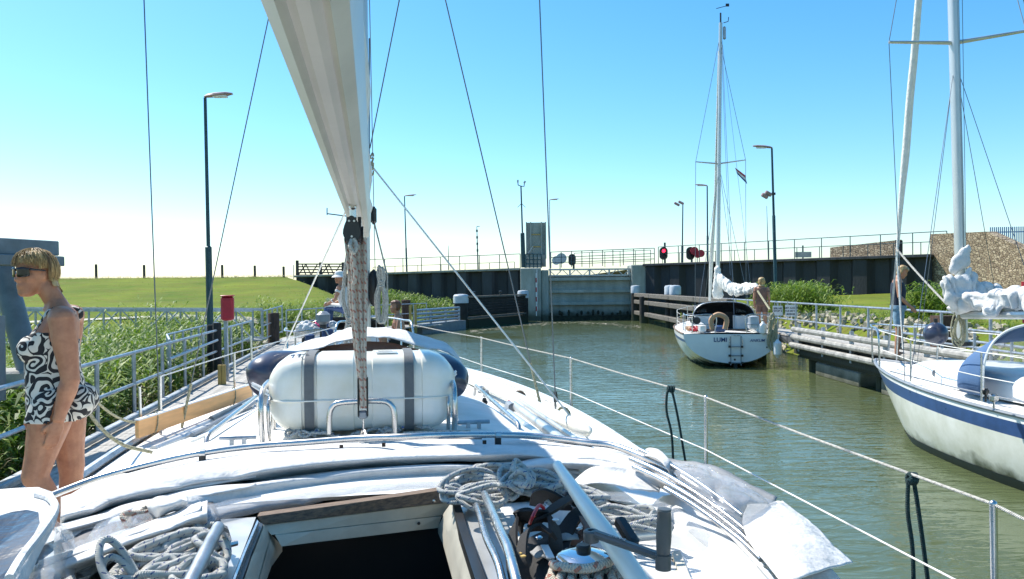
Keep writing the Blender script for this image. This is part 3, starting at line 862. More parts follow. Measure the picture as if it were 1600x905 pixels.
# farm gate and fence posts on the dike
gd = root('field_gate', at(465, 434, 64), 0, 'grey wooden field gate on the dike at the end of the sheet pile wall', 'gate')
D = 64.3
for px, top in ((464.5, 408), (501, 411), (536, 411)):
    b = at(px, 433, D); t_ = at(px, top, D); mb = MB(); mb.box((b + t_) / 2, (.2, .2, t_.z - b.z + .1)); part('gate_post', mb, M['fencew'], gd)
for (a, c) in ((466, 500), (502, 536)):
    for py in (412.8, 417, 421.5, 426, 430):
        mb = MB(); mb.beam(at(a, py, D - .05), at(c, py, D - .05), .04, .10); part('gate_bar', mb, M['fencew'], gd)
    for (u0, v0, u1, v1) in ((a, 430, (a + c) / 2 - 5, 413), ((a + c) / 2 - 5, 413, (a + c) / 2 + 3, 430), ((a + c) / 2 + 3, 430, c - 4, 413), (a + 6, 413, a + 12, 430)):
        mb = MB(); mb.beam(at(u0, v0, D - .12), at(u1, v1, D - .12), .04, .08); part('gate_brace', mb, M['fencew'], gd)
for i, (px, pt, pb, lab) in enumerate(((150, 413, 436, 'wooden fence post on the dike crest, first to the right of the woman'), (225, 414, 436, 'wooden fence post on the dike crest seen beside the thin port stay'), (347, 414, 435, 'fence post on the dike crest just right of the near lamp post, slightly tilted'), (398, 415, 434.5, 'fence post on the dike crest, second from the field gate'), (443, 416.5, 434.5, 'fence post on the dike crest nearest the field gate'))):
    D = 64; a, b = at(px, pt, D), at(px + .5, pb + 2, D); mb = MB(); mb.beam(b, a, .16, .16, bev=.02); thing('fence_post', mb, M['fencew'], lab, 'fence post', 'fence posts on the dike')
D = 64; mb = MB(); mb.beam(at(459, 436, D), at(458.5, 414, D), .05, .05); thing('fence_post', mb, M['galv'], 'thin pale metal stake on the dike crest right beside the field gate', 'fence post', 'fence posts on the dike')

# signals
def signal(px, py, D, label, lit, zb=3.6):
    c = at(px, py, D); rt = root('signal_light', (c.x + .12, D + .2, zb), 0, label, 'signal light')
    mb = MB(); mb.tube([(c.x + .12, D + .2, zb), (c.x + .12, D + .2, c.z + .75 if lit else c.z + .2)], .07, 8); part('post', mb, M['lampp'], rt)
    mb = MB(); w, h = .28, .44
    poly = [c + Vector((w * math.cos(a), 0, (h - w) * (1 if math.sin(a) >= 0 else -1) + w * math.sin(a))) for a in np.linspace(0, 2 * PI, 24, endpoint=False)]
    mb.prism(poly, (0, .12, 0)); part('backboard', mb, M['black'], rt)
    for dz, on in ((.17, lit), (-.2, False)):
        mb = MB(); mb.lathe(c + Vector((0, -.005, dz)), [(.115, 0), (.10, .03), (.01, .045)], 14, (0, -1, 0)); part('lamp_lens', mb, M['redl'] if on else M['black'], rt)
        mb = MB(); mb.grid(lambda u, v: c + Vector((.14 * math.cos(PI * u), -.2 * v - .01, dz + .14 * math.sin(PI * u))), 10, 1); part('lamp_hood', mb, M['black'], rt)
    return rt
signal(1037, 396, 55, 'black signal board with its red light on, above the right lock pillar', True)
signal(1079, 396, 54, 'unlit black signal board half behind the red disc', False)
signal(894, 406, 60, 'rear of a dark signal board behind the walkway railing over the gate', False)
# red round shapes (two overlapping discs) beside signals
c = at(1090, 394, 53.6)
rt = root('red_disc_sign', (c.x, 53.7, 3.6), 0, 'pair of overlapping red discs on a thin pole beside the unlit signal', 'sign')
for dx, dz, rad in ((-.20, .09, .27), (.20, -.10, .25), (0, -.16, .24)):
    mb = MB(); mb.lathe(c + Vector((dx, -.004 * dx * 100, dz)), [(rad, 0), (rad, .04)], 24, (0, -1, 0)); part('disc', mb, M['red'], rt)
mb = MB(); mb.tube([(c.x + .02, 53.8, 3.6), (c.x + .02, 53.8, c.z)], .03, 6); part('post', mb, M['galv'], rt)
c = at(873, 405, 60)
rt = root('round_sign', (c.x, 60.1, 3.4), 0, 'backs of two overlapping grey round signs behind the gate railing', 'sign')
for dx, dz, rad in ((-.18, -.1, .33), (.2, .05, .4)):
    mb = MB(); mb.lathe(c + Vector((dx, dx * .2, dz)), [(rad, 0), (rad, .03)], 24, (0, -1, 0)); part('disc', mb, M['galv'], rt)
mb = MB(); mb.tube([(c.x + .1, 60.1, 3.4), (c.x + .1, 60.1, c.z)], .035, 6); part('post', mb, M['galv'], rt)
c = at(1255, 398, 52)
rt = root('small_sign', (c.x, 52, 3.7), 0, 'small grey rectangular board seen from behind on the black wall', 'sign')
mb = MB(); mb.box(c, (1.05, .05, .36)); part('board', mb, M['gate'], rt)
mb = MB(); mb.box((c.x, 52.06, c.z), (.09, .05, 1.2)); part('post', mb, M['lampp'], rt)

# ---------------------------------------------------------------- rubble walls and blue palisade
def stone_wall(pts, y_th, label):
    mb = MB(); mb.prism(pts, y_th)
    return thing('stone_wall', mb, M['stone'], label, 'stone wall', smooth=0)
A = at(1453, 366, 41.5); Bp = at(1541, 362, 38); C1 = at(1602, 390, 35.5); E = at(1720, 425, 31)
rt = root('stone_wall', (A.x, A.y, 1.5), 0, 'large brown rubble stone wall with a sloping top at the right edge behind the yacht', 'stone wall')
def col(p, z0=1.0): return [Vector((p.x, p.y, z0)), p]
for nm, a, b in (('level_face', A, Bp), ('sloping_face', Bp, C1), ('end_face', C1, E)):
    mb = MB(); dv = Vector(((b - a).y, -(b - a).x, 0)).normalized() * -.5
    if dv.y < 0: dv = -dv
    mb.prism([Vector((a.x, a.y, 1)), Vector((b.x, b.y, 1)), b, a], dv); part(nm, mb, M['stone'], rt, 0)
stone_wall([at(1297, 410, 50), at(1408, 405, 46), at(1408, 374.5, 46), at(1297, 387, 50)], (.3, .5, 0), 'low brown rubble stone wall standing behind the black wall')
mb = MB(); a = at(1402, 410, 45.7); b = at(1402, 374.5, 45.7); mb.prism([at(1399.5, 410, 45.8), at(1410.5, 410, 45.6), at(1410.5, 376, 45.6), at(1399.5, 375, 45.8)], (.1, .3, 0)); thing('stone_pillar', mb, M['timber'], 'dark narrow pillar at the right end of the low stone wall', 'pillar')
rt = root('palisade_fence', at(1560, 395, 47), 0, 'light blue metal palisade fence behind the large stone wall', 'fence')
bar = MB(); bar.box((0, 0, .9), (.05, .03, 1.8)); barm = bar.mesh('bar', M['bfence'])
p0, p1 = Vector((at(1548, 446, 48).x, 48, 3.9)), Vector((at(1700, 446, 44).x, 44, 3.7))
for i in range(46): inst('bar', barm, Matrix.Translation(p0.lerp(p1, i / 45)), rt)
for z in (.35, 1.5):
    mb = MB(); mb.beam(p0 + Vector((0, .03, z)), p1 + Vector((0, .03, z)), .04, .06); part('rail', mb, M['bfence'], rt)

# ---------------------------------------------------------------- timber fenders and piles
def pile(x, y, ztop, rad, label, cap=True, m=None, group=None, z0=-1.2):
    rt = root('mooring_pile', (x, y, z0), 0, label, 'mooring pile', group)
    mb = MB(); mb.lathe((x, y, z0), [(rad, 0), (rad, (ztop - z0) - .03), (rad * .9, ztop - z0)], 14); part('shaft', mb, m or M['timber'], rt)
    if cap:
        mb = MB(); mb.lathe((x, y, ztop), [(rad * 1.12, -.25), (rad * 1.12, .16), (rad * .95, .25), (rad * .2, .28)], 14); part('cap', mb, M['capw'], rt)
    return rt
xa = at(720, 446, 46.8).x; xb = at(815, 446, 54).x
pile(xa, 46.8, at(720, 467, 46.8).z, .40, 'thick black pile with a white cap at the left end of the plank fender')
pile(xb + .1, 54.2, at(815, 460, 54.2).z, .34, 'black pile with a white cap beside the left lock pillar')
rt = root('timber_fender', (xa, 46.8, 0), 0, 'closed black plank fender wall between two capped piles left of the gate', 'timber fender')
pa, pb = Vector((xa + .3, 46.75, 0)), Vector((xb + .2, 53.9, 0))
za0 = at(725, 466, 46.8).z; zb0 = at(815, 462, 54).z
for k in range(6):
    z0 = lerp(za0, .72, (k + .5) / 6); z1 = lerp(zb0, .72, (k + .5) / 6)
    mb = MB(); mb.beam(pa + Vector((0, 0, z0)), pb + Vector((0, 0, z1)), .14, abs(za0 - .72) / 6 - .025, bev=.01); part('plank', mb, M['timber'], rt)
mb = MB(); mb.beam(pa + Vector((0, 0, za0 + .06)), pb + Vector((0, 0, zb0 + .06)), .34, .10); part('top_beam', mb, M['grtim'], rt)
mb = MB(); mb.beam(pa + Vector((0, -.1, .58)), pb + Vector((0, -.1, .58)), .24, .10); part('bottom_beam', mb, M['grtim'], rt)
mb = MB(); mb.beam(pa + Vector((0, .05, .05)), pb + Vector((0, .05, .05)), .30, .85); part('waterline_beam', mb, M['timber'], rt)
for k in (.12, .55):
    q = pa.lerp(pb, k); mb = MB(); z = lerp(za0, zb0, k) + .1; mb.lathe((q.x, q.y, z), [(.06, 0), (.05, .14), (.10, .17), (.10, .25), (.03, .28)], 8); part('bollard', mb, M['black'], rt)
# right fender
rt = root('timber_fender', (8.2, 54, 0), 0, 'open fender of three grey timber beams on black piles right of the gate', 'timber fender')
fa, fb = (8.35, 54.2), (8.75, 32)
for (u0, v0) in ((461, 466.5), (471.5, 479.5), (488.5, 502)):
    za1 = at(988, u0, 54).z; zb1 = 0
    a = Vector((fa[0], fa[1], za1)); c = at(1064, v0, 41); z40 = c.z
    zend = za1 + (z40 - za1) * (54.2 - 32) / (54.2 - 41)
    n = 4
    for i in range(n):
        p0 = a.lerp(Vector((fb[0], fb[1], zend * .55 + za1 * .45)), i / n); p1 = a.lerp(Vector((fb[0], fb[1], zend * .55 + za1 * .45)), (i + 1) / n - .004)
        mb = MB(); mb.beam(p0, p1, .28, .26, bev=.03); part('fender_beam', mb, M['grtim'], rt)
for i, (px, D, cap) in enumerate(((993, 54.2, 1), (1006, 50.5, 0), (1047, 45.2, 1), (1055, 44.4, 1), (1073, 41, 0), (1092, 38.0, 0), (1116, 34.5, 0))):
    x = 8.85 if i != 3 else 9.3; x = at(px, 446, D).x
    pile(x, D, 2.12 if cap else 1.7, .29, ['black pile with a white cap at the right lock pillar', 'uncapped black pile behind the fender beams, nearest the lock pillar', 'left one of two white-capped piles close together', 'right one of two white-capped piles close together', 'uncapped black pile just left of the small yacht', 'black pile hidden behind the small yacht\'s stern rail', 'black pile behind the small yacht\'s mast foot'][i], bool(cap), group='piles of the right fender')

# ---------------------------------------------------------------- blue steel structure upper left
rt = root('steel_gantry', B(-6.6, 9.6, .4), 0, 'blue painted steel gantry beam on a slanting tube leg behind the woman', 'gantry')
D = 11.0
for (v0, v1, w, ex) in ((377, 400, 76, .3), (401, 416.5, 78, .42)):
    a = at(w, (v0 + v1) / 2, D); b = at(-260, (v0 + v1) / 2 - (14 if v0 < 400 else 10), D - 3.4)
    mb = MB(); h_ = (v1 - v0) / F * D; mb.beam(a, b, ex, h_, bev=.01); part('box_beam', mb, M['bsteel'], rt)
mb = MB(); mb.tube([at(2, 413, D), at(52, 600, D - .3)], .15, 18); part('tube_leg', mb, M['bsteel'], rt)
mb = MB(); mb.tube([at(-240, 413, D - 3), at(-250, 700, D - 3)], .15, 18); part('tube_leg', mb, M['bsteel'], rt)
mb = MB(); mb.box(at(18, 580, 10.7) + Vector((0,0,-.1)), (.5, .6, .24), R(10), .03); part('concrete_foot', mb, M['conc'], rt)
mb = MB(); mb.box(at(-4, 560, 9.4), (.12, .12, 1.0)); part('foot_bracket', mb, M['bsteel'], rt)
# gangway truss
rt = root('gangway', at(395, 486, 26), 0, 'long galvanised truss gangway behind the reeds, from the bank to the left jetty', 'gangway')
a, b = at(395, 485, 25.6), at(-60, 484, 21.5)
for dy in (0, 1.0):
    off = Vector((0, dy, 0)); dn = Vector((0, 0, -.95))
    for dd in (Vector((0, 0, 0)), dn):
        mb = MB(); mb.beam(a + off + dd, b + off + dd, .07, .09); part('chord', mb, M['galv'], rt)
    n = 9
    for i in range(n + 1):
        p = a.lerp(b, i / n) + off; mb = MB(); mb.beam(p, p + dn, .045, .045); part('vertical', mb, M['galv'], rt)
        if i < n:
            q = a.lerp(b, (i + 1) / n) + off; mb = MB()
            mb.beam(p if i % 2 else p + dn, q + dn if i % 2 else q, .04, .04); part('diagonal', mb, M['galv'], rt)
mb = MB(); mb.beam(a + Vector((0, .5, -.97)), b + Vector((0, .5, -.97)), .95, .05); part('walkway', mb, M['board'], rt)

# ================================================================ LEFT JETTY
JZ = .44
JL = root('jetty', B(-3.1, 2, JZ), TH, 'long grey boarded jetty with a railing on its far side, left of the foreground boat', 'jetty')
mb = MB(BT); mb.box((0, 0, 0), (1.40, .190, .04), bev=.006)
bm_ = MB(); bm_.box((0, 0, 0), (1.34, .192, .045), bev=.006); bme = bm_.mesh('board', M['board'])
for i in range(150):
    t = .5 + i * .2
    inst('board', bme, Matrix.Translation(B(-3.1 + random.uniform(-.004, .004), t, JZ - .02 + random.uniform(-.003, .003))) @ Matrix.Rotation(TH + random.uniform(-.004, .004), 4, 'Z'), JL)
for s, w, h, z, m in ((-2.33, .14, .16, JZ + .01, M['galv']), (-3.80, .10, .22, JZ - .05, M['galv']), (-3.66, .06, .06, JZ + .06, M['board'])):
    mb = MB(); mb.beam(B(s, -1, z), B(s, 31, z), w, h, bev=.01); part('edge_beam', mb, m, JL)
for s in (-2.55, -3.55):
    mb = MB(); mb.beam(B(s, -1, JZ - .22), B(s, 31, JZ - .22), .35, .30); part('float', mb, M['greyr'], JL)
for i in range(5):
    mb = MB(BT); t = 6.6 + i * 4.6
    mb.tube([(-2.62, t - .16, JZ + .09), (-2.62, t + .16, JZ + .09)], .022, 8); mb.box((-2.62, t - .06, JZ + .04), (.03, .03, .09)); mb.box((-2.62, t + .06, JZ + .04), (.03, .03, .09)); part('cleat', mb, M['black'], JL)
RL = railing('railing', [B(-3.86, 3.4, JZ), B(-3.86, 25.3, JZ)], 1.0, 14, 'galvanised two-rail railing along the left jetty, behind the woman', .028, M['galv'], (1.0, .5))
mb = MB(); mb.tube([B(-3.74, 15.2, JZ + .74), B(-3.74, 19.5, JZ + .80)], .028, 8); part('hand_tube', mb, M['galv'], RL)
railing('railing', [B(-4.05, 16.5, JZ), B(-4.6, 18.5, JZ), B(-4.7, 24.6, JZ)], 1.0, 10, 'short galvanised railing behind the red box on the left jetty', .025, M['galv'], (1.0, .5))
railing('railing', [at(409, 533, 27), at(441, 520, 30)], 1.0, 5, 'short railing section beyond the gap in the left jetty railing', .025, M['galv'], (1.0, .5, .05))
railing('railing', [Vector((at(447, 446, 32).x, 32, JZ + .1)), Vector((-7.4, 38, JZ + .1)), Vector((-4.6, 43, JZ + .1))], 1.0, 11, 'far railing running right along the distant jetty', .025, M['galv'], (1.0, .5))
# distant jetty + pontoon with long fender pipes
rt = root('jetty', (-8, 34, .4), 0, 'distant low jetty curving to the right beyond the bow', 'jetty')
bm2 = MB(); bm2.box((0, 0, 0), (1.5, .38, .06)); bme2 = bm2.mesh('board', M['board'])
P = spline([B(-3.1, 30.6, .42), (-8.4, 33.5, .42), (-6.6, 38.2, .42), (-4.4, 42.2, .42)], 10)
for i in range(30):
    u = i / 29 * (len(P) - 1); k = int(min(u, len(P) - 2)); p = P[k].lerp(P[k + 1], u - k); d = P[k + 1] - P[k]
    inst('board', bme2, Matrix.Translation(p) @ Matrix.Rotation(math.atan2(-d.x, d.y), 4, 'Z'), rt)
rt = root('pontoon', (-4.4, 42, 0), 0, 'grey waiting pontoon with horizontal fender pipes in front of the far reeds', 'pontoon')
a, b = Vector((at(648, 446, 41).x, 41, 0)), Vector((at(717, 446, 46).x, 46, 0))
mb = MB(); mb.beam(a + Vector((0, .2, .18)), b + Vector((0, .2, .18)), .8, .6); part('float', mb, M['greyr'], rt)
for k in range(4):
    z = .62 + .2 * k; mb = MB(); mb.tube([a + Vector((0, -.2, z)), b + Vector((0, -.2, z))], .065, 8); part('fender_pipe', mb, M['galv'], rt)
for k in range(4):
    q = a.lerp(b, k / 3); mb = MB(); mb.box(q + Vector((0, .0, .8)), (.12, .12, .9)); part('bracket', mb, M['galv'], rt)
for px, py, D, zt_, rr, lab in ((634, 0, 42, 1.75, .24, 'brown timber pile behind the seated person'), (427, 0, 28.5, 1.55, .20, 'brown timber pile at the gap in the left jetty railing'), ):
    pile(at(px, 446, D).x, D, zt_, rr, lab, False, M['brtim'])
for px, D in ((640.5, 40), (649, 40)):
    p = at(px, 446, D); mb = MB(); mb.box((p.x, D, .8), (.11, .11, 1.4)); thing('wooden_post', mb, M['yel'], ['left one of two slim yellow posts at the far pontoon', 'right one of two slim yellow posts at the far pontoon'][px > 645], 'post')
for px, D, zt_, lab in ((329, 19.6, 1.55, 'thick dark pile under the near lamp post'), (338.5, 19.2, 1.62, 'dark pile with yellow rope right of the near lamp post')):
    pile(at(px, 446, D).x, D, zt_, .10, lab, False, M['timber'])
# red box on a post
rt = root('lifebuoy_cabinet', B(-3.45, 16.9, JZ), 0, 'dark red cabinet on a wooden post beside the left jetty railing', 'lifebuoy cabinet')
c = at(355.5, 482, 17.2)
mb = MB(); mb.box(c, (.26, .22, .52), R(12), .04); part('cabinet', mb, M['red'], rt)
mb = MB(); mb.box(c + Vector((0, 0, .27)), (.27, .24, .03), R(12), .01); part('lid', mb, M['red'], rt)
mb = MB(); mb.beam((c.x - .04, c.y + .05, JZ), (c.x - .06, c.y + .05, c.z - .2), .07, .07); part('post', mb, M['galv'], rt)
for px in (344, 350):
    p = gz(px, 601, JZ); mb = MB(); mb.box((p.x, p.y, JZ + .2), (.07, .07, .42)); thing('wooden_post', mb, M['yel'], ['left one of two short yellow timber stubs on the left jetty', 'right one of two short yellow timber stubs on the left jetty'][px > 346], 'post')

# ================================================================ RIGHT JETTY
JR = .95
rt = root('jetty', (8.6, 10, JR), 0, 'right jetty with three long pale fender pipes and concrete floats beneath', 'jetty')
bm3 = MB(); bm3.box((0, 0, 0), (1.0, .29, .05), bev=.006); bme3 = bm3.mesh('board', M['board'])
for i in range(96):
    y = 8 + i * .3; inst('board', bme3, Matrix.Translation((8.42 + (.15 if y > 22.6 else (.35 if y < 13.4 else 0)), y, JR - .03)), rt)
for z, x, rr in ((1.16, 7.86, .075), (.95, 7.84, .075), (.73, 7.80, .075)):
    for k in range(4):
        y0 = 13.4 + k * 2.25; mb = MB(); mb.tube([(x, y0, z), (x, y0 + 2.24, z)], rr, 10); part('fender_pipe', mb, M['pipe'], rt)
for k in range(6):
    y = 13.6 + k * 1.7; mb = MB(); mb.box((7.93, y, .94), (.07, .10, .75)); part('pipe_bracket', mb, M['galv'], rt)
mb = MB(); mb.beam((7.98, 13.3, .56), (7.98, 22.5, .56), .12, .16); part('edge_beam', mb, M['timber'], rt)
mb = MB(); mb.beam((8.12, 13.3, .62), (8.12, 22.5, .62), .10, .50); part('painted_underdeck_shade', mb, M['timber'], rt)  # dark strip added as painted shade under the deck
mb = MB(); mb.beam((8.9, 8.5, .78), (8.9, 37, .78), .12, .22); part('edge_beam', mb, M['galv'], rt)
mb = MB(); mb.beam((8.15, 22.6, .78), (8.15, 37, .78), .12, .22); part('edge_beam', mb, M['galv'], rt)
for y0, y1 in ((10, 13.2), (18.7, 21.4), (14.6, 17.6)):
    mb = MB(); mb.box((8.50, (y0 + y1) / 2, .16), (.80, y1 - y0, .36), bev=.03); part('float', mb, M['conc'], rt)
for y in (14, 18.1, 22.2, 27, 32):
    mb = MB(); mb.tube([(8.4, y, -1), (8.4, y, .9)], .17, 10); part('support_pile', mb, M['timber'], rt)
railing('railing', [(8.82, 8, JR), (8.82, 35, JR)], .88, 17, 'galvanised two-rail railing along the right jetty', .027, M['galv'], (1.0, .40))
railing('railing', [(8.35, 12.3, JR), (8.35, 16.6, JR)], .62, 5, 'lower second railing in front of the jetty railing near the person in denim', .022, M['galv'], (1.0, .5))
def text(body, size, M4, mt, parent, bold=0.0, ext=.002, shear=0):
    cu = bpy.data.curves.new('lettering', 'FONT'); cu.body = body; cu.size = size; cu.align_x = 'CENTER'; cu.align_y = 'CENTER'; cu.extrude = ext; cu.offset = bold; cu.shear = shear
    o = bpy.data.objects.new('tmp', cu); COL.objects.link(o); dg = bpy.context.evaluated_depsgraph_get(); dg.update()
    me = bpy.data.meshes.new_from_object(o.evaluated_get(dg)); bpy.data.objects.remove(o)
    me.materials.clear(); me.materials.append(mt)
    return inst('lettering', me, M4, parent)
FRONT = Matrix.Rotation(R(90), 4, 'X')
for i, (px, w, h, lines, lab) in enumerate(((1215.3, .31, .32, ('SPR NR', 'STOP 2'), 'small square white notice on the right jetty railing, the left one'), (1236.5, .36, .37, ('NIET AANLEG', 'TUS DE WIT', 'BORDEN'), 'larger white notice with three lines of text, the right one on the railing'))):
    D = 8.76 / ((px - 800) / F); c = at(px, 485.5, D)
    rt = root('notice_board', (c.x, c.y, c.z - .25), 0, lab, 'sign')
    q = Matrix.Rotation(R(-12), 4, 'Z')
    mb = MB(); mb.box(c, (w, .02, h), q.to_3x3()); part('board', mb, M['signw'], rt)
    for k, ln in enumerate(lines):
        dz = h * (.22 - .26 * k)
        text(ln, h * .26 if i == 0 else h * .19, Matrix.Translation(c + q @ Vector((0, -.014, dz))) @ q @ FRONT, M['ink'], rt, .002)
    for sg in (-1, 1):
        mb = MB(); mb.box(c + q @ Vector((sg * w * .3, .02, .0)), (.025, .02, h + .22), q.to_3x3()); part('clamp', mb, M['galv'], rt)
mb = MB(); c = at(1476, 502, 18.0); mb.box(c + Vector((0, 0, -.3)), (.45, .4, .85)); thing('timber_block', mb, M['brtim'], 'squat brown timber block behind the right jetty railing beside the dark ball', 'timber block')

# pale scum drifting on the water before the gate
mb = MB(); r = np.random.default_rng(31)
for i in range(420):
    u = r.random(); px = lerp(735, 1000, u); py = 518 - 14 * math.sin(u * 2.6) + r.normal(0, .9) + (r.uniform(-4, 4) if r.random() < .25 else 0)
    c = gz(px, py, .006); a, b_ = r.uniform(.03, .16), r.uniform(.02, .06)
    mb.addf([mb.addv(c + Vector((a * math.cos(t) * r.uniform(.6, 1.2), b_ * math.sin(t) * r.uniform(.6, 1.2), 0))) for t in np.linspace(0, 2 * PI, 8)[:-1]])
o = struct('floating_scum', mb, M['path'], 0); o['kind'] = 'stuff'
# ================================================================ BOATS: shared builders
def hull_fn(L, Bm, tw, zst, zbw, k_st, k_mid, rake, pw=.55, mx=.45):
    def b(u):
        if u < mx: return lerp(tw / 2, Bm / 2, math.sin(u / mx * PI / 2))
        v = (u - mx) / (1 - mx); return Bm / 2 * max(0.0, 1 - v ** 2.15) ** .92
    def zs(u): return lerp(zst, zbw, u ** 1.6) - .05 * math.sin(PI * u)
    def kk(u): return interp(u, [0, .25, .5, .85, 1], [k_st, k_mid * .85, k_mid, k_mid * .6, .12])
    def P(u, side, zf):   # zf 0 at the sheer .. 1 at the keel
        z = lerp(zs(u), -kk(u), zf); x = b(u) * max(0.0, 1 - zf ** 1.9) ** pw
        t = u * L - rake * zf * sstep(u, .7, 1)
        return Vector((side * x, t, z))
    return b, zs, kk, P
def build_hull(rt, T, L, Bm, tw, zst, zbw, k_st, k_mid, rake, bands, transom, nst=28, pw=.55, strk=.0):
    """bands: list of (part name, z0 offset below the sheer or absolute waterline height, material)"""
    b, zs, kk, P = hull_fn(L, Bm, tw, zst, zbw, k_st, k_mid, rake, pw)
    us = [1 - (1 - i / nst) ** 1.25 for i in range(nst + 1)]
    for name, za, zb_, m in bands:
        mb = MB(T)
        for side in (-1, 1):
            rows = []
            for u in us:
                h = zs(u) + kk(u)
                def fr(v): return min(1, max(0, v / h)) if v >= 0 else None
                fa = 0 if za is None else ((za / h) if za >= 0 else (zs(u) + 10 + za) / h)
                fb = 1 if zb_ is None else ((zb_ / h) if zb_ >= 0 else (zs(u) + 10 + zb_) / h)
                fa, fb = min(1, max(0, fa)), min(1, max(0, fb))
                rows.append([P(u, side, lerp(fa, fb, k / 8)) for k in range(9)])
            mb.loft(rows, closed=False)
        part(name, mb, m, rt, 50)
    mb = MB(T); ring = [P(0, -1, k / 14) for k in range(15)] + [P(0, 1, k / 14) for k in range(13, -1, -1)]
    ring = [p + Vector((0, -.12 * (1 - (zs(0) - p.z) / (zs(0) + kk(0))) * 0, 0)) for p in ring]
    mb.addf([mb.addv(p) for p in ring]); part('transom', mb, transom, rt, 0)
    # deck with camber
    mb = MB(T); rows = []
    for u in us:
        rows.append([Vector((b(u) * q, u * L, zs(u) + .05 * (1 - q * q) * min(1, b(u)))) for q in np.linspace(-1, 1, 13)])
    mb.loft(rows, closed=False); part('deck', mb, M['deck'], rt, 50)
    for side in (-1, 1):
        mb = MB(T); mb.tube([Vector((side * (b(u) + .005), u * L, zs(u) + .012)) for u in us], .026, 6); part('toe_rail', mb, strk or M['gel'], rt)
    return b, zs, kk, P
WL = 10  # marker: bands given as -(10 - z) measure absolute heights
def absz(z): return -(10 + z) if z >= 0 else -(10 + z)

def coachroof(rt, T, pts, zd, zt, mt, win=True, name='coachroof'):
    """pts: (t, half width) stations"""
    mb = MB(T); rows = []
    for i, (t, w, h) in enumerate(pts):
        row = []
        for a in np.linspace(0, PI, 15):
            x = -math.cos(a); zz = math.sin(a) ** .45
            row.append(Vector((w * math.copysign(abs(x) ** .55, x), t, zd + (h) * zz)))
        rows.append(row)
    mb.loft(rows, closed=False)
    mb.addf([mb.addv(p) for p in rows[0]]); mb.addf([mb.addv(p) for p in rows[-1]][::-1])
    part(name, mb, mt, rt, 40)
def lifelines(rt, T, post_pts, h, post_r, line_r, lines=(1.0, .5), m=None, lm=None):
    for p in post_pts[1:-1]:
        mb = MB(T); mb.tube([p, Vector(p) + Vector((0, 0, h))], post_r, 8); part('stanchion', mb, m or M['steel'], rt)
    for k in lines:
        mb = MB(T); mb.tube([Vector(p) + Vector((0, 0, h * k)) for p in post_pts], line_r, 6); part('lifeline', mb, lm or M['wwire'], rt)
def wire(rt, a, b, r=.004, m=None, name='stay', sag=0, n=1):
    mb = MB(); a, b = Vector(a), Vector(b)
    pts = [a.lerp(b, i / n) - Vector((0, 0, sag * 4 * (i / n) * (1 - i / n))) for i in range(n + 1)]
    mb.tube(pts, r, 6); return part(name, mb, m or M['wire'], rt)
def lumpy(balls, voxel, amp, freq, T=None, sm=6, cr=1.0):
    mb = MB(T)
    for c, r_, *q in balls: mb.ball(c, r_, 12)
    V, Fc, Nn = fuse(mb, voxel, sm)
    V2 = []
    for v, n in zip(V, Nn):
        p = Vector(v); k = noise.noise(p * freq) + .5 * noise.noise(p * freq * 2.3)
        k2 = abs(noise.noise(Vector((p.x * freq * 1.9, p.y * freq * 1.2, p.z * freq * .8 + .4 * math.sin(p.x * 9)))))
        V2.append(p + Vector(n) * (amp * k - amp * 1.2 * (1 - k2) ** 6 * cr))
    return raw(V2, Fc)

# ================================================================ SMALL YACHT "LUMI"
LT = Matrix.Translation((6.37, 23.3, 0)) @ Matrix.Rotation(R(-9), 4, 'Z')
LU = root('sailing_yacht', (6.37, 23.3, 0), R(-9), 'small white yacht with a ladder and name on its stern, at the right jetty', 'sailing yacht')
L, Bm = 7.6, 2.95
b, zs, kk, P = hull_fn(L, Bm, 2.72, .98, 1.15, -.12, .42, .8, .5)
LZ = lambda v: v
# hull bands
build_hull(LU, LT, L, Bm, 2.72, .98, 1.15, -.12, .42, .8,
           [('hull', None, .16, M['gel']), ('stripe', .16, .25, M['blue']), ('lower_hull', .25, None, M['hullr'])], M['gel'], pw=.5, strk=M['teak'])
for i, body in enumerate(('LUMI', 'ANKUM')):
    px = (1126.5, 1182.5)[i]; c = at(px, 532, 23.24 + (-.08 if i == 0 else .0))
    v = LT.inverted() @ c; v.y = -.012; c = LT @ v
    text(body, (.175, .115)[i], Matrix.Translation(c) @ Matrix.Rotation(R(-9), 4, 'Z') @ FRONT, M['bluei'], LU, (.003, .001)[i], shear=(0, .35)[i])
c = LT @ Vector((.60, -.012, .66)); text('zaandam', .06, Matrix.Translation(c) @ Matrix.Rotation(R(-9), 4, 'Z') @ FRONT, M['ink'], LU) if False else None
# ladder on the stern
def lt(s, t, z): return LT @ Vector((s, t, z))
for s in (-.02, .27):
    mb = MB(); mb.tube([lt(s, -.07, .92), lt(s, -.07, .08)], .014, 8); part('ladder_rail', mb, M['greyr'], LU)
for z in (.62, .36, .15):
    mb = MB(); mb.tube([lt(-.02, -.07, z), lt(.27, -.07, z)], .016, 8); part('ladder_rung', mb, M['greyr'], LU)
    for s in (-.05, .30):
        mb = MB(); mb.box(lt(s, -.06, z), (.07, .07, .06), R(-9), .01); part('ladder_bracket', mb, M['black'], LU)
mb = MB(); mb.tube([lt(-.06, -.08, .62), lt(-.06, -.08, .88), lt(.0, -.08, .95), lt(.25, -.08, .95), lt(.31, -.08, .88), lt(.31, -.08, .62)], .014, 8); part('ladder_handle', mb, M['steel'], LU)
mb = MB(); mb.lathe(lt(.1, -.005, .24), [(.03, 0), (.03, .02)], 10, LT.to_3x3() @ Vector((0, -1, 0))); mb.lathe(lt(1.0, -.005, .60), [(.022, 0), (.022, .02)], 10, LT.to_3x3() @ Vector((0, -1, 0))); part('outlet', mb, M['black'], LU)
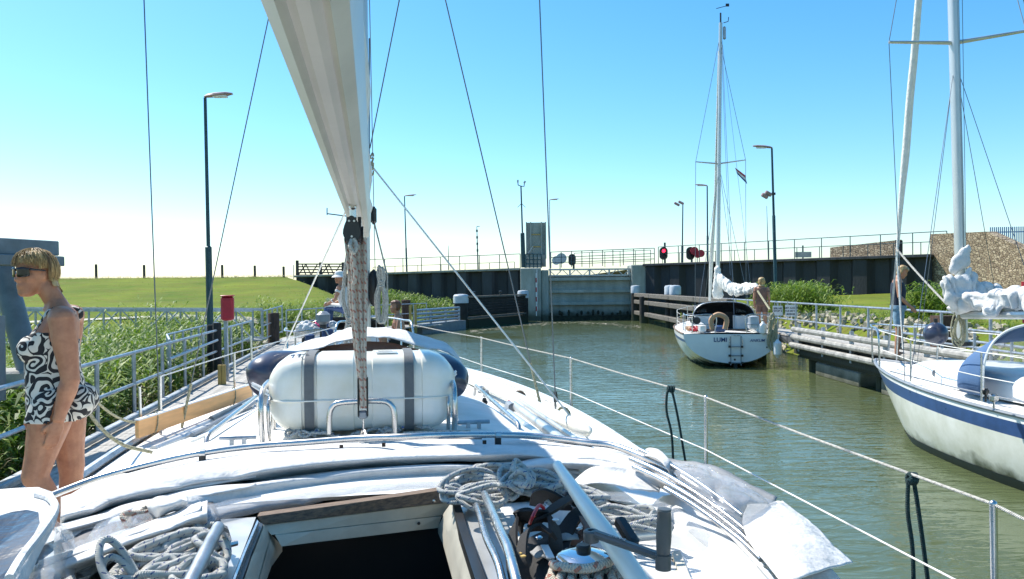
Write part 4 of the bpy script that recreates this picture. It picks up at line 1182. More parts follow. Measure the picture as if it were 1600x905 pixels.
mb = MB(); mb.beam(lt(.12, .02, .15), lt(.12, .1, -.5), .05, .22); part('rudder', mb, M['antif'], LU)
coachroof(LU, LT, [(2.3, .95, .42), (3.2, .95, .44), (4.4, .85, .40), (5.4, .62, .26), (5.9, .4, .1)], 1.02, 0, M['gel'])
for s in (-1, 1):
    mb = MB(LT); mb.box((s * .93, 3.6, 1.23), (.03, 1.3, .13), R(3) * s, .01); part('cabin_window', mb, M['win'], LU)
mb = MB(LT); mb.box((0, 1.2, 1.0), (1.3, 1.9, .03)); part('cockpit_sole', mb, M['dark'], LU)  # black slab on the deck, painted shade of a sunken cockpit
for s in (-1, 1):
    mb = MB(LT); mb.box((s * .80, 1.2, 1.14), (.22, 2.2, .24), bev=.05); part('cockpit_coaming', mb, M['gel'], LU)
mb = MB(LT); mb.box((0, 2.3, 1.2), (.62, .06, .7)); part('companionway', mb, M['dark'], LU)
for s in (-.62, .62):
    mb = MB(LT); mb.box((s, 2.28, 1.22), (.48, .05, .42), bev=.01); part('cabin_bulkhead', mb, M['gel'], LU)
mb = MB(LT); mb.lathe((-.95, .32, 1.36), [(.11, 0), (.11, .04), (.02, .05)], 16, (0, -1, 0)); part('stern_vent', mb, M['black'], LU)
# sprayhood
def hood(rt, T, arcs, m, name='sprayhood', n=20, edge=None, glazed=False):
    """arcs: (t, half width, z foot, height, power)"""
    mb = MB(T); rows = []
    for (t, w, z0, h, *tt) in arcs:
        row = []
        for a in np.linspace(0, PI, n):
            x = -math.cos(a); z = math.sin(a) ** .6
            row.append(Vector((w * math.copysign(abs(x) ** .62, x), t + (tt[0] if tt else 0) * (1 - math.sin(a)), z0 + h * z)))
        rows.append(row)
    ss = []
    for i in range(n):
        ss.append(spline([r_[i] for r_ in rows], 5))
    G = [list(q) for q in zip(*ss)]; nr = len(G)
    if glazed:
        i0, j0 = int(n * .36), int(nr * .60)
        mb.loft([row[:i0 + 1] for row in G], closed=False); mb.loft([row[i0:] for row in G[j0:]], closed=False)
        gm = MB(T); gm.loft([row[i0:] for row in G[:j0 + 1]], closed=False); part('hood_window', gm, M['vinyl'], rt, 60)
    else:
        mb.loft(G, closed=False)
    o = part(name, mb, m, rt, 60)
    md = o.modifiers.new('thick', 'SOLIDIFY'); md.thickness = .012
    if edge:
        mb = MB(T); mb.tube(spline(rows[-1], 2), .016, 6); part('hood_edge', mb, edge, rt)
    return rows
rows = hood(LU, LT, [(3.0, .86, 1.35, .10), (2.7, .92, 1.12, .66), (2.0, .98, 1.05, .83)], M['dcloth'], edge=M['galv'])
for s in (-.66, .66):
    mb = MB(LT); mb.box((s, 2.86, 1.62), (.4, .02, .25), Euler((R(-40), 0, 0)).to_matrix()); part('hood_window', mb, M['vinyl'], LU)
# stern rail
for s0 in (-1, 1):
    mb = MB(LT); mb.tube(spline([(s0 * 1.28, 1.5, 1.0), (s0 * 1.28, 1.5, 1.5), (s0 * 1.27, .6, 1.52), (s0 * 1.1, .12, 1.52), (s0 * .45, .05, 1.52), (s0 * .45, .05, 1.0)], 5), .017, 6); part('stern_rail', mb, M['steel'], LU)
    mb = MB(LT); mb.tube(spline([(s0 * 1.28, 1.5, 1.25), (s0 * 1.27, .6, 1.26), (s0 * 1.1, .12, 1.26), (s0 * .45, .05, 1.26)], 5), .012, 6); part('stern_rail', mb, M['steel'], LU)
    for t in (.12, .7):
        mb = MB(LT); mb.tube([(s0 * (1.1 if t < .5 else 1.27), t, 1.0), (s0 * (1.1 if t < .5 else 1.27), t, 1.52)], .015, 6); part('stern_rail', mb, M['steel'], LU)
for s0 in (-1, 1):
    pp = [(s0 * (b(u) - .07), u * L, zs(u)) for u in (.2, .4, .6, .8, .97)]
    lifelines(LU, LT, pp, .55, .012, .006, m=M['steel'], lm=M['wwire'])
mb = MB(LT); mb.tube(spline([(-.42, L * .9, 1.1), (-.35, L * .95, 1.65), (0, L * 1.0, 1.7), (.35, L * .95, 1.65), (.42, L * .9, 1.1)], 6), .015, 6); part('pulpit', mb, M['steel'], LU)
# mast and rigging (placed from the photo at their own distances)
mD = 27.9
m0 = at(1121, 440, mD); m1 = at(1126, 36, mD); LMT = m1
mb = MB(); mb.tube([m0 - Vector((0, 0, .6)), m1], [.075, .06], 12, flat=1.3); part('mast', mb, M['alu'], LU)
sp = at(1123, 256, mD)
for px, py in ((1087, 253), (1165, 250)):
    mb = MB(); mb.tube([sp, at(px, py, mD - .1)], [.03, .02], 6); part('spreader', mb, M['alu'], LU)
    wire(LU, at(1124, 62, mD), at(px, py, mD - .1), .008); wire(LU, at(px, py, mD - .1), at(px + (-1 if px < 1100 else 1), 498, mD - .3), .008)
    wire(LU, at(1124, 262, mD), at(px + (2 if px < 1100 else 10), 496, mD - .9), .007); wire(LU, at(1124, 262, mD), at(px + (12 if px < 1100 else -12), 490, mD + .9), .007)
wire(LU, at(1126, 45, mD), at(1110, 478, mD + 2.7), .008, name='forestay')
mb = MB(); mb.tube([at(1123, 80, mD + .5), at(1118, 300, mD + 1.5), at(1111, 415, mD + 2.2), at(1109, 470, mD + 2.6)], [.03, .05, .075, .05], 8); part('furled_jib', mb, M['sail'], LU)
wire(LU, at(1128, 60, mD), at(1148, 512, 23.5), .007, name='backstay'); wire(LU, at(1127, 62, mD), at(1141, 430, mD - 2), .006, name='halyard'); wire(LU, at(1129, 70, mD), at(1172, 440, mD - 2.5), .005, name='topping_lift')
mb = MB(); mb.tube([m1, m1 + Vector((0, 0, .35))], .03, 6); mb.tube([m1 + Vector((-.15, 0, .5)), m1 + Vector((.25, 0, .6))], .012, 5); mb.box(m1 + Vector((.24, 0, .62)), (.12, .02, .10)); mb.tube([m1 + Vector((.1, 0, 0)), m1 + Vector((.26, 0, .05)), m1 + Vector((.28, 0, .2))], .015, 5); part('masthead_instrument', mb, M['black'], LU)
mb = MB(); mb.box(m1 + Vector((.13, 0, -.35)), (.1, .1, .45), bev=.03); part('radar_reflector', mb, M['galv'], LU)
# flaked mainsail on the boom
A0, A1 = at(1122, 418, mD - .15), at(1183, 452, mD - 3.0)
mb = MB(); mb.tube([A0.lerp(A1, -.02) - Vector((0, 0, .55)), A1 + Vector((.1, -.1, -.05))], .055, 8); part('boom', mb, M['alu'], LU)
balls = []
rs = random.Random(3)
for i in range(9):
    k = i / 8; balls.append((A0 - Vector((.02, .0, .08 + .11 * i)), (.13 + .012 * i, .14, .16)))
for i in range(26):
    k = i / 25; c = at(lerp(1124, 1183, k), 433 + 30 * min(1, k * 2.2) ** .6 * .62 + (2 * math.sin(k * 5)), lerp(mD - .2, mD - 3, k))
    balls.append((c + Vector((rs.uniform(-.05, .05), 0, rs.uniform(-.06, .04))), (.14, .14, lerp(.27, .13, k) + rs.uniform(-.03, .03))))
part('mainsail', lumpy(balls, .035, .016, 4, sm=14, cr=2), M['sail'], LU, 60)
# cockpit gear
mb = MB(LT); mb.tube(spline([(-.52, .10, 1.12), (-.55, .1, 1.40), (-.35, .08, 1.55), (-.12, .1, 1.42), (-.16, .1, 1.12)], 6), .075, 8); thing('horseshoe_lifebuoy', mb, M['tan'], 'tan horseshoe lifebuoy on the stern rail of the small yacht', 'lifebuoy')
mb = MB(LT); mb.box((.66, .15, 1.32), (.30, .14, .42), bev=.05); thing('outboard_motor', mb, M['capw'], 'pale grey outboard motor on the stern rail of the small yacht', 'outboard motor')
mb = MB(LT); mb.box((-.28, .35, 1.12), (.3, .25, .2), bev=.04); thing('deck_bag', mb, M['blue'], 'blue bag in the cockpit of the small yacht under the lifebuoy', 'bag')
for k, (s, t, c_, nm) in enumerate(((-1.0, .6, 'red', 'red'), (-.9, 1.3, 'cloth', 'white'), (-1.1, 1.0, 'tan', 'tan'))):
    mb = MB(LT); mb.ball((s, t, 1.12), (.16, .2, .10), 8); thing('towel', lumpy([(LT @ Vector((s, t, 1.10)), (.16, .2, .10))], .03, .03, 9), M[c_], nm + ' crumpled towel on the port side deck of the small yacht', 'towel')
for i, (px, py, D, h, r_, lab) in enumerate(((1192, 514, 23.2, .36, .11, 'white fender lying on the starboard stern rail of the small yacht'), (1215, 545, 22.9, .46, .12, 'pale fender hanging between the small yacht and the jetty'))):
    c = at(px, py, D); mb = MB(); mb.lathe(c - Vector((0, 0, h / 2)), [(.03, -.04), (.05, 0), (r_, .07), (r_, h - .07), (.05, h), (.03, h + .04)], 14); thing('fender', mb, M['gel'], lab, 'fender')
c = at(1240, 570, 21.6)
# rope bundle on the jetty side
mb = MB()
for i in range(12):
    c = at(1207 + rs.uniform(-4, 4), 510 + rs.uniform(-6, 22), 23.0); mb.tube(spline([c + Vector((.08 * math.cos(a), .05 * math.sin(a * 2), .30 * math.sin(a))) for a in np.linspace(0, 2 * PI, 9)], 3), .016, 5)
thing('rope_bundle', mb, M['ropey'], 'tangled pale mooring rope hanging at the starboard quarter of the small yacht', 'rope')
mb = MB(); mb.tube([at(1184, 455, 24.4), at(1203, 484, 23.4)], .03, 8); thing('wooden_pole', mb, M['ropey'], 'pale wooden pole leaning from the boom end of the small yacht', 'pole')
# flag
fl = root('courtesy_flag', at(1150, 276, mD), 0, 'small red white and blue flag under the yacht\'s right spreader', 'flag')
for k, m_ in enumerate((M['red'], M['signw'], M['blue'])):
    mb = MB(); mb.grid(lambda u, v: at(1148.5 + 16 * u + 1.0 * (k + v), 262 + 12 * u + (k + v) * (3.2 + 1.5 * u), mD + .05 * math.sin(u * 7)), 8, 1); part('flag_stripe', mb, m_, fl)

# ================================================================ RIGHT YACHT
RT_ = Matrix.Translation((7.28, 5.33, 0)) @ Matrix.Rotation(R(5), 4, 'Z')
RY = root('sailing_yacht', (7.28, 5.33, 0), R(5), 'larger white sailing yacht with navy stripe and blue sprayhood cut off by the right edge', 'sailing yacht')
L, Bm = 9.0, 2.42
build_hull(RY, RT_, L, Bm, 1.9, .92, 1.06, -.05, .5, 1.1,
           [('bulwark', None, .07, M['gel']), ('stripe', .07, .24, M['blue']), ('hull', .24, None, M['hullr'])], M['gel'], nst=36, pw=.36, strk=M['greyr'])
rb, rzs, rkk, RP = hull_fn(L, Bm, 1.9, .92, 1.06, -.05, .5, 1.1, .36)
# boot stripe near the waterline
mb = MB(RT_)
for side in (-1, 1):
    rows_ = []
    for i in range(37):
        u = 1 - (1 - i / 36) ** 1.25; h = rzs(u) + rkk(u); rows_.append([RP(u, side, (rzs(u) - z) / h) + Vector((side * .006, .006 * sstep(u, .9, 1), 0)) for z in (.13, .06, -.02, -.12)])
    mb.loft(rows_, closed=False)
part('boot_stripe', mb, M['antif'], RY, 50)
coachroof(RY, RT_, [(4.2, .80, .36), (5.0, .80, .36), (6.2, .70, .33), (7.0, .55, .27), (7.5, .42, .14), (7.7, .35, .02)], .98, 0, M['gel'])
def rt3(s, t, z): return RT_ @ Vector((s, t, z))
RI = RT_.inverted()
hood(RY, RT_, [(5.6, .76, 1.18, .12), (5.28, .96, 1.03, .58), (4.72, 1.03, 1.02, .90)], M['bcloth'], edge=M['gel'], n=26, glazed=True)
mb = MB(RT_); mb.box((0, 4.35, 1.08), (.65, .05, .60)); part('companionway', mb, M['dark'], RY)
for s in (-.52, .52):
    mb = MB(RT_); mb.box((s, 4.12, 1.14), (.40, .06, .34)); part('cabin_bulkhead', mb, M['cream'], RY)
mb = MB(RT_); mb.box((0, 2.9, .96), (1.3, 2.3, .04)); part('cockpit_sole', mb, M['greyr'], RY)
for s in (-1, 1):
    mb = MB(RT_); mb.box((s * .82, 2.9, 1.08), (.2, 2.4, .22), bev=.05); part('cockpit_coaming', mb, M['gel'], RY)
    mb = MB(RT_); mb.lathe((s * .84, 3.4, 1.19), [(.09, 0), (.07, .05), (.065, .10), (.08, .14), (.03, .15)], 14); part('winch', mb, M['steel'], RY)
mb = MB(RT_); mb.box((-.55, 3.95, 1.35), (.26, .1, .26), bev=.02); part('instrument_cover', mb, M['black'], RY)
md_ = 11.8
rm0, rm1 = at(1504, 540, md_), at(1476, -470, md_)
mb = MB(); mb.tube([rm0, rm1], [.070, .064], 16, flat=1.35); part('mast', mb, M['alu'], RY)
mb = MB(); mb.tube([rm0 + Vector((0, 0, 0)), rm0 + Vector((0, 0, .06))], .13, 12); part('mast_collar', mb, M['black'], RY)
rs_ = at(1492, 67, md_)
for px, py, bx_, by_ in ((1389, 66, 1414, 596), (1612, 47, 1640, 560)):
    mb = MB(); mb.tube([rs_, at(px, py, md_ - .1)], [.032, .022], 8); part('spreader', mb, M['alu'], RY)
    wire(RY, at(px, py, md_ - .1), at(bx_, by_, md_ - .4), .006); wire(RY, at(px, py, md_ - .1), at(1478, -440, md_), .006)
    wire(RY, at(1492, 96, md_), at(bx_ + 8, by_ - 4, md_ - .9), .005); wire(RY, at(1492, 96, md_), at(bx_ + 18 if px < 1400 else 1570, by_ - 20, md_ + .7), .005)
wire(RY, at(1503, -40, md_ - .1), at(1511, 500, md_ - .15), .005, name='halyard'); wire(RY, at(1497, -60, md_ - .1), at(1509, 520, md_ - .1), .004, name='halyard')
wire(RY, at(1590, 0, 9.5), at(1606, 60, 9.3), .005, name='backstay')
# furled genoa
fa, fb = at(1388, 548, 14.0), at(1474, -440, 12.1)
f0 = fa.lerp(fb, .172); mb = MB(); pts = [fa.lerp(fb, k) + Vector((.004 * math.sin(k * 40), 0, 0)) for k in np.linspace(.17, 1, 60)]
mb.tube(pts, [.02, .062, .058, .05, .05, .05], 10); part('furled_genoa', mb, M['sail'], RY, 60)
wire(RY, fa, f0, .02, M['galv'], 'forestay'); wire(RY, f0, at(1411, 545, 13.6), .016, M['sail'], 'genoa_sheet'); wire(RY, at(1400, 388, 13.6), at(1480, 476, 12.2), .016, M['rope'], 'genoa_sheet', .02, 6)
# pulpit
def rl(px, py, D): return at(px, py, D)
mb = MB(); mb.tube(spline([rt3(-.5, 8.0, 1.05), rt3(-.5, 8.05, 1.62), rt3(-.3, 8.6, 1.68), rt3(0, 9.05, 1.70), rt3(.3, 8.6, 1.68), rt3(.5, 8.05, 1.62), rt3(.5, 8.0, 1.05)], 8), .017, 8); part('pulpit', mb, M['steel'], RY)
for s in (-.22, .22):
    mb = MB(); mb.tube([rt3(s, 8.72, 1.05), rt3(s * 1.1, 8.7, 1.68)], .015, 8); part('pulpit_leg', mb, M['steel'], RY)
pp = [(-.5, 8.0, 1.05), (-1.0, 6.3, 1.02), (-1.13, 4.6, .98), (-1.14, 3.0, .96), (-1.1, 1.4, .95)]
lifelines(RY, RT_, pp, .60, .012, .007)
lifelines(RY, RT_, [(-p[0], p[1], p[2]) for p in pp], .60, .012, .007)
# deck blocks
for px, py, D, sz, m_ in ((1428, 566, 12.4, .07, 'galv'), (1441, 577, 12.0, .08, 'galv'), (1461, 583, 11.5, .10, 'greyr'), (1540, 612, 9.5, .09, 'black'), (1553, 622, 9.2, .11, 'steel')):
    mb = MB(); c = at(px, py, D); mb.box(c, (sz, sz * .6, sz * .8), R(20), .02); mb.tube([c - Vector((0, 0, .12)), c], .014, 6); part('deck_block', mb, M[m_], RY)
mb = MB(); mb.tube([rt3(-.9, 7.0, 1.09), rt3(-1.02, 5.2, 1.06), rt3(-1.0, 3.4, 1.04)], .010, 6); part('jib_track', mb, M['greyr'], RY)
# boom + flaked sail
bA, bB = at(1506, 492, md_ - .2), rt3(0.05, 2.2, 2.12)
mb = MB(); mb.tube([bA, bB], .065, 10); part('boom', mb, M['alu'], RY)
balls = []; rs = random.Random(8)
for i in range(46):
    k = i / 45; c = bA.lerp(bB, k) + Vector((0, 0, .16)); n = 2
    for j in range(n):
        balls.append((c + Vector((rs.uniform(-.15, .12), rs.uniform(-.1, .1), rs.uniform(-.12, .16))), (rs.uniform(.08, .17), rs.uniform(.12, .2), rs.uniform(.07, .15))))
for px, py, rr in ((1483, 442, .14), (1490, 462, .17), (1500, 437, .12), (1512, 447, .15), (1524, 434, .08), (1516, 424, .07), (1496, 480, .10), (1508, 468, .16), (1535, 455, .16), (1550, 462, .2)):
    balls.append((at(px, py, md_ - .3), (rr, rr * .9, rr)))
part('mainsail', lumpy(balls, .022, .020, 3.4, sm=20, cr=2.4), M['cloth'], RY, 60)
balls = [(at(1491, 420, md_ - .2), (.085, .07, .10)), (at(1497, 411, md_ - .2), (.11, .07, .13)), (at(1506, 400, md_ - .2), (.09, .06, .13)), (at(1513, 390, md_ - .2), (.045, .04, .09)), (at(1505, 408, md_ - .2), (.11, .07, .12))]
part('sail_head', lumpy(balls, .02, .008, 6), M['cloth'], RY, 60)
mb = MB(); mb.tube([at(1598, 440, 10.5), at(1600, 505, 10.5)], .02, 6); part('sail_tie', mb, M['red'], RY)
for k, px in enumerate(()):
    c = at(px, 466, md_ - .8 - k * .9); mb = MB(); mb.tube(spline([c + Vector((.20 * math.cos(a), .05 * math.sin(a), .27 * math.sin(a))) for a in np.linspace(0, 2 * PI, 12)], 2), .010, 5); part('sail_tie', mb, M['ropey'], RY)
mb = MB()
for i in range(9):
    c = at(1497 + rs.uniform(-5, 8), 515 + rs.uniform(-8, 6), md_ - .15); mb.tube(spline([c + Vector((.07 * math.cos(a), .03 * math.sin(a * 2), .22 * math.sin(a))) for a in np.linspace(0, 2 * PI, 9)], 3), .009, 5)
thing('halyard_coils', mb, M['ropey'], 'pale halyard coils hanging at the foot of the right yacht\'s mast', 'rope')
c = at(1462, 522, 12.4); bl = root('fender_ball', c - Vector((0, 0, .2)), 0, 'dark round fender ball on the foredeck of the right yacht', 'fender')
mb = MB(); mb.ball(c, .182, 20); part('ball', mb, M['navy'], bl, 180)
mb = MB(); mb.tube([c + Vector((0, 0, .17)), c + Vector((0, 0, .24))], .03, 8); part('eye', mb, M['black'], bl)

# ================================================================ YACHT AHEAD
AT = Matrix.Translation(B(-.75, 16.2, 0)) @ Matrix.Rotation(R(9.4), 4, 'Z')
AH = root('sailing_yacht', B(-.75, 16.2, 0), R(9.4), 'white yacht moored ahead of the foreground boat, half hidden by its mast', 'sailing yacht')
build_hull(AH, AT, 8.0, 2.8, 2.1, .95, 1.15, -.1, .45, .8, [('hull', None, .2, M['gel']), ('stripe', .2, .3, M['blue']), ('lower_hull', .3, None, M['hullr'])], M['gel'], pw=.45, strk=M['gel'])
coachroof(AH, AT, [(2.2, .95, .42), (3.6, .9, .42), (5.2, .65, .3), (6, .4, .06)], 1.0, 0, M['gel'])
hood(AH, AT, [(2.9, .85, 1.35, .1), (2.6, .92, 1.12, .55), (2.0, .95, 1.05, .72)], M['dcloth'], edge=M['black'])
mb = MB(); c = at(525, 480, 18.0); mb.box(c, (.42, .02, .42), R(9), .01); part('hood_window', mb, M['vinyl'], AH)
for s0 in (-1, 1):
    mb = MB(AT); mb.tube(spline([(s0 * 1.2, 1.4, 1.0), (s0 * 1.2, 1.4, 1.55), (s0 * 1.15, .5, 1.58), (s0 * .9, .08, 1.58), (s0 * .3, .05, 1.58), (s0 * .3, .05, 1.0)], 5), .018, 6); part('stern_rail', mb, M['steel'], AH)
    mb = MB(AT); mb.tube([(s0 * .9, .08, 1.0), (s0 * .9, .08, 1.58)], .016, 6); part('stern_rail', mb, M['steel'], AH)
a0, a1 = AT @ Vector((0, 4.6, 1.3)), at(566, 230, 20.6)
mb = MB(); mb.tube([a0, a1], .055, 8); part('mast', mb, M['alu'], AH)
am = a0.lerp(a1, .42)
mb = MB(); mb.tube([at(566, 341, 20.6), at(511, 334, 20.5)], .018, 6); part('spreader', mb, M['wire'], AH); wire(AH, at(511, 325, 20.5), at(511, 336, 20.5), .015)
ob = root('outboard_motor', at(505, 505, 16.1), 0, 'dark outboard motor clamped to the stern of the yacht ahead', 'outboard motor')
mb = MB(); c = at(505, 497, 16.1); mb.box(c, (.26, .34, .26), R(9), .06); part('cowl', mb, M['greyr'], ob)
mb = MB(); mb.box(c + Vector((0, 0, -.4)), (.12, .14, .6), bev=.02); part('shaft', mb, M['black'], ob)
part_c = lumpy([(at(478, 512, 16.3), (.24, .2, .14)), (at(488, 518, 16.3), (.2, .2, .12)), (at(470, 520, 16.4), (.15, .2, .12)), (at(498, 515, 16.5), (.16, .2, .1))], .03, .03, 7)
thing('crumpled_cover', part_c, M['cloth'], 'crumpled white cover on the port quarter of the yacht ahead', 'cover')
for px, py, rr, lab in ((484, 530, .10, 'small blue bucket low at the stern of the yacht ahead'), (512, 523, .12, 'larger dark blue fender beside the outboard of the yacht ahead')):
    mb = MB(); c = at(px, py, 16.0); mb.lathe(c - Vector((0, 0, rr)), [(rr * .7, 0), (rr, rr * .6), (rr, rr * 1.8), (rr * .6, rr * 2)], 12); thing('bucket' if px < 500 else 'fender', mb, M['blue'], lab, 'bucket' if px < 500 else 'fender')
for px, py, c_ in ((498, 508, 'pink'), (520, 508, 'capw')):
    thing('towel', lumpy([(at(px, py, 16.4), (.10, .1, .12))], .03, .02, 9), M[c_], {'pink': 'small pink towel on the stern rail of the yacht ahead', 'capw': 'pale grey towel on the stern rail of the yacht ahead'}[c_], 'towel')
# ================================================================ THE FOREGROUND YACHT
OB = root('foreground_yacht', B(0, 0, 0), TH, 'large white sailing yacht in the foreground seen forward from its cockpit, with its boom overhead', 'sailing yacht')
L, Bm = 16.3, 4.12
ST0 = -2.6
OT = BT @ Matrix.Translation((-.05, ST0, 0))
OBf = hull_fn(L, Bm, 3.1, 1.05, 1.32, 0, .5, .9, .45, .55)
ob_b, ob_z = OBf[0], OBf[1]
def bb(t): return ob_b((t - ST0) / L)
def zd(s, t):
    u = (t - ST0) / L; w = max(ob_b(u), .05); return ob_z(u) + .06 * (1 - (s / w) ** 2)
for name, zf0, zf1, m in (('hull', 0, .5, M['gel']), ('lower_hull', .5, 1, M['antif'])):
    mb = MB(OT)
    for side in (-1, 1):
        mb.loft([[OBf[3](1 - (1 - i / 32) ** 1.25, side, lerp(zf0, zf1, k / 8)) for k in range(9)] for i in range(33)], closed=False)
    part(name, mb, m, OB, 50)
mb = MB(OT); mb.addf([mb.addv(OBf[3](0, -1, k / 14)) for k in range(15)] + [mb.addv(OBf[3](0, 1, k / 14)) for k in range(13, -1, -1)]); part('transom', mb, M['gel'], OB, 0)
# deck, open over the saloon and the cockpit
HX0, HX1, HT0, HT1 = -.50, .30, -.9, 3.12
mb = MB(BT)
tt = sorted(set([ST0 + L * k / 44 for k in range(45)] + [HT0, HT1]))
def drow(t):
    w = bb(t); return [Vector((s, t, zd(s, t))) for s in [-w, -w * .8, -w * .6, -w * .45, -w * .3, 0 - .1, w * .2, w * .4, w * .6, w * .8, w]]
rows_ = [drow(t) for t in tt]
ids = [[mb.addv(p) for p in r_] for r_ in rows_]
for i in range(len(tt) - 1):
    for k in range(10):
        if tt[i] >= HT0 - .01 and tt[i + 1] <= HT1 + .01 and 3 <= k <= 6: continue
        mb.addf((ids[i][k], ids[i][k + 1], ids[i + 1][k + 1], ids[i + 1][k]))
part('deck', mb, M['deck'], OB, 50)
for side in (-1, 1):
    mb = MB(OT); pts = []
    for i in range(40):
        u = i / 39 * .985; pts.append(Vector((side * (ob_b(u) - .01), u * L, ob_z(u) + .03)))
    mb.tube(pts, .035, 6); part('toe_rail', mb, M['gel'] if side > 0 else M['galv'], OB)
# coachroof: rounded body between side decks
RZ = 1.645
def roof_w(t): return interp(t, [2.3, 3.5, 5, 7, 8.4, 9.2], [1.32, 1.28, 1.15, .95, .7, .35])
def roof_h(t): return interp(t, [2.3, 4.5, 6.5, 8.0, 8.8, 9.2], [RZ, RZ, 1.60, 1.50, 1.38, 1.25])
mb = MB(BT); rows_ = []
for t in np.linspace(3.03, 9.2, 30):
    w, h = roof_w(t), roof_h(t); row = []
    for a in np.linspace(0, PI, 25):
        x = -math.cos(a); zz = math.sin(a) ** .42
        s = w * math.copysign(abs(x) ** .6, x) - .08
        z0 = zd(min(w, bb(t)), t) - .03
        row.append(Vector((s, t, z0 + (h + .03 * (1 - (s / w) ** 2) - z0) * zz)))
    rows_.append(row)
mb.loft(rows_, closed=False); part('coachroof', mb, M['deck'], OB, 50)
# roof sides beside the hatch, running aft to the cockpit
for sg, s0, s1 in ((-1, -1.38, -.50), (1, .30, 1.22)):
    mb = MB(BT); rows_ = []
    for t in (1.2, 1.5, 2.0, 2.4, 3.05):
        row = []
        for q in np.linspace(0, 1, 9):
            s = lerp(s0, s1, q); e = q if sg < 0 else 1 - q
            z = lerp(1.10, RZ - .035, min(1, (e * 2.6)) ** .5) if t > 1.45 else lerp(1.06, RZ - .055, min(1, e * 2.6) ** .5)
            row.append(Vector((s, t, z)))
        rows_.append(row)
    mb.loft(rows_, closed=False); part('hatch_side_deck', mb, M['alu'] if sg < 0 else M['deck'], OB, 50)
# companionway well: walls and floor painted near-black for the shade inside
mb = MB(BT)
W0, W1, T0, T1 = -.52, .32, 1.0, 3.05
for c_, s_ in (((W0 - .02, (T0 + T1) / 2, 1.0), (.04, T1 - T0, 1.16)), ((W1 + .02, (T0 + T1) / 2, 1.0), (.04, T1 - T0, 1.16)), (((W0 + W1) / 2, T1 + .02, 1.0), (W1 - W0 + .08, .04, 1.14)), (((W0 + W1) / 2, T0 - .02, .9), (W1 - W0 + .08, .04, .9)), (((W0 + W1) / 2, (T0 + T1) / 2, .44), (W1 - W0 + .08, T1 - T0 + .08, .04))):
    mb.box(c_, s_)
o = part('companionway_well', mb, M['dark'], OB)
# hatch frame, placed on the level of the roof
Z = 1.66
HTOP = [(402, 807), (481, 796), (573, 783), (643, 773), (696, 765)]
def quad_strip(pts_top, pts_bot, z, th, m, name, zb=None, bev=None):
    DT = [gz(px, py, 1.675).y + zb for px, py in HTOP]
    a = [at(px, py, d) for (px, py), d in zip(pts_top, DT)]; b_ = [at(px, py, d) for (px, py), d in zip(pts_bot, DT)]
    mb = MB(); n = len(a)
    for k in range(n - 1):
        ring = [a[k], a[k + 1], b_[k + 1], b_[k]]
        mb.prism(ring, BT.to_3x3() @ Vector((0, th, 0)))
    return part(name, mb, m, OB, 30)
quad_strip([(402, 807), (481, 796), (573, 783), (643, 773), (696, 765)], [(410, 820), (486, 811), (568, 801), (645, 791), (706, 784)], 1.675, .05, M['teak'], 'teak_trim', zb=-.012)
quad_strip([(411, 821), (486, 812), (568, 802), (645, 792), (704, 785)], [(424, 836), (490, 828), (565, 819.5), (640, 811), (692, 805)], 1.66, .05, M['cream'], 'hatch_frame', zb=0)
quad_strip([(430, 837), (490, 830), (565, 821), (640, 812.5), (690, 807)], [(440, 854), (492, 847.5), (565, 839), (640, 830), (684, 825)], 1.64, .05, M['cream'], 'hatch_lip', zb=-.006)
for px, py in ((470.5, 836), (564.5, 826.5), (654.5, 817.5)):
    mb = MB(); mb.lathe(at(px, py, gz(px, py - 46, 1.675).y - .012), [(.006, 0), (.006, .004), (.003, .005)], 10, (0, -1, 0)); part('screw', mb, M['black'], OB)
for px, py in ((445, 806), (563, 793), (678, 783)):
    mb = MB(); mb.lathe(at(px, py, gz(px, py - 12, 1.675).y - .016), [(.006, -.001), (.006, .004), (.003, .005)], 10, (0, -1, 0)); part('screw', mb, M['steel'], OB)
def side_strip(pl, pr, z, th, m, name, zr=None):
    a = [gz(px, py, z) for px, py in pl]; b_ = [gz(px, py, z if zr is None else zr) for px, py in pr]; mb = MB()
    for k in range(len(a) - 1): mb.prism([a[k], b_[k], b_[k + 1], a[k + 1]], (0, 0, -th))
    return part(name, mb, m, OB, 30)
side_strip([(404, 815), (384, 862), (360, 925), (330, 1010)], [(411, 819), (393, 864), (372, 925), (345, 1010)], 1.67, .12, M['black'], 'hatch_rail')
side_strip([(412, 820), (394, 865), (373, 925), (346, 1010)], [(424, 834), (416, 860), (398, 925), (372, 1010)], 1.66, .03, M['cream'], 'hatch_frame', 1.60)
side_strip([(424, 836), (417, 862), (399, 925), (373, 1010)], [(441, 853), (424, 876), (406, 925), (382, 1010)], 1.60, .02, M['cream'], 'hatch_lip', 1.53)
side_strip([(402, 812), (381, 860), (356, 925), (325, 1010)], [(404, 815), (384, 862), (360, 925), (330, 1010)], 1.69, .10, M['steel'], 'hatch_rail')
side_strip([(692, 804), (700, 830), (728, 925), (750, 1010)], [(706, 784), (716, 826), (748, 925), (775, 1010)], 1.60, .03, M['cream'], 'hatch_frame', 1.66)
side_strip([(684, 824), (692, 842), (715, 925), (735, 1010)], [(693, 806), (701, 832), (728, 925), (750, 1010)], 1.53, .02, M['cream'], 'hatch_lip', 1.60)
side_strip([(707, 784), (717, 826), (749, 925), (776, 1010)], [(718, 783), (731, 826), (768, 925), (800, 1010)], 1.68, .12, M['black'], 'hatch_rail')
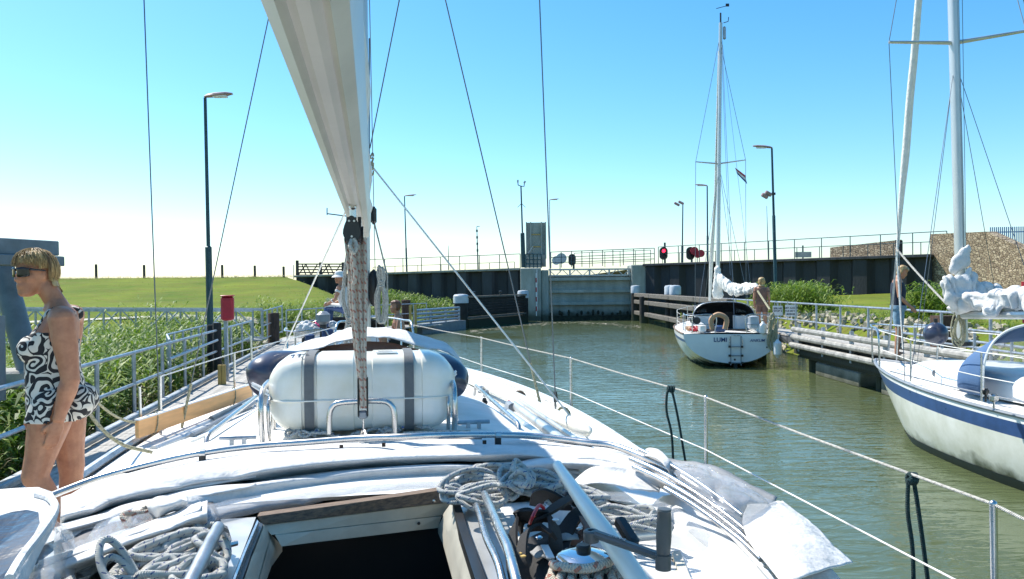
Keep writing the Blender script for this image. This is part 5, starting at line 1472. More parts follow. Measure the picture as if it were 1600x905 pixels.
# blue-grey shiny panel right of the hatch rail
side_strip([(719, 786), (732, 828), (769, 925), (801, 1010)], [(775, 780), (795, 826), (838, 925), (870, 1010)], 1.655, .03, M['alu'], 'hatch_garage_panel')
side_strip([(338, 812), (322, 850), (296, 925), (250, 1010)], [(400, 808), (380, 860), (355, 925), (324, 1010)], 1.655, .03, M['alu'], 'hatch_garage_panel')

# ---------------------------------------------------------------- sprayhood, folded down
BX = [-60, 20, 75, 160, 240, 315, 400, 560, 700, 800, 860, 960, 1010, 1060, 1110, 1160, 1220, 1290, 1360]
BY = [890, 812, 775, 745, 724, 708, 697, 685, 680, 680, 684, 697, 716, 743, 776, 815, 872, 945, 1030]
def ybar(px): return float(np.interp(px, BX, BY))
bz = lambda px: interp(px, [75, 315, 640, 960, 1060, 1215], [1.60, 1.74, 1.80, 1.75, 1.71, 1.60])
barpts = spline([gz(px, ybar(px), bz(px)) for px in (68, 110, 160, 240, 315, 400, 480, 560, 640, 700, 800, 860, 920, 960, 1010, 1060, 1110, 1160, 1215)], 4)
mb = MB(); mb.tube(barpts, .0145, 16); part('hood_frame_tube', mb, M['steel'], OB, 80)
for off, x0, x1, zz, r_ in ((10, 985, 1205, .035, .0105), (21, 990, 1195, .03, .0105), (-9, 1000, 1160, .04, .010), (31, 1040, 1190, .03, .009)):
    mb = MB(); mb.tube(spline([gz(px, ybar(px) + off, bz(px) + zz) for px in np.linspace(x0, x1, 6)], 3), r_, 14); part('hood_frame_tube', mb, M['steel'], OB, 80)
mb = MB(); mb.tube(spline([gz(px, py, 1.60) for px, py in ((1155, 820), (1185, 862), (1215, 900), (1250, 950), (1290, 1010))], 4), .014, 8); part('hood_frame_tube', mb, M['steel'], OB, 80)
mb = MB(); mb.box(gz(1208, 884, 1.63), (.05, .04, .02), R(40), .006); mb.lathe(gz(1206, 889, 1.64), [(.013, 0), (.013, .02)], 10); part('frame_hinge', mb, M['winchs'], OB)
for px, dy in ((317, 17), (778, 8), (534, 6), (600, 6), (757, 8)):
    big = px in (317, 778)
    mb = MB(); p = gz(px, ybar(px), bz(px)); q = Matrix.Rotation(TH, 3, 'Z')
    if big:
        mb.box(p + Vector((0, -.006, -.032)), (.028, .022, .05), q, .004); part('tube_clip', mb, M['black'], OB)
        mb = MB(); mb.tube([p + q @ Vector((-.012, 0, 0)), p + q @ Vector((.012, 0, 0))], .0185, 10); part('tube_clip', mb, M['steel'], OB)
    else:
        mb.box(p + Vector((0, -.01, -.03)), (.016, .012, .016), q); part('tube_clip', mb, M['brtim'], OB)

def sheet(name, rows, m, seed=0, amp=.006, freq=7.0, nu=70, nv=5, th=.004, parent=None, label=None, stretch=1.0, aniso=1.0, smooth=180, crease=.0):
    """rows: lists of (px, py, z) across; a cloth surface through them with small wrinkles"""
    P = []
    for r_ in rows:
        sp_ = spline([gz(*p) for p in r_], 8); m_ = len(sp_)
        P.append([sp_[min(m_ - 1, int(round(k / nu * (m_ - 1))))] if False else sp_[int(k / nu * (m_ - 1))].lerp(sp_[min(m_ - 1, int(k / nu * (m_ - 1)) + 1)], k / nu * (m_ - 1) - int(k / nu * (m_ - 1))) for k in range(nu + 1)])
    cols = [spline([row[k] for row in P], nv) for k in range(nu + 1)]
    mb = MB(); ids = []
    for i, c_ in enumerate(cols):
        r_ = []
        for j, p in enumerate(c_):
            l = BI(p); q = Vector((l.x * freq * aniso, l.y * freq, seed * 3.7))
            k = noise.noise(q) + .5 * noise.noise(q * 2.1)
            rd = abs(noise.noise(q * .8 + Vector((3, 1, 7)))); k2 = -(1 - rd) ** 8 * crease / max(amp, 1e-6)
            r_.append(mb.addv(p + Vector((0, 0, amp * (k + k2)))))
        ids.append(r_)
    for i in range(len(ids) - 1):
        for j in range(len(ids[0]) - 1):
            mb.addf((ids[i][j], ids[i + 1][j], ids[i + 1][j + 1], ids[i][j + 1]))
    o = part(name, mb, m, parent or OB, smooth, label)
    md = o.modifiers.new('thick', 'SOLIDIFY'); md.thickness = th; md.offset = -1
    return o
def band(offs, zs_, x0, x1, n=13, wf=None):
    """rows parallel to the frame tube; offs in photo pixels at the middle of the hatch"""
    out = []
    for o_, z in zip(offs, zs_):
        row = []
        for px in np.linspace(x0, x1, n):
            w = interp(px, [60, 250, 400, 480, 560, 640, 700, 900, 1050], [1.2, 1.17, 1.13, 1.03, .98, .92, .91, .85, .7]) if wf is None else wf(px)
            zz = z if not isinstance(z, tuple) else lerp(z[0], z[1], sstep(px, 230, 430))
            row.append((px, ybar(px) + o_ * w, zz - .03 * abs((px - 620) / 500) ** 2))
        out.append(row)
    return out
OFF1 = [4, 12, 22, 32, 38, 42, 44]; ZZ1 = [1.68, 1.745, 1.765, 1.755, 1.735, 1.71, 1.685]
sheet('hood_fabric', band(OFF1, ZZ1, 95, 1060, 17), M['cloth'], 1, .008, 4, 110, 5, aniso=.5, crease=.018)
OFF2 = [43, 46, 52, 62, 72, 80]; ZZ2 = [1.685, (1.725, 1.715), (1.735, 1.712), (1.725, 1.685), (1.70, 1.66), (1.675, 1.642)]
sheet('hood_fabric', band(OFF2, ZZ2, 85, 905, 15), M['cloth'], 2, .008, 4, 110, 5, aniso=.4, crease=.018)
OFF3 = [76, 79, 83, 88, 92]; ZZ3 = [(1.685, 1.66), (1.70, 1.665), (1.705, 1.66), (1.69, 1.648), (1.68, 1.638)]
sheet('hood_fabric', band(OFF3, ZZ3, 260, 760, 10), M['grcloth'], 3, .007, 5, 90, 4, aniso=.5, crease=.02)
sheet('hood_window', band([70, 78, 86, 93], [(1.70, 1.69), (1.722, 1.692), (1.715, 1.68), (1.69, 1.66)], 235, 745, 9), M['vinyl'], 4, .010, 8, 90, 5, th=.002, crease=.012)
# left folds: a fan of white cloth edges
for k, (x0, y0, x1, y1, x2, y2, zz) in enumerate(((98, 802, 200, 765, 400, 742, 1.71), (96, 822, 210, 785, 400, 756, 1.70))):
    rows_ = []
    for d_, dz in ((-7, -.02), (-2, .012), (4, .016), (10, .006), (16, -.02)):
        rows_.append([(x0, y0 + d_, zz + dz), ((x0 + x1) / 2, (y0 + y1) / 2 + d_ + 2, zz + dz + .004), (x1, y1 + d_, zz + dz), ((x1 + x2) / 2, (y1 + y2) / 2 + d_ - 4, zz + dz), (x2, y2 + d_ * .4, zz + dz * .6)])
    sheet('hood_fabric', rows_, M['cloth'] if k != 2 else M['grcloth'], 10 + k, .006, 6, 50, 4, aniso=.4, crease=.008)
sheet('hood_window', [[(100, 862, 1.70), (170, 812, 1.725), (240, 788, 1.72), (300, 776, 1.70)], [(110, 880, 1.70), (180, 832, 1.76), (250, 800, 1.74), (322, 786, 1.70)], [(120, 890, 1.69), (190, 850, 1.74), (260, 822, 1.73), (335, 800, 1.70)], [(140, 897, 1.68), (210, 868, 1.71), (280, 838, 1.70), (340, 812, 1.68)]], M['vinyl'], 15, .018, 9, 60, 8, th=.002, crease=.02)
sheet('hood_fabric', [[(96, 846, 1.69), (180, 806, 1.70), (250, 786, 1.70), (330, 776, 1.685)], [(120, 905, 1.665), (200, 865, 1.675), (270, 838, 1.675), (345, 812, 1.665)]], M['dgrey'], 16, .010, 7, 50, 10)  # dark underlay: shade below the vinyl painted as a grey sheet
# small white bag end lying on the vinyl
sheet('fabric_end_flap', [[(229, 786, 1.74), (245, 777, 1.77), (270, 774, 1.78), (292, 775, 1.76)], [(230, 795, 1.76), (248, 788, 1.80), (272, 785, 1.80), (294, 782, 1.77)], [(236, 812, 1.72), (250, 808, 1.75), (272, 800, 1.75), (290, 794, 1.73)]], M['cloth'], 17, .008, 10, 30, 6)
# white boat-length roll (weather cloth sleeve) lower left
rows_ = []
for d_, dz in ((-26, -.03), (-19, .02), (-10, .04), (0, .035), (8, .0), (14, -.05), (16, -.09)):
    rows_.append([(-60, 960 + d_ * 1.1, 1.70 + dz), (20, 925 + d_ * 1.1, 1.71 + dz), (90, 892 + d_, 1.72 + dz), (160, 864 + d_, 1.73 + dz), (240, 835 + d_ * .95, 1.74 + dz), (300, 812 + d_ * .85, 1.745 + dz), (324, 803 + d_ * .8, 1.74 + dz * .8)])
sheet('weather_cloth_sleeve', rows_, M['cloth'], 20, .006, 5, 80, 4, th=.006, aniso=.4, crease=.006)
rows_ = [[(x, y + d_, z + dz) for x, y, z in ((60, 880, 1.745), (150, 848, 1.76), (240, 815, 1.77), (314, 788, 1.77))] for d_, dz in ((-3, -.02), (2, .004), (8, .004), (13, -.01))]
sheet('weather_cloth_flap', rows_, M['cloth'], 21, .004, 5, 60, 4, aniso=.4)
# side window panel at the lower left: white frame round clear vinyl
PW = [(-40, 800), (-20, 778), (12, 771), (60, 770), (82, 777), (93, 792), (94, 830), (86, 868), (70, 925), (40, 1000)]
wz = 1.86
fr = []
ctr = (10, 860)
outer = [(-90, 800), (-20, 774), (0, 772), (30, 770), (62, 769), (84, 777), (93, 792), (84, 818), (66, 850), (50, 884), (28, 930), (-90, 1000)]
inner = [(-80, 850), (-14, 812), (0, 806), (20, 800), (42, 797), (60, 801), (62, 818), (50, 842), (36, 862), (20, 890), (0, 925), (-90, 960)]
mb = MB()
oo = [gz(x, y, wz - .10 * max(0, (y - 800)) / 200) for x, y in outer]; ii = [gz(x, y, wz + .02 - .10 * max(0, (y - 800)) / 200) for x, y in inner]
mb.loft([oo, [a.lerp(b_, .12) + Vector((0, 0, .02)) for a, b_ in zip(oo, ii)], [a.lerp(b_, .6) + Vector((0, 0, .014)) for a, b_ in zip(oo, ii)], ii, [p - Vector((0, 0, .004)) for p in ii], [p - Vector((0, 0, .012)) for p in oo]], True, False, False); wp = part('side_screen_panel', mb, M['cloth'], OB, 50)
mb = MB(); mb.addf([mb.addv(p + Vector((0, 0, .001))) for p in ii]); part('side_screen_window', mb, M['vinyld'], wp, 0)
mb = MB(); mb.tube(spline([gz(x, y, wz + .03) for x, y in ((14, 905), (35, 870), (60, 838), (82, 806), (86, 790), (78, 780), (58, 774))], 5), .010, 8); part('piping', mb, M['cloth'], wp)
sheet('side_screen_folds', [[(-30, 812, 1.80), (-10, 795, 1.83), (2, 778, 1.84), (22, 775, 1.84)], [(-30, 850, 1.80), (-12, 820, 1.83), (3, 800, 1.84), (30, 790, 1.85)], [(-30, 905, 1.78), (-15, 870, 1.81), (0, 830, 1.82), (20, 812, 1.80)]], M['cloth'], 22, .015, 8, 30, 8, parent=wp)
sheet('side_screen_folds', [[(84, 800, 1.83), (98, 812, 1.79), (114, 825, 1.74)], [(66, 850, 1.82), (92, 852, 1.80), (120, 858, 1.74)], [(40, 915, 1.81), (80, 910, 1.80), (118, 900, 1.73)]], M['vinyl'], 23, .02, 12, 20, 10, parent=wp, th=.002, crease=.02)

# right side flaps and folds
sheet('fabric_flap', [[(898, 750, 1.70), (925, 730, 1.745), (965, 728, 1.76), (1000, 738, 1.75), (1032, 752, 1.73)], [(890, 758, 1.69), (925, 742, 1.73), (965, 742, 1.735), (1000, 750, 1.73), (1032, 762, 1.70)], [(884, 764, 1.68), (925, 755, 1.74), (965, 758, 1.745), (1000, 763, 1.74), (1030, 766, 1.71)]], M['cloth'], 30, .004, 6, 40, 6, crease=.008)
sheet('fabric_flap', [[(790, 722, 1.72), (850, 712, 1.745), (930, 712, 1.75), (1000, 728, 1.74), (1045, 748, 1.71)], [(785, 732, 1.70), (850, 724, 1.74), (930, 724, 1.745), (1000, 738, 1.74), (1045, 757, 1.70)], [(800, 742, 1.68), (860, 733, 1.71), (930, 734, 1.71), (1000, 746, 1.70), (1040, 764, 1.68)]], M['cloth'], 31, .006, 5, 50, 6, crease=.008)
sheet('vinyl_fold', [[(880, 765, 1.69), (940, 766, 1.72), (1010, 775, 1.72), (1070, 800, 1.69), (1120, 840, 1.65)], [(880, 774, 1.68), (940, 778, 1.72), (1005, 790, 1.72), (1060, 815, 1.69), (1105, 852, 1.64)]], M['vinyl'], 32, .006, 6, 40, 10, th=.003)
sheet('hood_fabric', [[(1002, 708, 1.73), (1015, 700, 1.78), (1030, 703, 1.79), (1045, 716, 1.78), (1056, 730, 1.74)], [(1000, 714, 1.71), (1010, 712, 1.77), (1028, 716, 1.78), (1042, 730, 1.76), (1050, 745, 1.71)]], M['cloth'], 33, .004, 9, 24, 8)
sheet('hood_window', [[(1042, 718, 1.72), (1080, 722, 1.74), (1130, 740, 1.74), (1180, 762, 1.73), (1216, 780, 1.70)], [(1050, 735, 1.74), (1090, 745, 1.78), (1130, 760, 1.78), (1180, 780, 1.75), (1205, 790, 1.70)], [(1070, 765, 1.71), (1100, 775, 1.76), (1140, 790, 1.76), (1170, 795, 1.73), (1190, 800, 1.70)], [(1095, 790, 1.68), (1120, 802, 1.71), (1150, 815, 1.71), (1170, 822, 1.69), (1180, 830, 1.66)]], M['vinyl'], 34, .016, 8, 50, 10, th=.002, crease=.025)
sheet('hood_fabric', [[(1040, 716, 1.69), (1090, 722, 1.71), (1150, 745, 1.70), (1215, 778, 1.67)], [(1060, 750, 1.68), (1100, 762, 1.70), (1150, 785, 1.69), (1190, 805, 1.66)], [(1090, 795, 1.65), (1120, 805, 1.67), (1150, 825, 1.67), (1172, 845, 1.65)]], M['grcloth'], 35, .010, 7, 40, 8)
sheet('hood_side_panel', [[(1168, 786, 1.70), (1195, 782, 1.705), (1216, 779, 1.695), (1222, 780, 1.68)], [(1160, 812, 1.70), (1200, 802, 1.712), (1240, 802, 1.70), (1262, 808, 1.675)], [(1168, 840, 1.69), (1215, 835, 1.705), (1262, 832, 1.695), (1292, 836, 1.665)], [(1195, 876, 1.68), (1235, 868, 1.695), (1280, 862, 1.685), (1313, 858, 1.655)], [(1222, 912, 1.665), (1258, 902, 1.68), (1292, 888, 1.67), (1333, 879, 1.645)]], M['cloth'], 36, .007, 5, 40, 10, crease=.012)
sheet('hood_fabric', [[(1240, 905, 1.60), (1280, 893, 1.61), (1300, 888, 1.60)], [(1260, 960, 1.58), (1300, 950, 1.58), (1330, 925, 1.55)]], M['cloth'], 37, .006, 6, 20, 8)

# starboard coaming in white, running aft from the roof
sheet('cockpit_coaming', [[(1035, 775, 1.60), (1060, 776, 1.655), (1120, 820, 1.655), (1180, 880, 1.65), (1230, 940, 1.64)], [(1020, 790, 1.56), (1052, 798, 1.64), (1100, 840, 1.64), (1150, 905, 1.64), (1185, 960, 1.63)], [(1010, 845, 1.50), (1050, 850, 1.55), (1085, 885, 1.56), (1115, 930, 1.56), (1135, 980, 1.56)]], M['gel'], 38, .0, 5, 30, 8, th=.02)
mb = MB(); mb.prism([gz(880, 800, 1.62), gz(1060, 785, 1.62), gz(1130, 905, 1.58), gz(1160, 1000, 1.58), gz(840, 1000, 1.58)], (0, 0, -.03)); part('winch_deck', mb, M['gel'], OB, 30)
mb = MB(); mb.prism([gz(1008, 874, 1.60), gz(1052, 866, 1.60), gz(1075, 925, 1.60), gz(1020, 960, 1.60)], (0, 0, -.012)); part('teak_seat', mb, M['teak'], OB, 30)
mb = MB(); mb.prism([gz(1050, 862, 1.615), gz(1062, 860, 1.615), gz(1090, 930, 1.615), gz(1072, 930, 1.615)], (0, 0, -.03)); part('seat_edge', mb, M['cream'], OB, 30)

# ---------------------------------------------------------------- mast, boom, rigging
MS, MT = -.155, 7.0
mast0, mast1 = B(MS, MT, 1.55), B(MS, MT, 13.5)
mb = MB(BT); mb.tube([(MS, MT, 1.5), (MS, MT, 13.5)], .078, 18, flat=1.5); part('mast', mb, M['alu'], OB)
mb = MB(BT); mb.box((MS + .0, MT - .13, 2.6), (.03, .02, 2.0)); part('sail_track', mb, M['galv'], OB)
bp = [(-.28, .0), (-.085, .235), (-.06, .25), (.06, .25), (.085, .235), (.095, .10), (.075, .02), (.045, 0), (.03, .012), (.012, .003), (-.012, .003), (-.03, .012), (-.045, 0), (-.075, .02), (-.095, .10)][1:]
def bs(t): return interp(t, [-.5, 1.2, 7], [-.085, -.10, -.145])
def bzz(t): return 2.83 + .004 * t
mb = MB(BT); mb.loft([[Vector((bs(t) + x * .82, t, bzz(t) + z)) for x, z in bp] for t in (-.6, 1, 3, 5, 6.86)]); part('boom', mb, M['boom'], OB, 25)
mb = MB(BT); mb.box((MS, 6.87, 2.93), (.07, .12, .14), bev=.02); part('gooseneck', mb, M['black'], OB)
# sail stowed along the top of the boom
mb = MB(BT); mb.tube([(bs(t) + .01 * math.sin(t * 3), t, 3.10 + .02 * math.sin(t * 2)) for t in np.linspace(-.4, 6.8, 20)], [.075, .08, .085], 10); part('stowed_mainsail', mb, M['sail'], OB, 80)
def ow(a, b_, r_=.005, m=None, name='stay', **k): return wire(OB, a, b_, r_, m, name, **k)
PC, SC_ = gz(250, 668, 1.16), gz(869, 656, 1.16)
# port cap shroud and lower shroud
top = at(215, -400, 6.9)
def cap_shroud(a, b_):
    e = a + (b_ - a) * ((8.3 - a.z) / (b_.z - a.z)); ow(a, e, .0062); ow(e, B(MS, MT, 13.3), .0062)
    mb = MB(); mb.tube([B(MS, MT, 8.15), e], [.03, .02], 8); part('spreader', mb, M['alu'], OB)
cap_shroud(PC, at(225, 0, 7.3))
ow(gz(284, 668, 1.15), B(MS - .05, MT, 8.0), .0055)
for (x, y0, y1) in ((248.5, 598, 640), ):
    mb = MB(); mb.tube([at(x - 1.2, 590, 7.75), at(x + .3, 645, 7.75), at(x + .5, 662, 7.75)], [.007, .013, .013], 8); part('turnbuckle', mb, M['steel'], OB)
mb = MB(); mb.tube([at(249.5, 655, 7.7), at(250, 672, 7.7)], .026, 8); part('turnbuckle_boot', mb, M['black'], OB)
mb = MB(); mb.tube([gz(284, 668, 1.15), gz(284, 668, 1.15).lerp(B(MS - .05, MT, 8.0), .06)], .014, 8); part('turnbuckle', mb, M['ropey'], OB)
# starboard shrouds
cap_shroud(SC_, at(843, 0, 7.6))
ow(gz(848, 648, 1.18), B(MS + .05, MT, 8.0), .0058)
ow(gz(922, 690, 1.14), at(583, 262, 6.95), .0085, M['wwire'], 'preventer_line')
for y0, y1 in ((612, 628), (644, 662)):
    mb = MB(); k0, k1 = at(867.5, y0, 8.0), at(868.5, y1, 8.0); mb.tube([k0, k1], [.018, .026, .024], 8); part('turnbuckle_boot', mb, M['black'], OB)
mb = MB(); mb.tube([at(867.5, 628, 8.0), at(868.5, 645, 8.0)], .012, 8); part('turnbuckle', mb, M['steel'], OB)
mb = MB(); b0 = gz(848, 648, 1.18); mb.tube([b0, b0.lerp(B(MS + .05, MT, 8.0), .075)], .013, 8); part('turnbuckle', mb, M['ropey'], OB)
for dx in (-4, 5):
    mb = MB(); mb.tube([at(842 + dx * .2, 622, 8.15), at(846 + dx, 650, 8.1)], .007, 6); part('turnbuckle', mb, M['steel'], OB)
# halyards to port rail and up the mast
ow(B(MS - .05, MT - .1, 3.25), at(440, 552, 9.6), .009, M['wwire'], 'halyard')
ow(at(578, 232, 6.95), at(624, 0, 6.6), .005, None, 'halyard'); ow(at(623, 0, 6.6), B(.2, 6.2, 9), .005, None, 'halyard')
ow(at(584, 345, 6.9), at(605, 430, 6.8), .007, M['rope'], 'halyard'); ow(at(605, 430, 6.8), at(606, 540, 6.8), .007, M['rope'], 'halyard')
ow(at(577, 60, 6.95), at(577, 520, 6.95), .006, None, 'halyard')
# forestay with furled foresail hidden by the mast
ow(B(-.05, 12.1, 1.5), B(MS, 7.1, 13.4), .006, None, 'forestay')
# blocks on the mast
mb = MB(); c = at(584, 337, 6.9); mb.box(c, (.05, .10, .15), TH, .02); part('mast_block', mb, M['black'], OB)
mb = MB(); mb.ball(at(584, 450, 6.85), (.055, .05, .16), 12); part('mast_winch', mb, M['black'], OB)
mb = MB()
for i in range(4):
    c = at(578, 244 + i * 8, 6.9); mb.tube(spline([c + Vector((.03 * math.cos(a), .03 * math.sin(a), .03 * math.sin(a * 2 + i))) for a in np.linspace(0, 6, 8)], 3), .008, 5)
part('shackle_knot', mb, M['ropey'], OB)

def coil(cx, cy0, cy1, D, w, n, m, label, seed=1, rr=.008, wraps=5, wy=.25):
    """a rope coil hung up: long narrow loops held by wraps near the top"""
    rs = random.Random(seed); rt = root('rope_coil', at(cx, cy1, D), 0, label, 'rope', None)
    pc, pe = at(cx, cy0, D), at(cx, cy1, D)
    for i in range(n):
        mb = MB(); a = rs.uniform(-1, 1); b_ = rs.uniform(-1, 1); L0 = (pc - pe).z * rs.uniform(.9, 1.04); wy_ = wy
        pts = []
        for u in np.linspace(0, 1, 17)[:-1]:
            an = 2 * PI * u; zz = .5 + .5 * math.cos(an); wd = w * (.35 + .65 * abs(1 - zz) ** .6) * math.sin(an)
            pin = 1 - .55 * math.exp(-((1 - zz - wy_) / .09) ** 2)
            pts.append(Vector((pc.x + (wd * .5 + a * w * .22) * pin, pc.y + b_ * w * .25 * pin + rs.uniform(-.004, .004), pe.z + L0 * zz)))
        mb.tube(spline(pts + [pts[0]], 3)[:-1], rr, 6, closed=True); part('rope_loop', mb, m, rt, 80)
    zc_ = pe.z + (pc.z - pe.z) * (1 - wy)
    for i in range(wraps):
        mb = MB(); z = zc_ + (i - wraps / 2) * rr * 2.1; mb.tube([Vector((pc.x + w * .26 * math.cos(a), pc.y + w * .26 * math.sin(a), z + .004 * math.cos(a + i))) for a in np.linspace(0, 2 * PI, 14)[:-1]], rr, 6, closed=True); part('rope_wrap', mb, m, rt, 80)
    return rt
coil(595, 418, 505, 6.75, .085, 13, M['rope'], 'coil of cream rope hung on the right side of the foreground mast', 3, .0085, 3, .28)
coil(548, 385, 545, 6.6, .115, 11, M['rope'], 'long coil of cream rope hung on the left side of the foreground mast', 4, .008, 4, .72)

# mainsheet tackle
D = 3.92
ms = root('mainsheet_tackle', at(567, 652, D), TH, 'mainsheet of red-flecked rope between a black block under the boom and the roof', 'mainsheet')
bt = at(553, 318, D); q = Matrix.Rotation(TH, 3, 'Z')
mb = MB(); mb.box(at(551, 322, D) + Vector((0, 0, .0)), (.035, .06, .04), q, .008); mb.tube([at(551, 322, D), at(552, 345, D)], .016, 8); part('shackle', mb, M['steel'], ms)
for dx in (-.028, .0, .028):
    mb = MB(); ct = at(553, 362, D) + q @ Vector((dx, 0, 0))
    prof = [(.052 * math.cos(a) * (1 - .28 * max(0, math.sin(a))), -.015 + (.088 if math.sin(a) > 0 else .05) * math.sin(a)) for a in np.linspace(0, 2 * PI, 22)[:-1]]
    mb.prism([ct + q @ Vector((-.008, y, z)) for y, z in prof], q @ Vector((.016, 0, 0))); part('block_cheek', mb, M['black'], ms, 20)
mb = MB(); mb.lathe(at(553, 362, D) + Vector((-.045, 0, -.012)), [(.04, 0), (.03, .045), (.04, .09)], 16, q @ Vector((1, 0, 0))); part('sheave', mb, M['black'], ms)
ct = at(553, 358, D) + Vector((0, -.055, 0))
mb = MB(); mb.prism([ct + q @ Vector((x, 0, z)) for x, z in [(.043 * math.cos(a) * (1 - .25 * max(0, math.sin(a))), -.018 + (.080 if math.sin(a) > 0 else .05) * math.sin(a)) for a in np.linspace(0, 2 * PI, 22)[:-1]]], q @ Vector((0, .012, 0))); part('block_face', mb, M['black'], ms, 20)
for dx, dz in ((-.012, .035), (.012, .035), (0, -.04)):
    mb = MB(); mb.lathe(ct + q @ Vector((dx, -.003, dz)), [(.006, 0), (.005, .004)], 8, q @ Vector((0, -1, 0))); part('block_screw', mb, M['steel'], ms)
for i, (x0, x1, dy) in enumerate(((540, 564.5, .02), (547, 566, -.03), (554, 566.5, .03), (560, 567.5, -.02), (566, 569, .02), (571, 570.5, -.015))):
    mb = MB(); a = at(x0, 372, D + dy); b_ = at(x1, 634 + (i % 2) * 4, D + dy * .5)
    mb.tube([a.lerp(b_, k) + Vector((.003 * math.sin(9 * k + i), 0, 0)) for k in np.linspace(0, 1, 24)], .0095, 8, vs=1.0); part('sheet_line', mb, M['roper'], ms, 80)
mb = MB(); mb.tube(spline([at(556, 382, D - .04), at(552, 400, D - .06), at(556, 425, D - .05), at(553, 445, D - .04)], 4), .011, 8); part('sheet_line', mb, M['roper'], ms, 80)
mb = MB(); mb.tube(spline([at(549, 375, D - .05), at(547, 385, D - .08), at(553, 395, D - .07), at(557, 385, D - .06), at(553, 373, D - .05)], 4), .010, 8); part('sheet_knot', mb, M['rope'], ms, 80)
lb = at(567, 620, D)
for dx in (-.022, .022):
    mb = MB(); mb.box(lb + q @ Vector((dx, 0, 0)), (.008, .045, .19), q, .004); part('block_cheek', mb, M['black'], ms)
mb = MB(); mb.box(at(567, 648, D), (.045, .04, .04), q, .008); part('block_foot', mb, M['greyr'], ms)
mb = MB(); mb.tube([at(568, 655, D), at(568, 682, D)], .005, 6); mb.tube(spline([at(562, 690, D - .1), at(568, 672, D), at(576, 688, D - .1)], 4), .008, 6); part('deck_eye', mb, M['steel'], ms)

# ---------------------------------------------------------------- life raft canister and its cradle
RC = B(-.088, 4.42, 1.892)
LR = root('life_raft', B(-.094, 4.42, 1.68), TH, 'white rounded life raft canister with dark grey straps on the foreground coachroof', 'life raft')
RM = Matrix.Translation(RC) @ Matrix.Rotation(TH, 4, 'Z')
def raft_sec(x, grow=0.0):
    e = abs(x) / .485
    k = (1 - max(0, (e - .66) / .34) ** 2.8 * .60) if e < 1 else .38
    hy, hz = .245 * k ** .8 + grow, .207 * (k ** .85) + grow
    ring = []
    for a in np.linspace(0, 2 * PI, 33)[:-1]:
        cx_, sx_ = math.cos(a), math.sin(a); p = 2 / 4.4
        ring.append(Vector((x, hy * math.copysign(abs(cx_) ** p, cx_), hz * math.copysign(abs(sx_) ** p, sx_) * (1.0 if sx_ > 0 else .96))))
    return ring
xs_ = [-.485, -.48, -.465, -.44, -.40, -.35, -.31, -.305, -.235, -.23, -.05, -.045, -.0, .045, .05, .22, .225, .30, .305, .35, .40, .44, .465, .48, .485]
mb = MB(RM); rings_ = []
for x in xs_:
    g = -.006 if (abs(x + .27) < .036 or abs(x - .262) < .039 or abs(x) < .046) else 0
    rings_.append(raft_sec(x, g))
mb.loft(rings_); part('canister', mb, M['raft'], LR, 50)
for sx in (-.27, .235):
    mb = MB(RM); mb.loft([[p for p in raft_sec(sx - .024, .003)], raft_sec(sx - .024, .007), raft_sec(sx + .024, .007), raft_sec(sx + .024, .003)], True, False, False); part('strap', mb, M['strap'], LR, 50)
# seam lip between the two shells
mb = MB(RM); seam = []
for x in np.linspace(-.47, .47, 25):
    hy = max(p.y for p in raft_sec(x)); seam.append(Vector((x, -hy - .004, -.02)))
mb.tube(seam, .0045, 6); part('shell_seam', mb, M['raft'], LR, 50)
mb = MB(RM)
for x in np.linspace(-.47, .47, 25): pass
mb.box((.12, -.12, .2135), (.11, .05, .004)); part('instruction_label', mb, M['signw'], LR)
mb = MB(RM); mb.box((.115, -.12, .2165), (.075, .008, .001)); part('label_print', mb, M['ink'], LR)
for i, x in enumerate((-.36, -.328)):
    mb = MB(RM); mb.box((x, -.13, .206 + i * .0025), (.008, .06, .004), R(-8)); part('blue_mark', mb, M['bluei'], LR)
mb = MB(RM); mb.box((-.30, -.16, .2125), (.045, .007, .003)); part('label_print', mb, M['ink'], LR)
for sx in (-.505, .47):
    mb = MB(); c0 = RM @ Vector((sx, -.20, -.23)); mb.tube(spline([RM @ Vector((sx, y, z)) for y, z in ((-.20, -.24), (-.250, -.12), (-.25, -.03), (-.20, .03), (-.05, .05), (.1, .04), (.2, -.05), (.22, -.24))], 5), .0145, 10); part('cradle_tube', mb, M['steel'], LR, 80)
    mb = MB(); mb.tube(spline([RM @ Vector((sx + (.03 if sx < 0 else -.03), y, z)) for y, z in ((-.17, -.24), (-.215, -.12), (-.21, -.04), (-.12, .0))], 5), .010, 8); part('cradle_tube', mb, M['steel'], LR, 80)
mb = MB(); mb.tube(spline([at(515, 678, 3.98), at(515, 648, 3.98), at(521, 634, 3.98), at(534, 629, 3.98), at(566, 627, 3.99), at(598, 627, 4.0), at(610, 632, 4.0), at(616, 645, 4.0), at(617, 678, 4.0)], 6), .0145, 12); part('cradle_tube', mb, M['steel'], LR, 80)
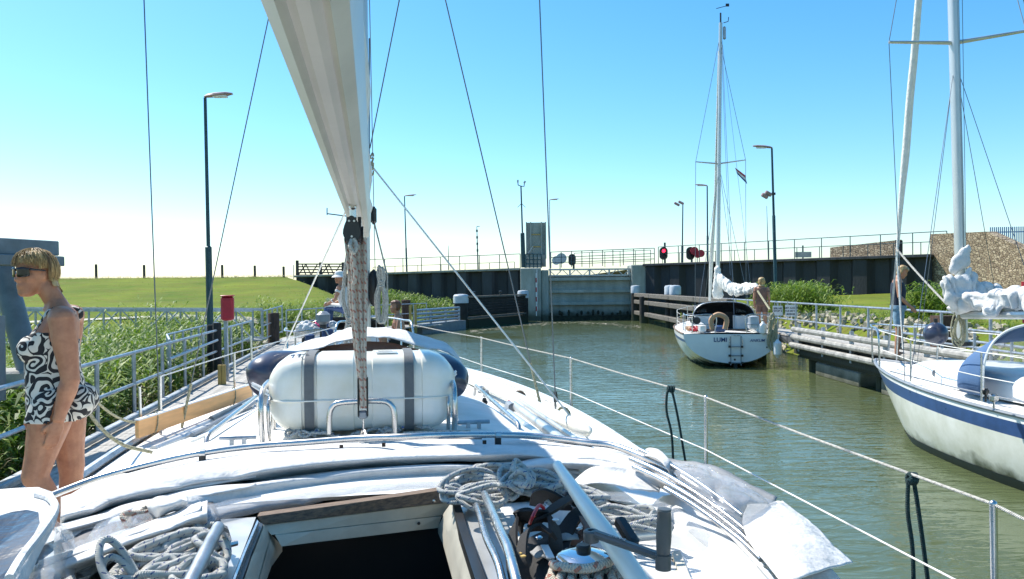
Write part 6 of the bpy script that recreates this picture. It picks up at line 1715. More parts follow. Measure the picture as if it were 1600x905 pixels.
# loose line along the foot of the canister
rs = random.Random(5)
def squiggle(pts, n, amp, seed):
    rs = random.Random(seed); P = spline(pts, n); return [p + Vector((rs.uniform(-amp, amp), rs.uniform(-amp, amp), rs.uniform(0, amp))) for p in P]
rl_ = root('lashing_line', gz(560, 680, 1.70), 0, 'grey and white lashing line lying along the foot of the life raft', 'rope')
for i, (a, b_) in enumerate((((448, 672), (520, 680)), ((455, 677), (515, 673)), ((545, 684), (625, 668)), ((560, 676), (575, 690)), ((590, 680), (622, 664)), ((622, 668), (700, 676)), ((470, 680), (530, 684)))):
    mb = MB(); mb.tube(spline(squiggle([gz(*a, 1.70), gz((a[0] + b_[0]) / 2, (a[1] + b_[1]) / 2 - 3, 1.71), gz(*b_, 1.70)], 5, .012, i), 3), .0075, 6); part('rope_loop', mb, M['ropeb'], rl_, 80)
for i in range(9):
    mb = MB(); c = gz(rs.choice((462, 478, 496, 606, 614)) + rs.uniform(-8, 8), 677 + rs.uniform(-3, 4), 1.70); mb.tube(spline([c + Vector((.045 * math.cos(a), .03 * math.sin(a), .014 * math.sin(2 * a + i) + .01)) for a in np.linspace(0, 5.6, 8)], 3), .0072, 6); part('rope_loop', mb, M['ropeb'], rl_, 80)

# ---------------------------------------------------------------- inflatable dinghy rolled up behind the raft
DG = root('inflatable_dinghy', B(-.15, 5.05, 1.62), TH, 'deflated navy inflatable dinghy under a white cover, behind the life raft', 'dinghy')
def dtube(pts, rad, name, m, lab=None):
    mb = MB(); mb.tube(spline(pts, 8), rad, 22); return part(name, mb, m, DG, 80, lab)
dtube([at(398, 598, 4.75), at(410, 590, 4.8), at(440, 586, 4.95), at(500, 590, 5.1), at(560, 600, 5.15)], [.045, .115, .150, .155, .15, .15], 'port_tube', M['navy'])
dtube([at(560, 590, 5.15), at(640, 585, 5.15), at(680, 586, 5.1), at(702, 592, 5.0), at(711, 606, 4.9)], [.15, .15, .15, .145, .12, .07], 'starboard_tube', M['navy'])
dtube([at(409, 612, 4.70), at(425, 615, 4.72), at(450, 618, 4.85), at(500, 620, 4.98)], [.05, .09, .11, .11], 'grey_tube', M['greyr'])
for dy in (0, 5):
    mb = MB(); mb.tube(spline([at(394, 599 + dy * .6, 4.66), at(403, 603 + dy, 4.645), at(416, 610 + dy, 4.62), at(430, 617 + dy, 4.60)], 5), .0075, 6); part('rubbing_strake', mb, M['signw'], DG)
    mb = MB(); mb.tube(spline([at(712.5, 580 + dy * .8, 4.82), at(706, 586 + dy * .9, 4.80), at(694, 594 + dy, 4.82)], 5), .0075, 6); part('rubbing_strake', mb, M['signw'], DG)
def sheetD(name, rows, m, parent, seed, amp=.01, freq=5, nu=40, nv=6, th=.006):
    P = []
    for r_ in rows:
        sp_ = spline([at(*p) for p in r_], 8); m_ = len(sp_) - 1
        P.append([sp_[min(m_ - 1, int(k / nu * m_))].lerp(sp_[min(m_, int(k / nu * m_) + 1)], k / nu * m_ - min(m_ - 1, int(k / nu * m_))) for k in range(nu + 1)])
    cols = [spline([row[k] for row in P], nv) for k in range(nu + 1)]
    mb = MB(); ids = []
    for c_ in cols:
        ids.append([mb.addv(p + Vector((0, -.3, 1)) * amp * (noise.noise(Vector((p.x * freq, p.y * freq, p.z * freq + seed))) - 1.2 * (1 - abs(noise.noise(Vector((p.x * freq * .7, p.z * freq * 1.2, seed + 9.))))) ** 8)) for p in c_])
    for i in range(len(ids) - 1):
        for j in range(len(ids[0]) - 1): mb.addf((ids[i][j], ids[i + 1][j], ids[i + 1][j + 1], ids[i][j + 1]))
    o = part(name, mb, m, parent, 180); md = o.modifiers.new('thick', 'SOLIDIFY'); md.thickness = th; md.offset = -1
    return o
sheetD('white_cover', [[(436, 550, 5.9), (495, 528, 5.9), (545, 511, 5.9), (600, 509, 5.9), (650, 520, 5.9), (692, 533, 5.9), (716, 556, 5.8)],
                       [(424, 554, 5.6), (488, 533, 5.6), (540, 517, 5.6), (600, 515, 5.6), (655, 525, 5.6), (700, 538, 5.6), (722, 562, 5.5)],
                       [(410, 562, 5.3), (472, 548, 5.3), (538, 527, 5.3), (600, 524, 5.3), (650, 537, 5.3), (700, 548, 5.25), (724, 572, 5.15)]], M['cloth'], DG, 2, .014, 5)
sheetD('grey_underside', [[(445, 556, 5.40), (490, 545, 5.40), (540, 536, 5.40), (600, 534, 5.40), (650, 544, 5.40), (690, 552, 5.35)], [(440, 572, 5.25), (490, 568, 5.25), (540, 566, 5.25), (600, 566, 5.25), (650, 568, 5.25), (694, 572, 5.2)]], M['brownc'], DG, 3, .006)
mb = MB(); mb.tube(spline([at(603, 516, 5.7), at(610, 522, 5.5), at(608, 532, 5.32)], 5), .006, 6); part('tie_line', mb, M['ropeb'], DG)

# ---------------------------------------------------------------- guard rails of the foreground yacht
st = []
for px, py0, py1, D in ((1552, 788, 940, 2.95), (1103, 621, 762, 5.62), (892, 560, 642, 8.55), (752, 528, 592, 10.9)):
    a, b_ = at(px, py0, D), at(px + (2 if px > 1500 else .5), py1, D); st.append(a)
    mb = MB(); mb.tube([b_, a], .0135, 12); mb.ball(a, .016, 8); part('stanchion', mb, M['steel'], OB, 60)
    mb = MB(); mb.tube([b_, b_.lerp(a, .16)], .019, 10); part('stanchion_base', mb, M['steel'], OB)
bow = at(641, 507, 12.2)
far = at(1640, 826, 2.72)
chain = [far] + st + [bow]
for a, b_ in zip(chain, chain[1:]):
    mb = MB(); mb.tube([a, a.lerp(b_, .5) - Vector((0, 0, .006)), b_], .0066, 8, vs=1); part('upper_lifeline', mb, M['rope'], OB, 80)
lowp = [at(1600, 958, 2.75), at(1490, 905, 3.05), at(1103, 703, 5.6), at(892, 613, 8.5), at(752, 570, 10.9), at(668, 541, 12.0)]
for a, b_ in zip(lowp, lowp[1:]):
    mb = MB(); mb.tube([a, b_], .0048, 8); part('lower_lifeline', mb, M['wwire'], OB, 80)
mb = MB(BT); mb.tube(spline([(.50, 12.1, 1.28), (.48, 12.15, 1.86), (.36, 12.8, 1.92), (-.08, 13.4, 1.95), (-.50, 12.8, 1.92), (-.64, 12.15, 1.86), (-.66, 12.1, 1.28)], 8), .016, 10); part('pulpit', mb, M['steel'], OB, 80)
mb = MB(BT); mb.tube(spline([(.49, 12.1, 1.57), (.35, 12.75, 1.62), (-.08, 13.3, 1.65), (-.50, 12.75, 1.62), (-.65, 12.1, 1.57)], 8), .013, 8); part('pulpit', mb, M['steel'], OB, 80)
for s in (.33, -.48):
    mb = MB(BT); mb.tube([(s, 12.7, 1.3), (s, 12.8, 1.92)], .015, 8); part('pulpit', mb, M['steel'], OB)
# port stanchions and lines
pst = [at(75, 640, 6.0) if False else B(-1.95, 7.6, 1.66), B(-1.62, 9.4, 1.72), B(-.64, 12.15, 1.86)]
for p in pst[:2]:
    mb = MB(); mb.tube([p - Vector((0, 0, .56)), p], .0135, 10); part('stanchion', mb, M['steel'], OB)
for a, b_ in zip(pst, pst[1:]):
    mb = MB(); mb.tube([a, b_], .0055, 6); part('port_lifeline', mb, M['wwire'], OB)
# two stanchions holding the plank on the port side
for px, y0, y1, D in ((222, 640, 720, 7.0), (396, 560, 640, 8.6)):
    mb = MB(); mb.tube([at(px - 4, y0 - 35, D), at(px, y1, D)], .0125, 10); part('stanchion', mb, M['steel'], OB)
# dark green loops hung on the upper lifeline
for k, (px, py, D, x2, y2, x3, y3, lab) in enumerate(((1046, 609, 6.05, 1052, 722, 1071, 722, 'dark green rope loop hanging from the upper lifeline ahead of the nearest amidships stanchion'), (1423, 749, 3.42, 1428, 925, 1452, 925, 'black rope loop hanging from the upper lifeline, the one nearer the camera'))):
    rt = root('rope_loop', at(px, y2, D), 0, lab, 'rope'); m_ = M['ropeg']; rr = .0095 if k == 0 else .0095
    mb = MB(); mb.tube(spline([at(px - 1, py, D - .02), at(px - 4, py + 8, D), at(px - 4.5, lerp(py, y2, .3), D), at(lerp(px, x2, .5), lerp(py, y2, .6), D), at(x2, y2, D)], 6), rr, 8); part('strand', mb, m_, rt, 80)
    mb = MB(); mb.tube(spline([at(px + 3, py + 2, D - .02), at(px + 6, py + 10, D), at(lerp(px + 6, x3, .45), lerp(py, y3, .45), D), at(x3, y3, D)], 6), rr, 8); part('strand', mb, m_, rt, 80)
    for dx in (-2, 2, 6):
        mb = MB(); c = at(px + dx, py - 1, D); mb.tube([c + Vector((.003 * math.sin(a), .020 * math.cos(a), .020 * math.sin(a))) for a in np.linspace(0, 2 * PI, 12)[:-1]], rr, 8, closed=True); part('hitch_turn', mb, m_, rt, 80)

# starboard deck gear: long white pole, grey tubes, cleats, blocks, track
def dp(px, py, h=0.0): return gz(px, py, 1.16 + h)
pA, pB = dp(690, 570, .14), dp(922, 676, .14); mb = MB(); mb.tube([pA.lerp(pB, k) for k in (0, .2, .5, .8, .96, .99, 1.0)], [.082, .08, .072, .064, .060, .045, .012], 18); sp_ = thing('spinnaker_pole', mb, M['raft'], 'long white spinnaker pole lying along the starboard toe rail of the foreground yacht', 'pole')
mb = MB(); c = dp(811, 624, .12); d_ = (dp(900, 664, .12) - dp(700, 574, .12)).normalized()
mb.tube([c + Vector((0, 0, .02)) - d_ * .02, c + Vector((0, 0, .02)) + d_ * .02], .072, 18); part('joint_ring', mb, M['teak'], sp_)
for i, (a, b_, r_) in enumerate((((793, 645), (850, 688), .035), ((802, 632), (880, 690), .036), ((812, 626), (905, 690), .018), ((790, 655), (835, 690), .02))):
    mb = MB(); mb.tube([dp(*a, .18), dp(*b_, .26)], r_, 12); part('deck_tube', mb, M['alu'], OB, 60)
for px, py in ((793, 645), (801, 636)):
    mb = MB(); mb.tube([dp(px - 6, py - 3, .17), dp(px, py + 1, .18)], .04, 10); part('tube_end', mb, M['greyr'], OB)
for px, py, sz, m_ in ((752, 611, .07, 'galv'), (760, 617, .06, 'greyr'), (757, 629, .05, 'black'), (715, 626, .045, 'brtim'), (724, 627, .05, 'brtim'), (798, 629, .045, 'pink'), (884, 660, .05, 'steel')):
    mb = MB(); c = dp(px, py, .10); mb.box(c, (sz * 1.5, sz * .8, sz * .8), R(-30), sz * .3); mb.lathe(c + Vector((0, 0, .02)), [(sz * .5, 0), (sz * .4, sz * .5), (sz * .1, sz * .6)], 10); part('deck_fitting', mb, M[m_], OB)
for a, b_, h, r_ in (((712, 572), (790, 612), .02, .010), ((712, 600), (860, 690), .0, .006), ((760, 618), (800, 640), .05, .008), ((706, 588), (770, 618), .01, .006)):
    mb = MB(); mb.tube([dp(*a, h + .02), dp(*b_, h + .02)], r_, 6); part('deck_line', mb, M['rope'] if r_ < .01 else M['greyr'], OB)
mb = MB()
for i in range(5):
    c = dp(880, 650, .10 + i * .012); mb.tube([c + Vector((.06 * math.cos(a), .03 * math.sin(a), .07 * math.sin(a))) for a in np.linspace(0, 2 * PI, 14)[:-1]], .010, 6, closed=True)
thing('small_rope_coil', mb, M['ropey'], 'small brown rope coil at the starboard shroud base of the foreground yacht', 'rope')
for px, py in ((740, 668), (372, 693)):
    mb = MB(); p = gz(px, py, 1.66); q = Matrix.Rotation(TH, 3, 'Z')
    mb.tube([p + q @ Vector((-.09, 0, .03)), p + q @ Vector((.09, 0, .03))], .012, 8); mb.box(p + q @ Vector((-.03, 0, .01)), (.02, .03, .04), q); mb.box(p + q @ Vector((.03, 0, .01)), (.02, .03, .04), q); part('roof_cleat', mb, M['galv'], OB)
mb = MB(); mb.tube([gz(630, 677, 1.70), gz(735, 674, 1.70)], .008, 6); part('roof_line', mb, M['rope'], OB)
mb = MB(); mb.tube([gz(672, 690, 1.70), gz(753, 688, 1.70)], .012, 8); part('roof_rail', mb, M['teak'], OB)
# handrails along the roof sides
for s, t0, t1 in ((-.95, 4.6, 6.6), (.80, 4.6, 6.6)):
    mb = MB(BT); pts = [(s, t0, RZ - .1), (s, t0 + .04, RZ - .02)] + [(s * (1 - .04 * k), lerp(t0 + .1, t1 - .1, k), RZ - .01) for k in (0, .5, 1)] + [(s * .96, t1, RZ - .1)]; mb.tube(pts, .014, 8); part('handrail', mb, M['steel'], OB, 80)
mb = MB(); mb.prism([gz(668 + 200, 697, 1.62), gz(910, 700, 1.62), gz(930, 712, 1.62), gz(876, 708, 1.62)], (0, 0, .012)); part('painted_roof_shadow', mb, M['win'], OB)  # dark patch drawn as a cast shadow on the coachroof
mb = MB(); mb.prism([gz(855, 690, 1.60), gz(905, 692, 1.60), gz(925, 701, 1.60), gz(868, 700, 1.60)], (0, 0, .03)); part('painted_side_shadow', mb, M['win'], OB)  # second dark patch, also a painted cast shadow

# ---------------------------------------------------------------- plank on the port side, mooring lines
pk = root('fender_plank', at(300, 650, 7.5), 0, 'bare pine plank lashed outside the port guard rail of the foreground yacht', 'plank')
a, b_ = at(214, 671, 6.75), at(392, 611, 8.9)
mb = MB(); mb.beam(a, b_, .04, .15, bev=.004); o_ = part('plank', mb, M['pine'], pk)
mb = MB(); mb.beam(a + Vector((0, 0, .079)), b_ + Vector((0, 0, .079)), .045, .012); part('plank_top', mb, M['signw'], pk)
for k in (.12, .8):
    p = a.lerp(b_, k); mb = MB(); mb.tube([p + Vector((.03 * math.cos(t_), .03 * math.sin(t_), .10 * math.sin(t_))) for t_ in np.linspace(0, 2 * PI, 12)[:-1]], .006, 6, closed=True); part('lashing', mb, M['ropey'], pk)
for i, (pts, rr, m_, lab) in enumerate((([at(112, 600, 5.4), at(150, 660, 5.5), at(190, 694, 5.6), at(238, 707, 5.7)], .012, 'ropey', 'thick yellowed mooring line dropping from behind the woman to the port deck'),
                                        ([at(112, 588, 5.6), at(160, 636, 6.0), at(190, 655, 6.4), at(214, 661, 6.8)], .010, 'ropey', 'upper mooring line from behind the woman to the plank end'),
                                        ([B(-1.95, 8.4, 1.25), B(-2.3, 8.8, .9), B(-2.6, 11.2, .52)], .012, 'rope', 'mooring line from the port deck to a jetty cleat beyond the plank'),
                                        ([B(-1.3, 10.6, 1.4), B(-2.0, 12.8, 1.0), B(-2.6, 15.8, .52)], .012, 'rope', 'long bow line from the foreground yacht forward to the jetty'))):
    mb = MB(); mb.tube(spline(pts, 8), rr, 8); thing('mooring_line', mb, M[m_], lab, 'mooring line', smooth=80)
# port side deck gear: blue-grey tubes, sail bag shapes, rail pieces between plank and deck
for i, (a, b_, D0, D1, r_, m_) in enumerate((((262, 690), (392, 632), 6.9, 8.4, .035, 'alu'), ((300, 680), (400, 628), 7.0, 8.4, .02, 'greyr'), ((240, 705), (330, 668), 6.6, 7.4, .045, 'alu'), ((300, 690), (395, 650), 6.6, 7.6, .012, 'wwire'), ((330, 655), (398, 622), 7.6, 8.6, .03, 'bsteel'))):
    mb = MB(); mb.tube([at(*a, D0), at(*b_, D1)], r_, 10); part('port_deck_tube', mb, M[m_], OB)
mb = MB(); mb.tube(spline([at(402, 640, 7.4), at(401, 626, 7.4), at(396, 624, 7.5), at(380, 632, 7.6)], 5), .012, 8); part('port_handrail', mb, M['steel'], OB, 80)

# ---------------------------------------------------------------- cockpit clutter, right of the hatch
# bent stainless grab tubes
gr = root('instrument_guard', gz(790, 880, 1.66), 0, 'pair of bent stainless tubes beside the right edge of the hatch', 'grab rail')
for pts in ([(757, 772, 1.76), (765, 790, 1.80), (783, 832, 1.82), (794, 858, 1.82), (806, 905, 1.80), (820, 960, 1.75)], [(740, 778, 1.72), (750, 806, 1.75), (760, 840, 1.75), (778, 880, 1.74), (790, 930, 1.70)]):
    mb = MB(); mb.tube(spline([gz(*p) for p in pts], 6), .0125 if pts[0][0] == 757 else .0105, 12); part('tube', mb, M['steel'], gr, 80)
gl = root('grab_rail', gz(320, 870, 1.7), 0, 'grey painted grab tube over the left rope pile, ending beside the hatch', 'grab rail')
mb = MB(); mb.tube([gz(341, 824, 1.84), gz(318, 868, 1.84), gz(290, 925, 1.82), gz(260, 1000, 1.8)], .0155, 14); part('tube', mb, M['galv'], gl, 80)
mb = MB(); mb.tube([gz(341, 824, 1.84), gz(350, 828, 1.80), gz(356, 845, 1.70)], .012, 8); part('bracket', mb, M['steel'], gl); mb = MB(); mb.tube([gz(354, 852, 1.70), gz(370, 848, 1.70)], .010, 8); part('pin', mb, M['steel'], gl)

def rope_pile(name, loops, m, label, r_=.0085, seed=1):
    rt = root(name, gz(loops[0][0], loops[0][1], 1.66), 0, label, 'rope'); rs = random.Random(seed)
    for (cx, cy, z, wx, wy, ang, n, tilt) in loops:
        for i in range(n):
            c = gz(cx + rs.uniform(-4, 4), cy + rs.uniform(-3, 3), z + rs.uniform(-.01, .02)); a0 = R(ang) + rs.uniform(-.18, .18); ex, ey = wx * rs.uniform(.8, 1.12), wy * rs.uniform(.75, 1.2); tl = tilt + rs.uniform(-.2, .2); ph = rs.uniform(0, 6)
            pts = []
            for u in np.linspace(0, 2 * PI, 13)[:-1]:
                x, y = ex * math.cos(u), ey * math.sin(u); z_ = tl * y * 1.0 + .010 * math.sin(2 * u + ph) + i * r_ * .6
                pts.append(c + Vector((x * math.cos(a0) - y * math.sin(a0), x * math.sin(a0) + y * math.cos(a0), z_)))
            mb = MB(); mb.tube(spline(pts + [pts[0]], 4)[:-1], r_, 7, closed=True); part('rope_loop', mb, m, rt, 80)
    return rt
rope_pile('rope_pile', [(735, 762, 1.72, .11, .045, 35, 6, .5), (775, 748, 1.74, .10, .035, -10, 6, .4), (800, 765, 1.74, .075, .03, 80, 8, .3), (757, 778, 1.72, .09, .04, 10, 5, .4), (838, 762, 1.72, .09, .03, 0, 7, .5), (815, 742, 1.78, .035, .03, 50, 3, .8), (900, 780, 1.70, .10, .04, -20, 4, .3), (715, 775, 1.70, .05, .035, 40, 5, .6)], M['ropeb'], 'heap of white blue-flecked rope right of the hatch top', .0088, 2)
rope_pile('rope_pile', [(975, 806, 1.70, .10, .035, -20, 3, .2), (1010, 822, 1.70, .09, .02, -12, 2, .1)], M['ropeb'], 'white blue-flecked line running from the pole toward the winch handle grip', .0085, 5)
rope_pile('rope_pile', [(262, 872, 1.71, .10, .035, 48, 7, .3), (302, 858, 1.71, .07, .03, 40, 6, .3), (225, 900, 1.71, .08, .035, 55, 5, .4), (334, 866, 1.70, .035, .04, 60, 6, .4), (190, 902, 1.73, .035, .06, 75, 2, .9), (270, 903, 1.70, .10, .035, 52, 6, .3), (310, 905, 1.70, .08, .035, 58, 5, .3), (322, 836, 1.70, .035, .018, 30, 4, .3)], M['ropeb'], 'heap of white rope left of the hatch under the grey tube', .0095, 3)
rope_pile('rope_pile', [(222, 812, 1.72, .05, .03, 50, 3, .3), (232, 805, 1.72, .03, .02, 20, 2, .3)], M['roper'], 'red-flecked rope end showing beneath the clear vinyl on the left', .008, 6)
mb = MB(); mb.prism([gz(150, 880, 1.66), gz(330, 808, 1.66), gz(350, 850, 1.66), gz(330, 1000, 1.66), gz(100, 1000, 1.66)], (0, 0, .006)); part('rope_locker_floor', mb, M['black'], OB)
mb = MB(); mb.tube(spline([gz(798, 748, 1.79), gz(812, 737, 1.83), gz(826, 744, 1.82), (gz(822, 758, 1.80)), gz(806, 756, 1.79)], 5), .010, 8); rk = thing('rope_knot', mb, M['ropeb'], 'single knot of white rope on top of the right rope heap', 'rope', smooth=80)

# white tubular pole leaning across
mb = MB(); pp = [gz(871, 727, 1.90), gz(905, 776, 1.88), gz(945, 832, 1.85), gz(985, 890, 1.80), gz(1030, 960, 1.74)]
mb.tube(spline(pp, 5), [.015, .020, .024, .025, .024], 16); pol = thing('white_pole', mb, M['raft'], 'white tubular pole with rounded end slanting behind the winch handle', 'pole', smooth=60)
mb = MB(); mb.beam(gz(967, 812, 1.84), gz(992, 852, 1.80), .03, .03, bev=.006); part('clip', mb, M['black'], pol)
for px, py in ((880, 752), (888, 762)):
    mb = MB(); mb.box(gz(px, py, 1.84), (.025, .02, .02), R(30), .005); part('fitting', mb, M['galv'], pol)

# black safety harness heap
HN = root('safety_harness', gz(870, 830, 1.68), 0, 'heap of black webbing harness with buckles between the rope heap and the winch', 'harness')
def strap(pts, w, m, name='webbing', th=.004):
    P = spline([gz(*p[:3]) for p in pts], 6); tw = [p[3] if len(p) > 3 else 0 for p in pts]; mb = MB(); ra = []
    for i, p in enumerate(P):
        d_ = (P[min(i + 1, len(P) - 1)] - P[max(i - 1, 0)]).normalized(); sd_ = d_.cross(Vector((0, 0, 1))).normalized(); up = sd_.cross(d_)
        t_ = interp(i / (len(P) - 1), np.linspace(0, 1, len(tw)), tw); s2 = sd_ * math.cos(t_) + up * math.sin(t_); u2 = -sd_ * math.sin(t_) + up * math.cos(t_)
        ra.append([p + s2 * w / 2 + u2 * th, p - s2 * w / 2 + u2 * th, p - s2 * w / 2 - u2 * th, p + s2 * w / 2 - u2 * th])
    mb.loft(ra); return part(name, mb, m, HN, 40)
strap([(808, 905, 1.70, .6), (800, 860, 1.74, .9), (806, 815, 1.78, 1.1), (835, 806, 1.80, 1.0), (862, 812, 1.79, .9), (868, 850, 1.76, .7), (860, 890, 1.70, .5)], .045, M['blackr'])
strap([(820, 905, 1.72, .4), (815, 868, 1.77, .6), (822, 832, 1.80, .7), (845, 824, 1.80, .8), (866, 838, 1.79, .9)], .03, M['blackr'])
strap([(838, 790, 1.74, .2), (842, 776, 1.80, .6), (856, 772, 1.82, .9), (872, 782, 1.80, .5), (884, 796, 1.76, .1)], .045, M['blackr'])
strap([(832, 822, 1.76, .1), (850, 806, 1.80, .1), (872, 790, 1.82, 0), (892, 778, 1.82, 0), (905, 772, 1.80, .2)], .036, M['blackr'])
strap([(812, 830, 1.74, 1.2), (812, 808, 1.79, 1.1), (824, 802, 1.80, .8), (834, 812, 1.78, .6)], .045, M['blackr'])
strap([(870, 905, 1.68, .1), (874, 868, 1.72, .2), (884, 830, 1.75, .1), (900, 806, 1.77, 0), (915, 790, 1.77, .3)], .05, M['blackr'])
strap([(905, 795, 1.74, .1), (918, 812, 1.77, .1), (926, 832, 1.76, .2), (920, 850, 1.72, .2)], .045, M['brownc'])
strap([(892, 850, 1.70, .1), (908, 838, 1.74, .2), (916, 826, 1.74, .1)], .03, M['brownc'])
sheet('black_fabric', [[(806, 850, 1.69), (830, 838, 1.71), (862, 826, 1.72), (900, 812, 1.70)], [(812, 885, 1.68), (838, 872, 1.72), (870, 858, 1.72), (905, 842, 1.69)], [(820, 930, 1.67), (845, 915, 1.71), (870, 902, 1.70), (896, 888, 1.68)]], M['blackr'], 40, .012, 9, 30, 8, parent=HN)
for i, rows_ in enumerate(([[(868, 824, 1.745), (884, 824, 1.75), (902, 834, 1.75)], [(872, 846, 1.74), (888, 842, 1.75), (905, 842, 1.74)]], [[(828, 862, 1.745), (842, 852, 1.75), (856, 862, 1.745)], [(838, 874, 1.74), (850, 872, 1.75), (862, 878, 1.74)]])):
    sheet('grey_lining', rows_, M['grcloth'], 41 + i, .006, 14, 16, 6, parent=HN)
for px, py, m_, sz in ((892, 772, 'black', .04), (902, 786, 'black', .035), (834, 806, 'orange', .014), (848, 790, 'steel', .014), (868, 812, 'signw', .014), (905, 826, 'steel', .012), (842, 840, 'winchs', .014)):
    mb = MB(); mb.box(gz(px, py, 1.80), (sz * 1.3, sz, sz * .5), R(25), sz * .2); part('buckle', mb, M[m_], HN)
for dx in (0, 5):
    mb = MB(); mb.beam(gz(848 + dx, 852, 1.765), gz(858 + dx, 872, 1.76), .012, .003); part('white_stripe', mb, M['signw'], HN)
for i, ch in enumerate('>>>>'):
    mb = MB(); mb.box(gz(812 + i * 1.8, 854 + i * 5, 1.775), (.012, .010, .003), R(30)); part('yellow_print', mb, M['yel'], HN)
mb = MB(); mb.tube(spline([gz(828, 818, 1.80), gz(832, 808, 1.83), gz(842, 790, 1.84), gz(850, 795, 1.82)], 5), .005, 6); part('red_cord', mb, M['red'], HN)

# winch with rope and handle
wc = gz(912, 866, 1.80)
WN = root('winch', Vector((wc.x, wc.y, 1.60)), 0, 'chrome self-tailing winch wrapped in red-flecked rope beside the slanting pole', 'winch')
w0 = Vector((wc.x, wc.y, 1.60))
mb = MB(); mb.lathe(w0, [(.075, 0), (.075, .03), (.05, .045), (.045, .09), (.05, .14), (.062, .15)], 28); part('drum', mb, M['winchs'], WN)
mb = MB(); mb.lathe(w0 + Vector((0, 0, .15)), [(.062, 0), (.066, .008), (.052, .014), (.052, .024), (.066, .03), (.064, .036)], 32); part('self_tailer', mb, M['black'], WN)
for k in range(28):
    a = 2 * PI * k / 28; mb = MB(); mb.box(w0 + Vector((.060 * math.cos(a), .060 * math.sin(a), .172)), (.012, .004, .010), a); part('tailer_tooth', mb, M['cream'], WN)
mb = MB(); mb.lathe(w0 + Vector((0, 0, .187)), [(.066, 0), (.067, .008), (.055, .016), (.03, .021), (.012, .022)], 32); part('top_cap', mb, M['winchs'], WN)
mb = MB(); mb.lathe(w0 + Vector((0, 0, .20)), [(.018, 0), (.018, .02), (.015, .024)], 16); part('handle_socket', mb, M['black'], WN)
rc = root('rope_coil', w0, 0, 'thick cream rope with red flecks coiled round and hanging over the winch', 'rope')
for k in range(4):
    mb = MB(); mb.tube([w0 + Vector((.056 * math.cos(a), .056 * math.sin(a), .065 + k * .02 + .006 * a / 6.28)) for a in np.linspace(0, 2 * PI, 24)[:-1]], .010, 8, closed=True); part('rope_turn', mb, M['roper'], rc, 80)
rs = random.Random(12)
for i in range(9):
    th = .035 + i * .006; tilt = rs.uniform(-.25, .25); r0 = .078 + .0085 * i; zc_ = .155 - .012 * i
    mb = MB(); mb.tube(spline([w0 + Vector((r0 * math.cos(a), -.018 - .004 * i + r0 * .92 * math.sin(a), zc_ + .03 * tilt * math.sin(a + i) + .008 * math.sin(3 * a + i))) for a in np.linspace(0, 2 * PI, 15)[:-1]] + [w0 + Vector((r0, -.018 - .004 * i, zc_ + .03 * tilt * math.sin(i) + .008 * math.sin(i)))], 3)[:-1], .0112, 8, closed=True); part('rope_turn', mb, M['roper'], rc, 80)
for i, (x0, x1) in enumerate(((-.055, -.10), (-.03, -.07), (.0, -.03), (.03, .01), (.06, .06), (.075, .10))):
    mb = MB(); mb.tube(spline([w0 + Vector((x0, -.05, .17)), w0 + Vector((lerp(x0, x1, .3), -.10, .165)), w0 + Vector((x1, -.13, .11)), w0 + Vector((x1 * 1.1, -.17, .03))], 6), .0115, 8); part('rope_turn', mb, M['roper'], rc, 80)
mb = MB(); mb.tube(spline([w0 + Vector((-.075, -.01, .18)), w0 + Vector((-.06, -.07, .195)), w0 + Vector((.0, -.085, .195)), w0 + Vector((.05, -.06, .20)), w0 + Vector((.062, -.02, .19))], 6), .0115, 8); part('rope_turn', mb, M['roper'], rc, 80)
# handle
hz = 1.875
WH = root('winch_handle', gz(985, 850, hz), 0, 'grey winch handle with an upright grip, lying across the white pole', 'winch handle')
h0, h1 = gz(924, 833, hz + .0), gz(1036, 872, hz - .01)
mb = MB(); mb.beam(h0, h1, .021, .015, bev=.004); part('arm', mb, M['gripg'], WH)
mb = MB(); mb.beam(h0.lerp(h1, .08) + Vector((0, 0, .008)), h0.lerp(h1, .95) + Vector((0, 0, .007)), .012, .003); part('arm_ridge', mb, M['gripg'], WH)
mb = MB(); mb.lathe(h0 - Vector((0, 0, .02)), [(.017, 0), (.019, .01), (.019, .024), (.015, .027), (.009, .027), (.009, .015)], 20); part('hub', mb, M['gripg'], WH)
Mx = Matrix.Translation(h0.lerp(h1, .38) + Vector((0, 0, .0105))) @ Matrix.Rotation(math.atan2((h1 - h0).y, (h1 - h0).x), 4, 'Z')
text('LEWMAR', .012, Mx, M['galv'], WH, ext=.0006)
mb = MB(); gb = h1 - Vector((0, 0, .012)); gt_ = at(1038, 795, h1.y - .0)
ax = (gt_ - gb).normalized(); LG = (gt_ - gb).length
mb.lathe(gb, [(.013, 0), (.016, .004), (.0155, .012), (.012, .015), (.0145, .022), (.0165, LG * .45), (.0158, LG * .8), (.0142, LG * .95), (.0150, LG * .965), (.014, LG), (.008, LG * 1.004)], 24, ax); part('grip', mb, M['gripg'], WH, 30)
mb = MB(); mb.tube([gb + ax * .0 + Vector((0, 0, -.012)), gb + ax * .02], .017, 20); part('grip_collar', mb, M['gripg'], WH)
# grey-blue tube under the grip
mb = MB(); mb.tube([gz(980, 838, 1.66), gz(1046, 832, 1.66)], .020, 12); thing('short_tube', mb, M['alu'], 'short pale blue tube lying under the winch handle grip', 'tube')
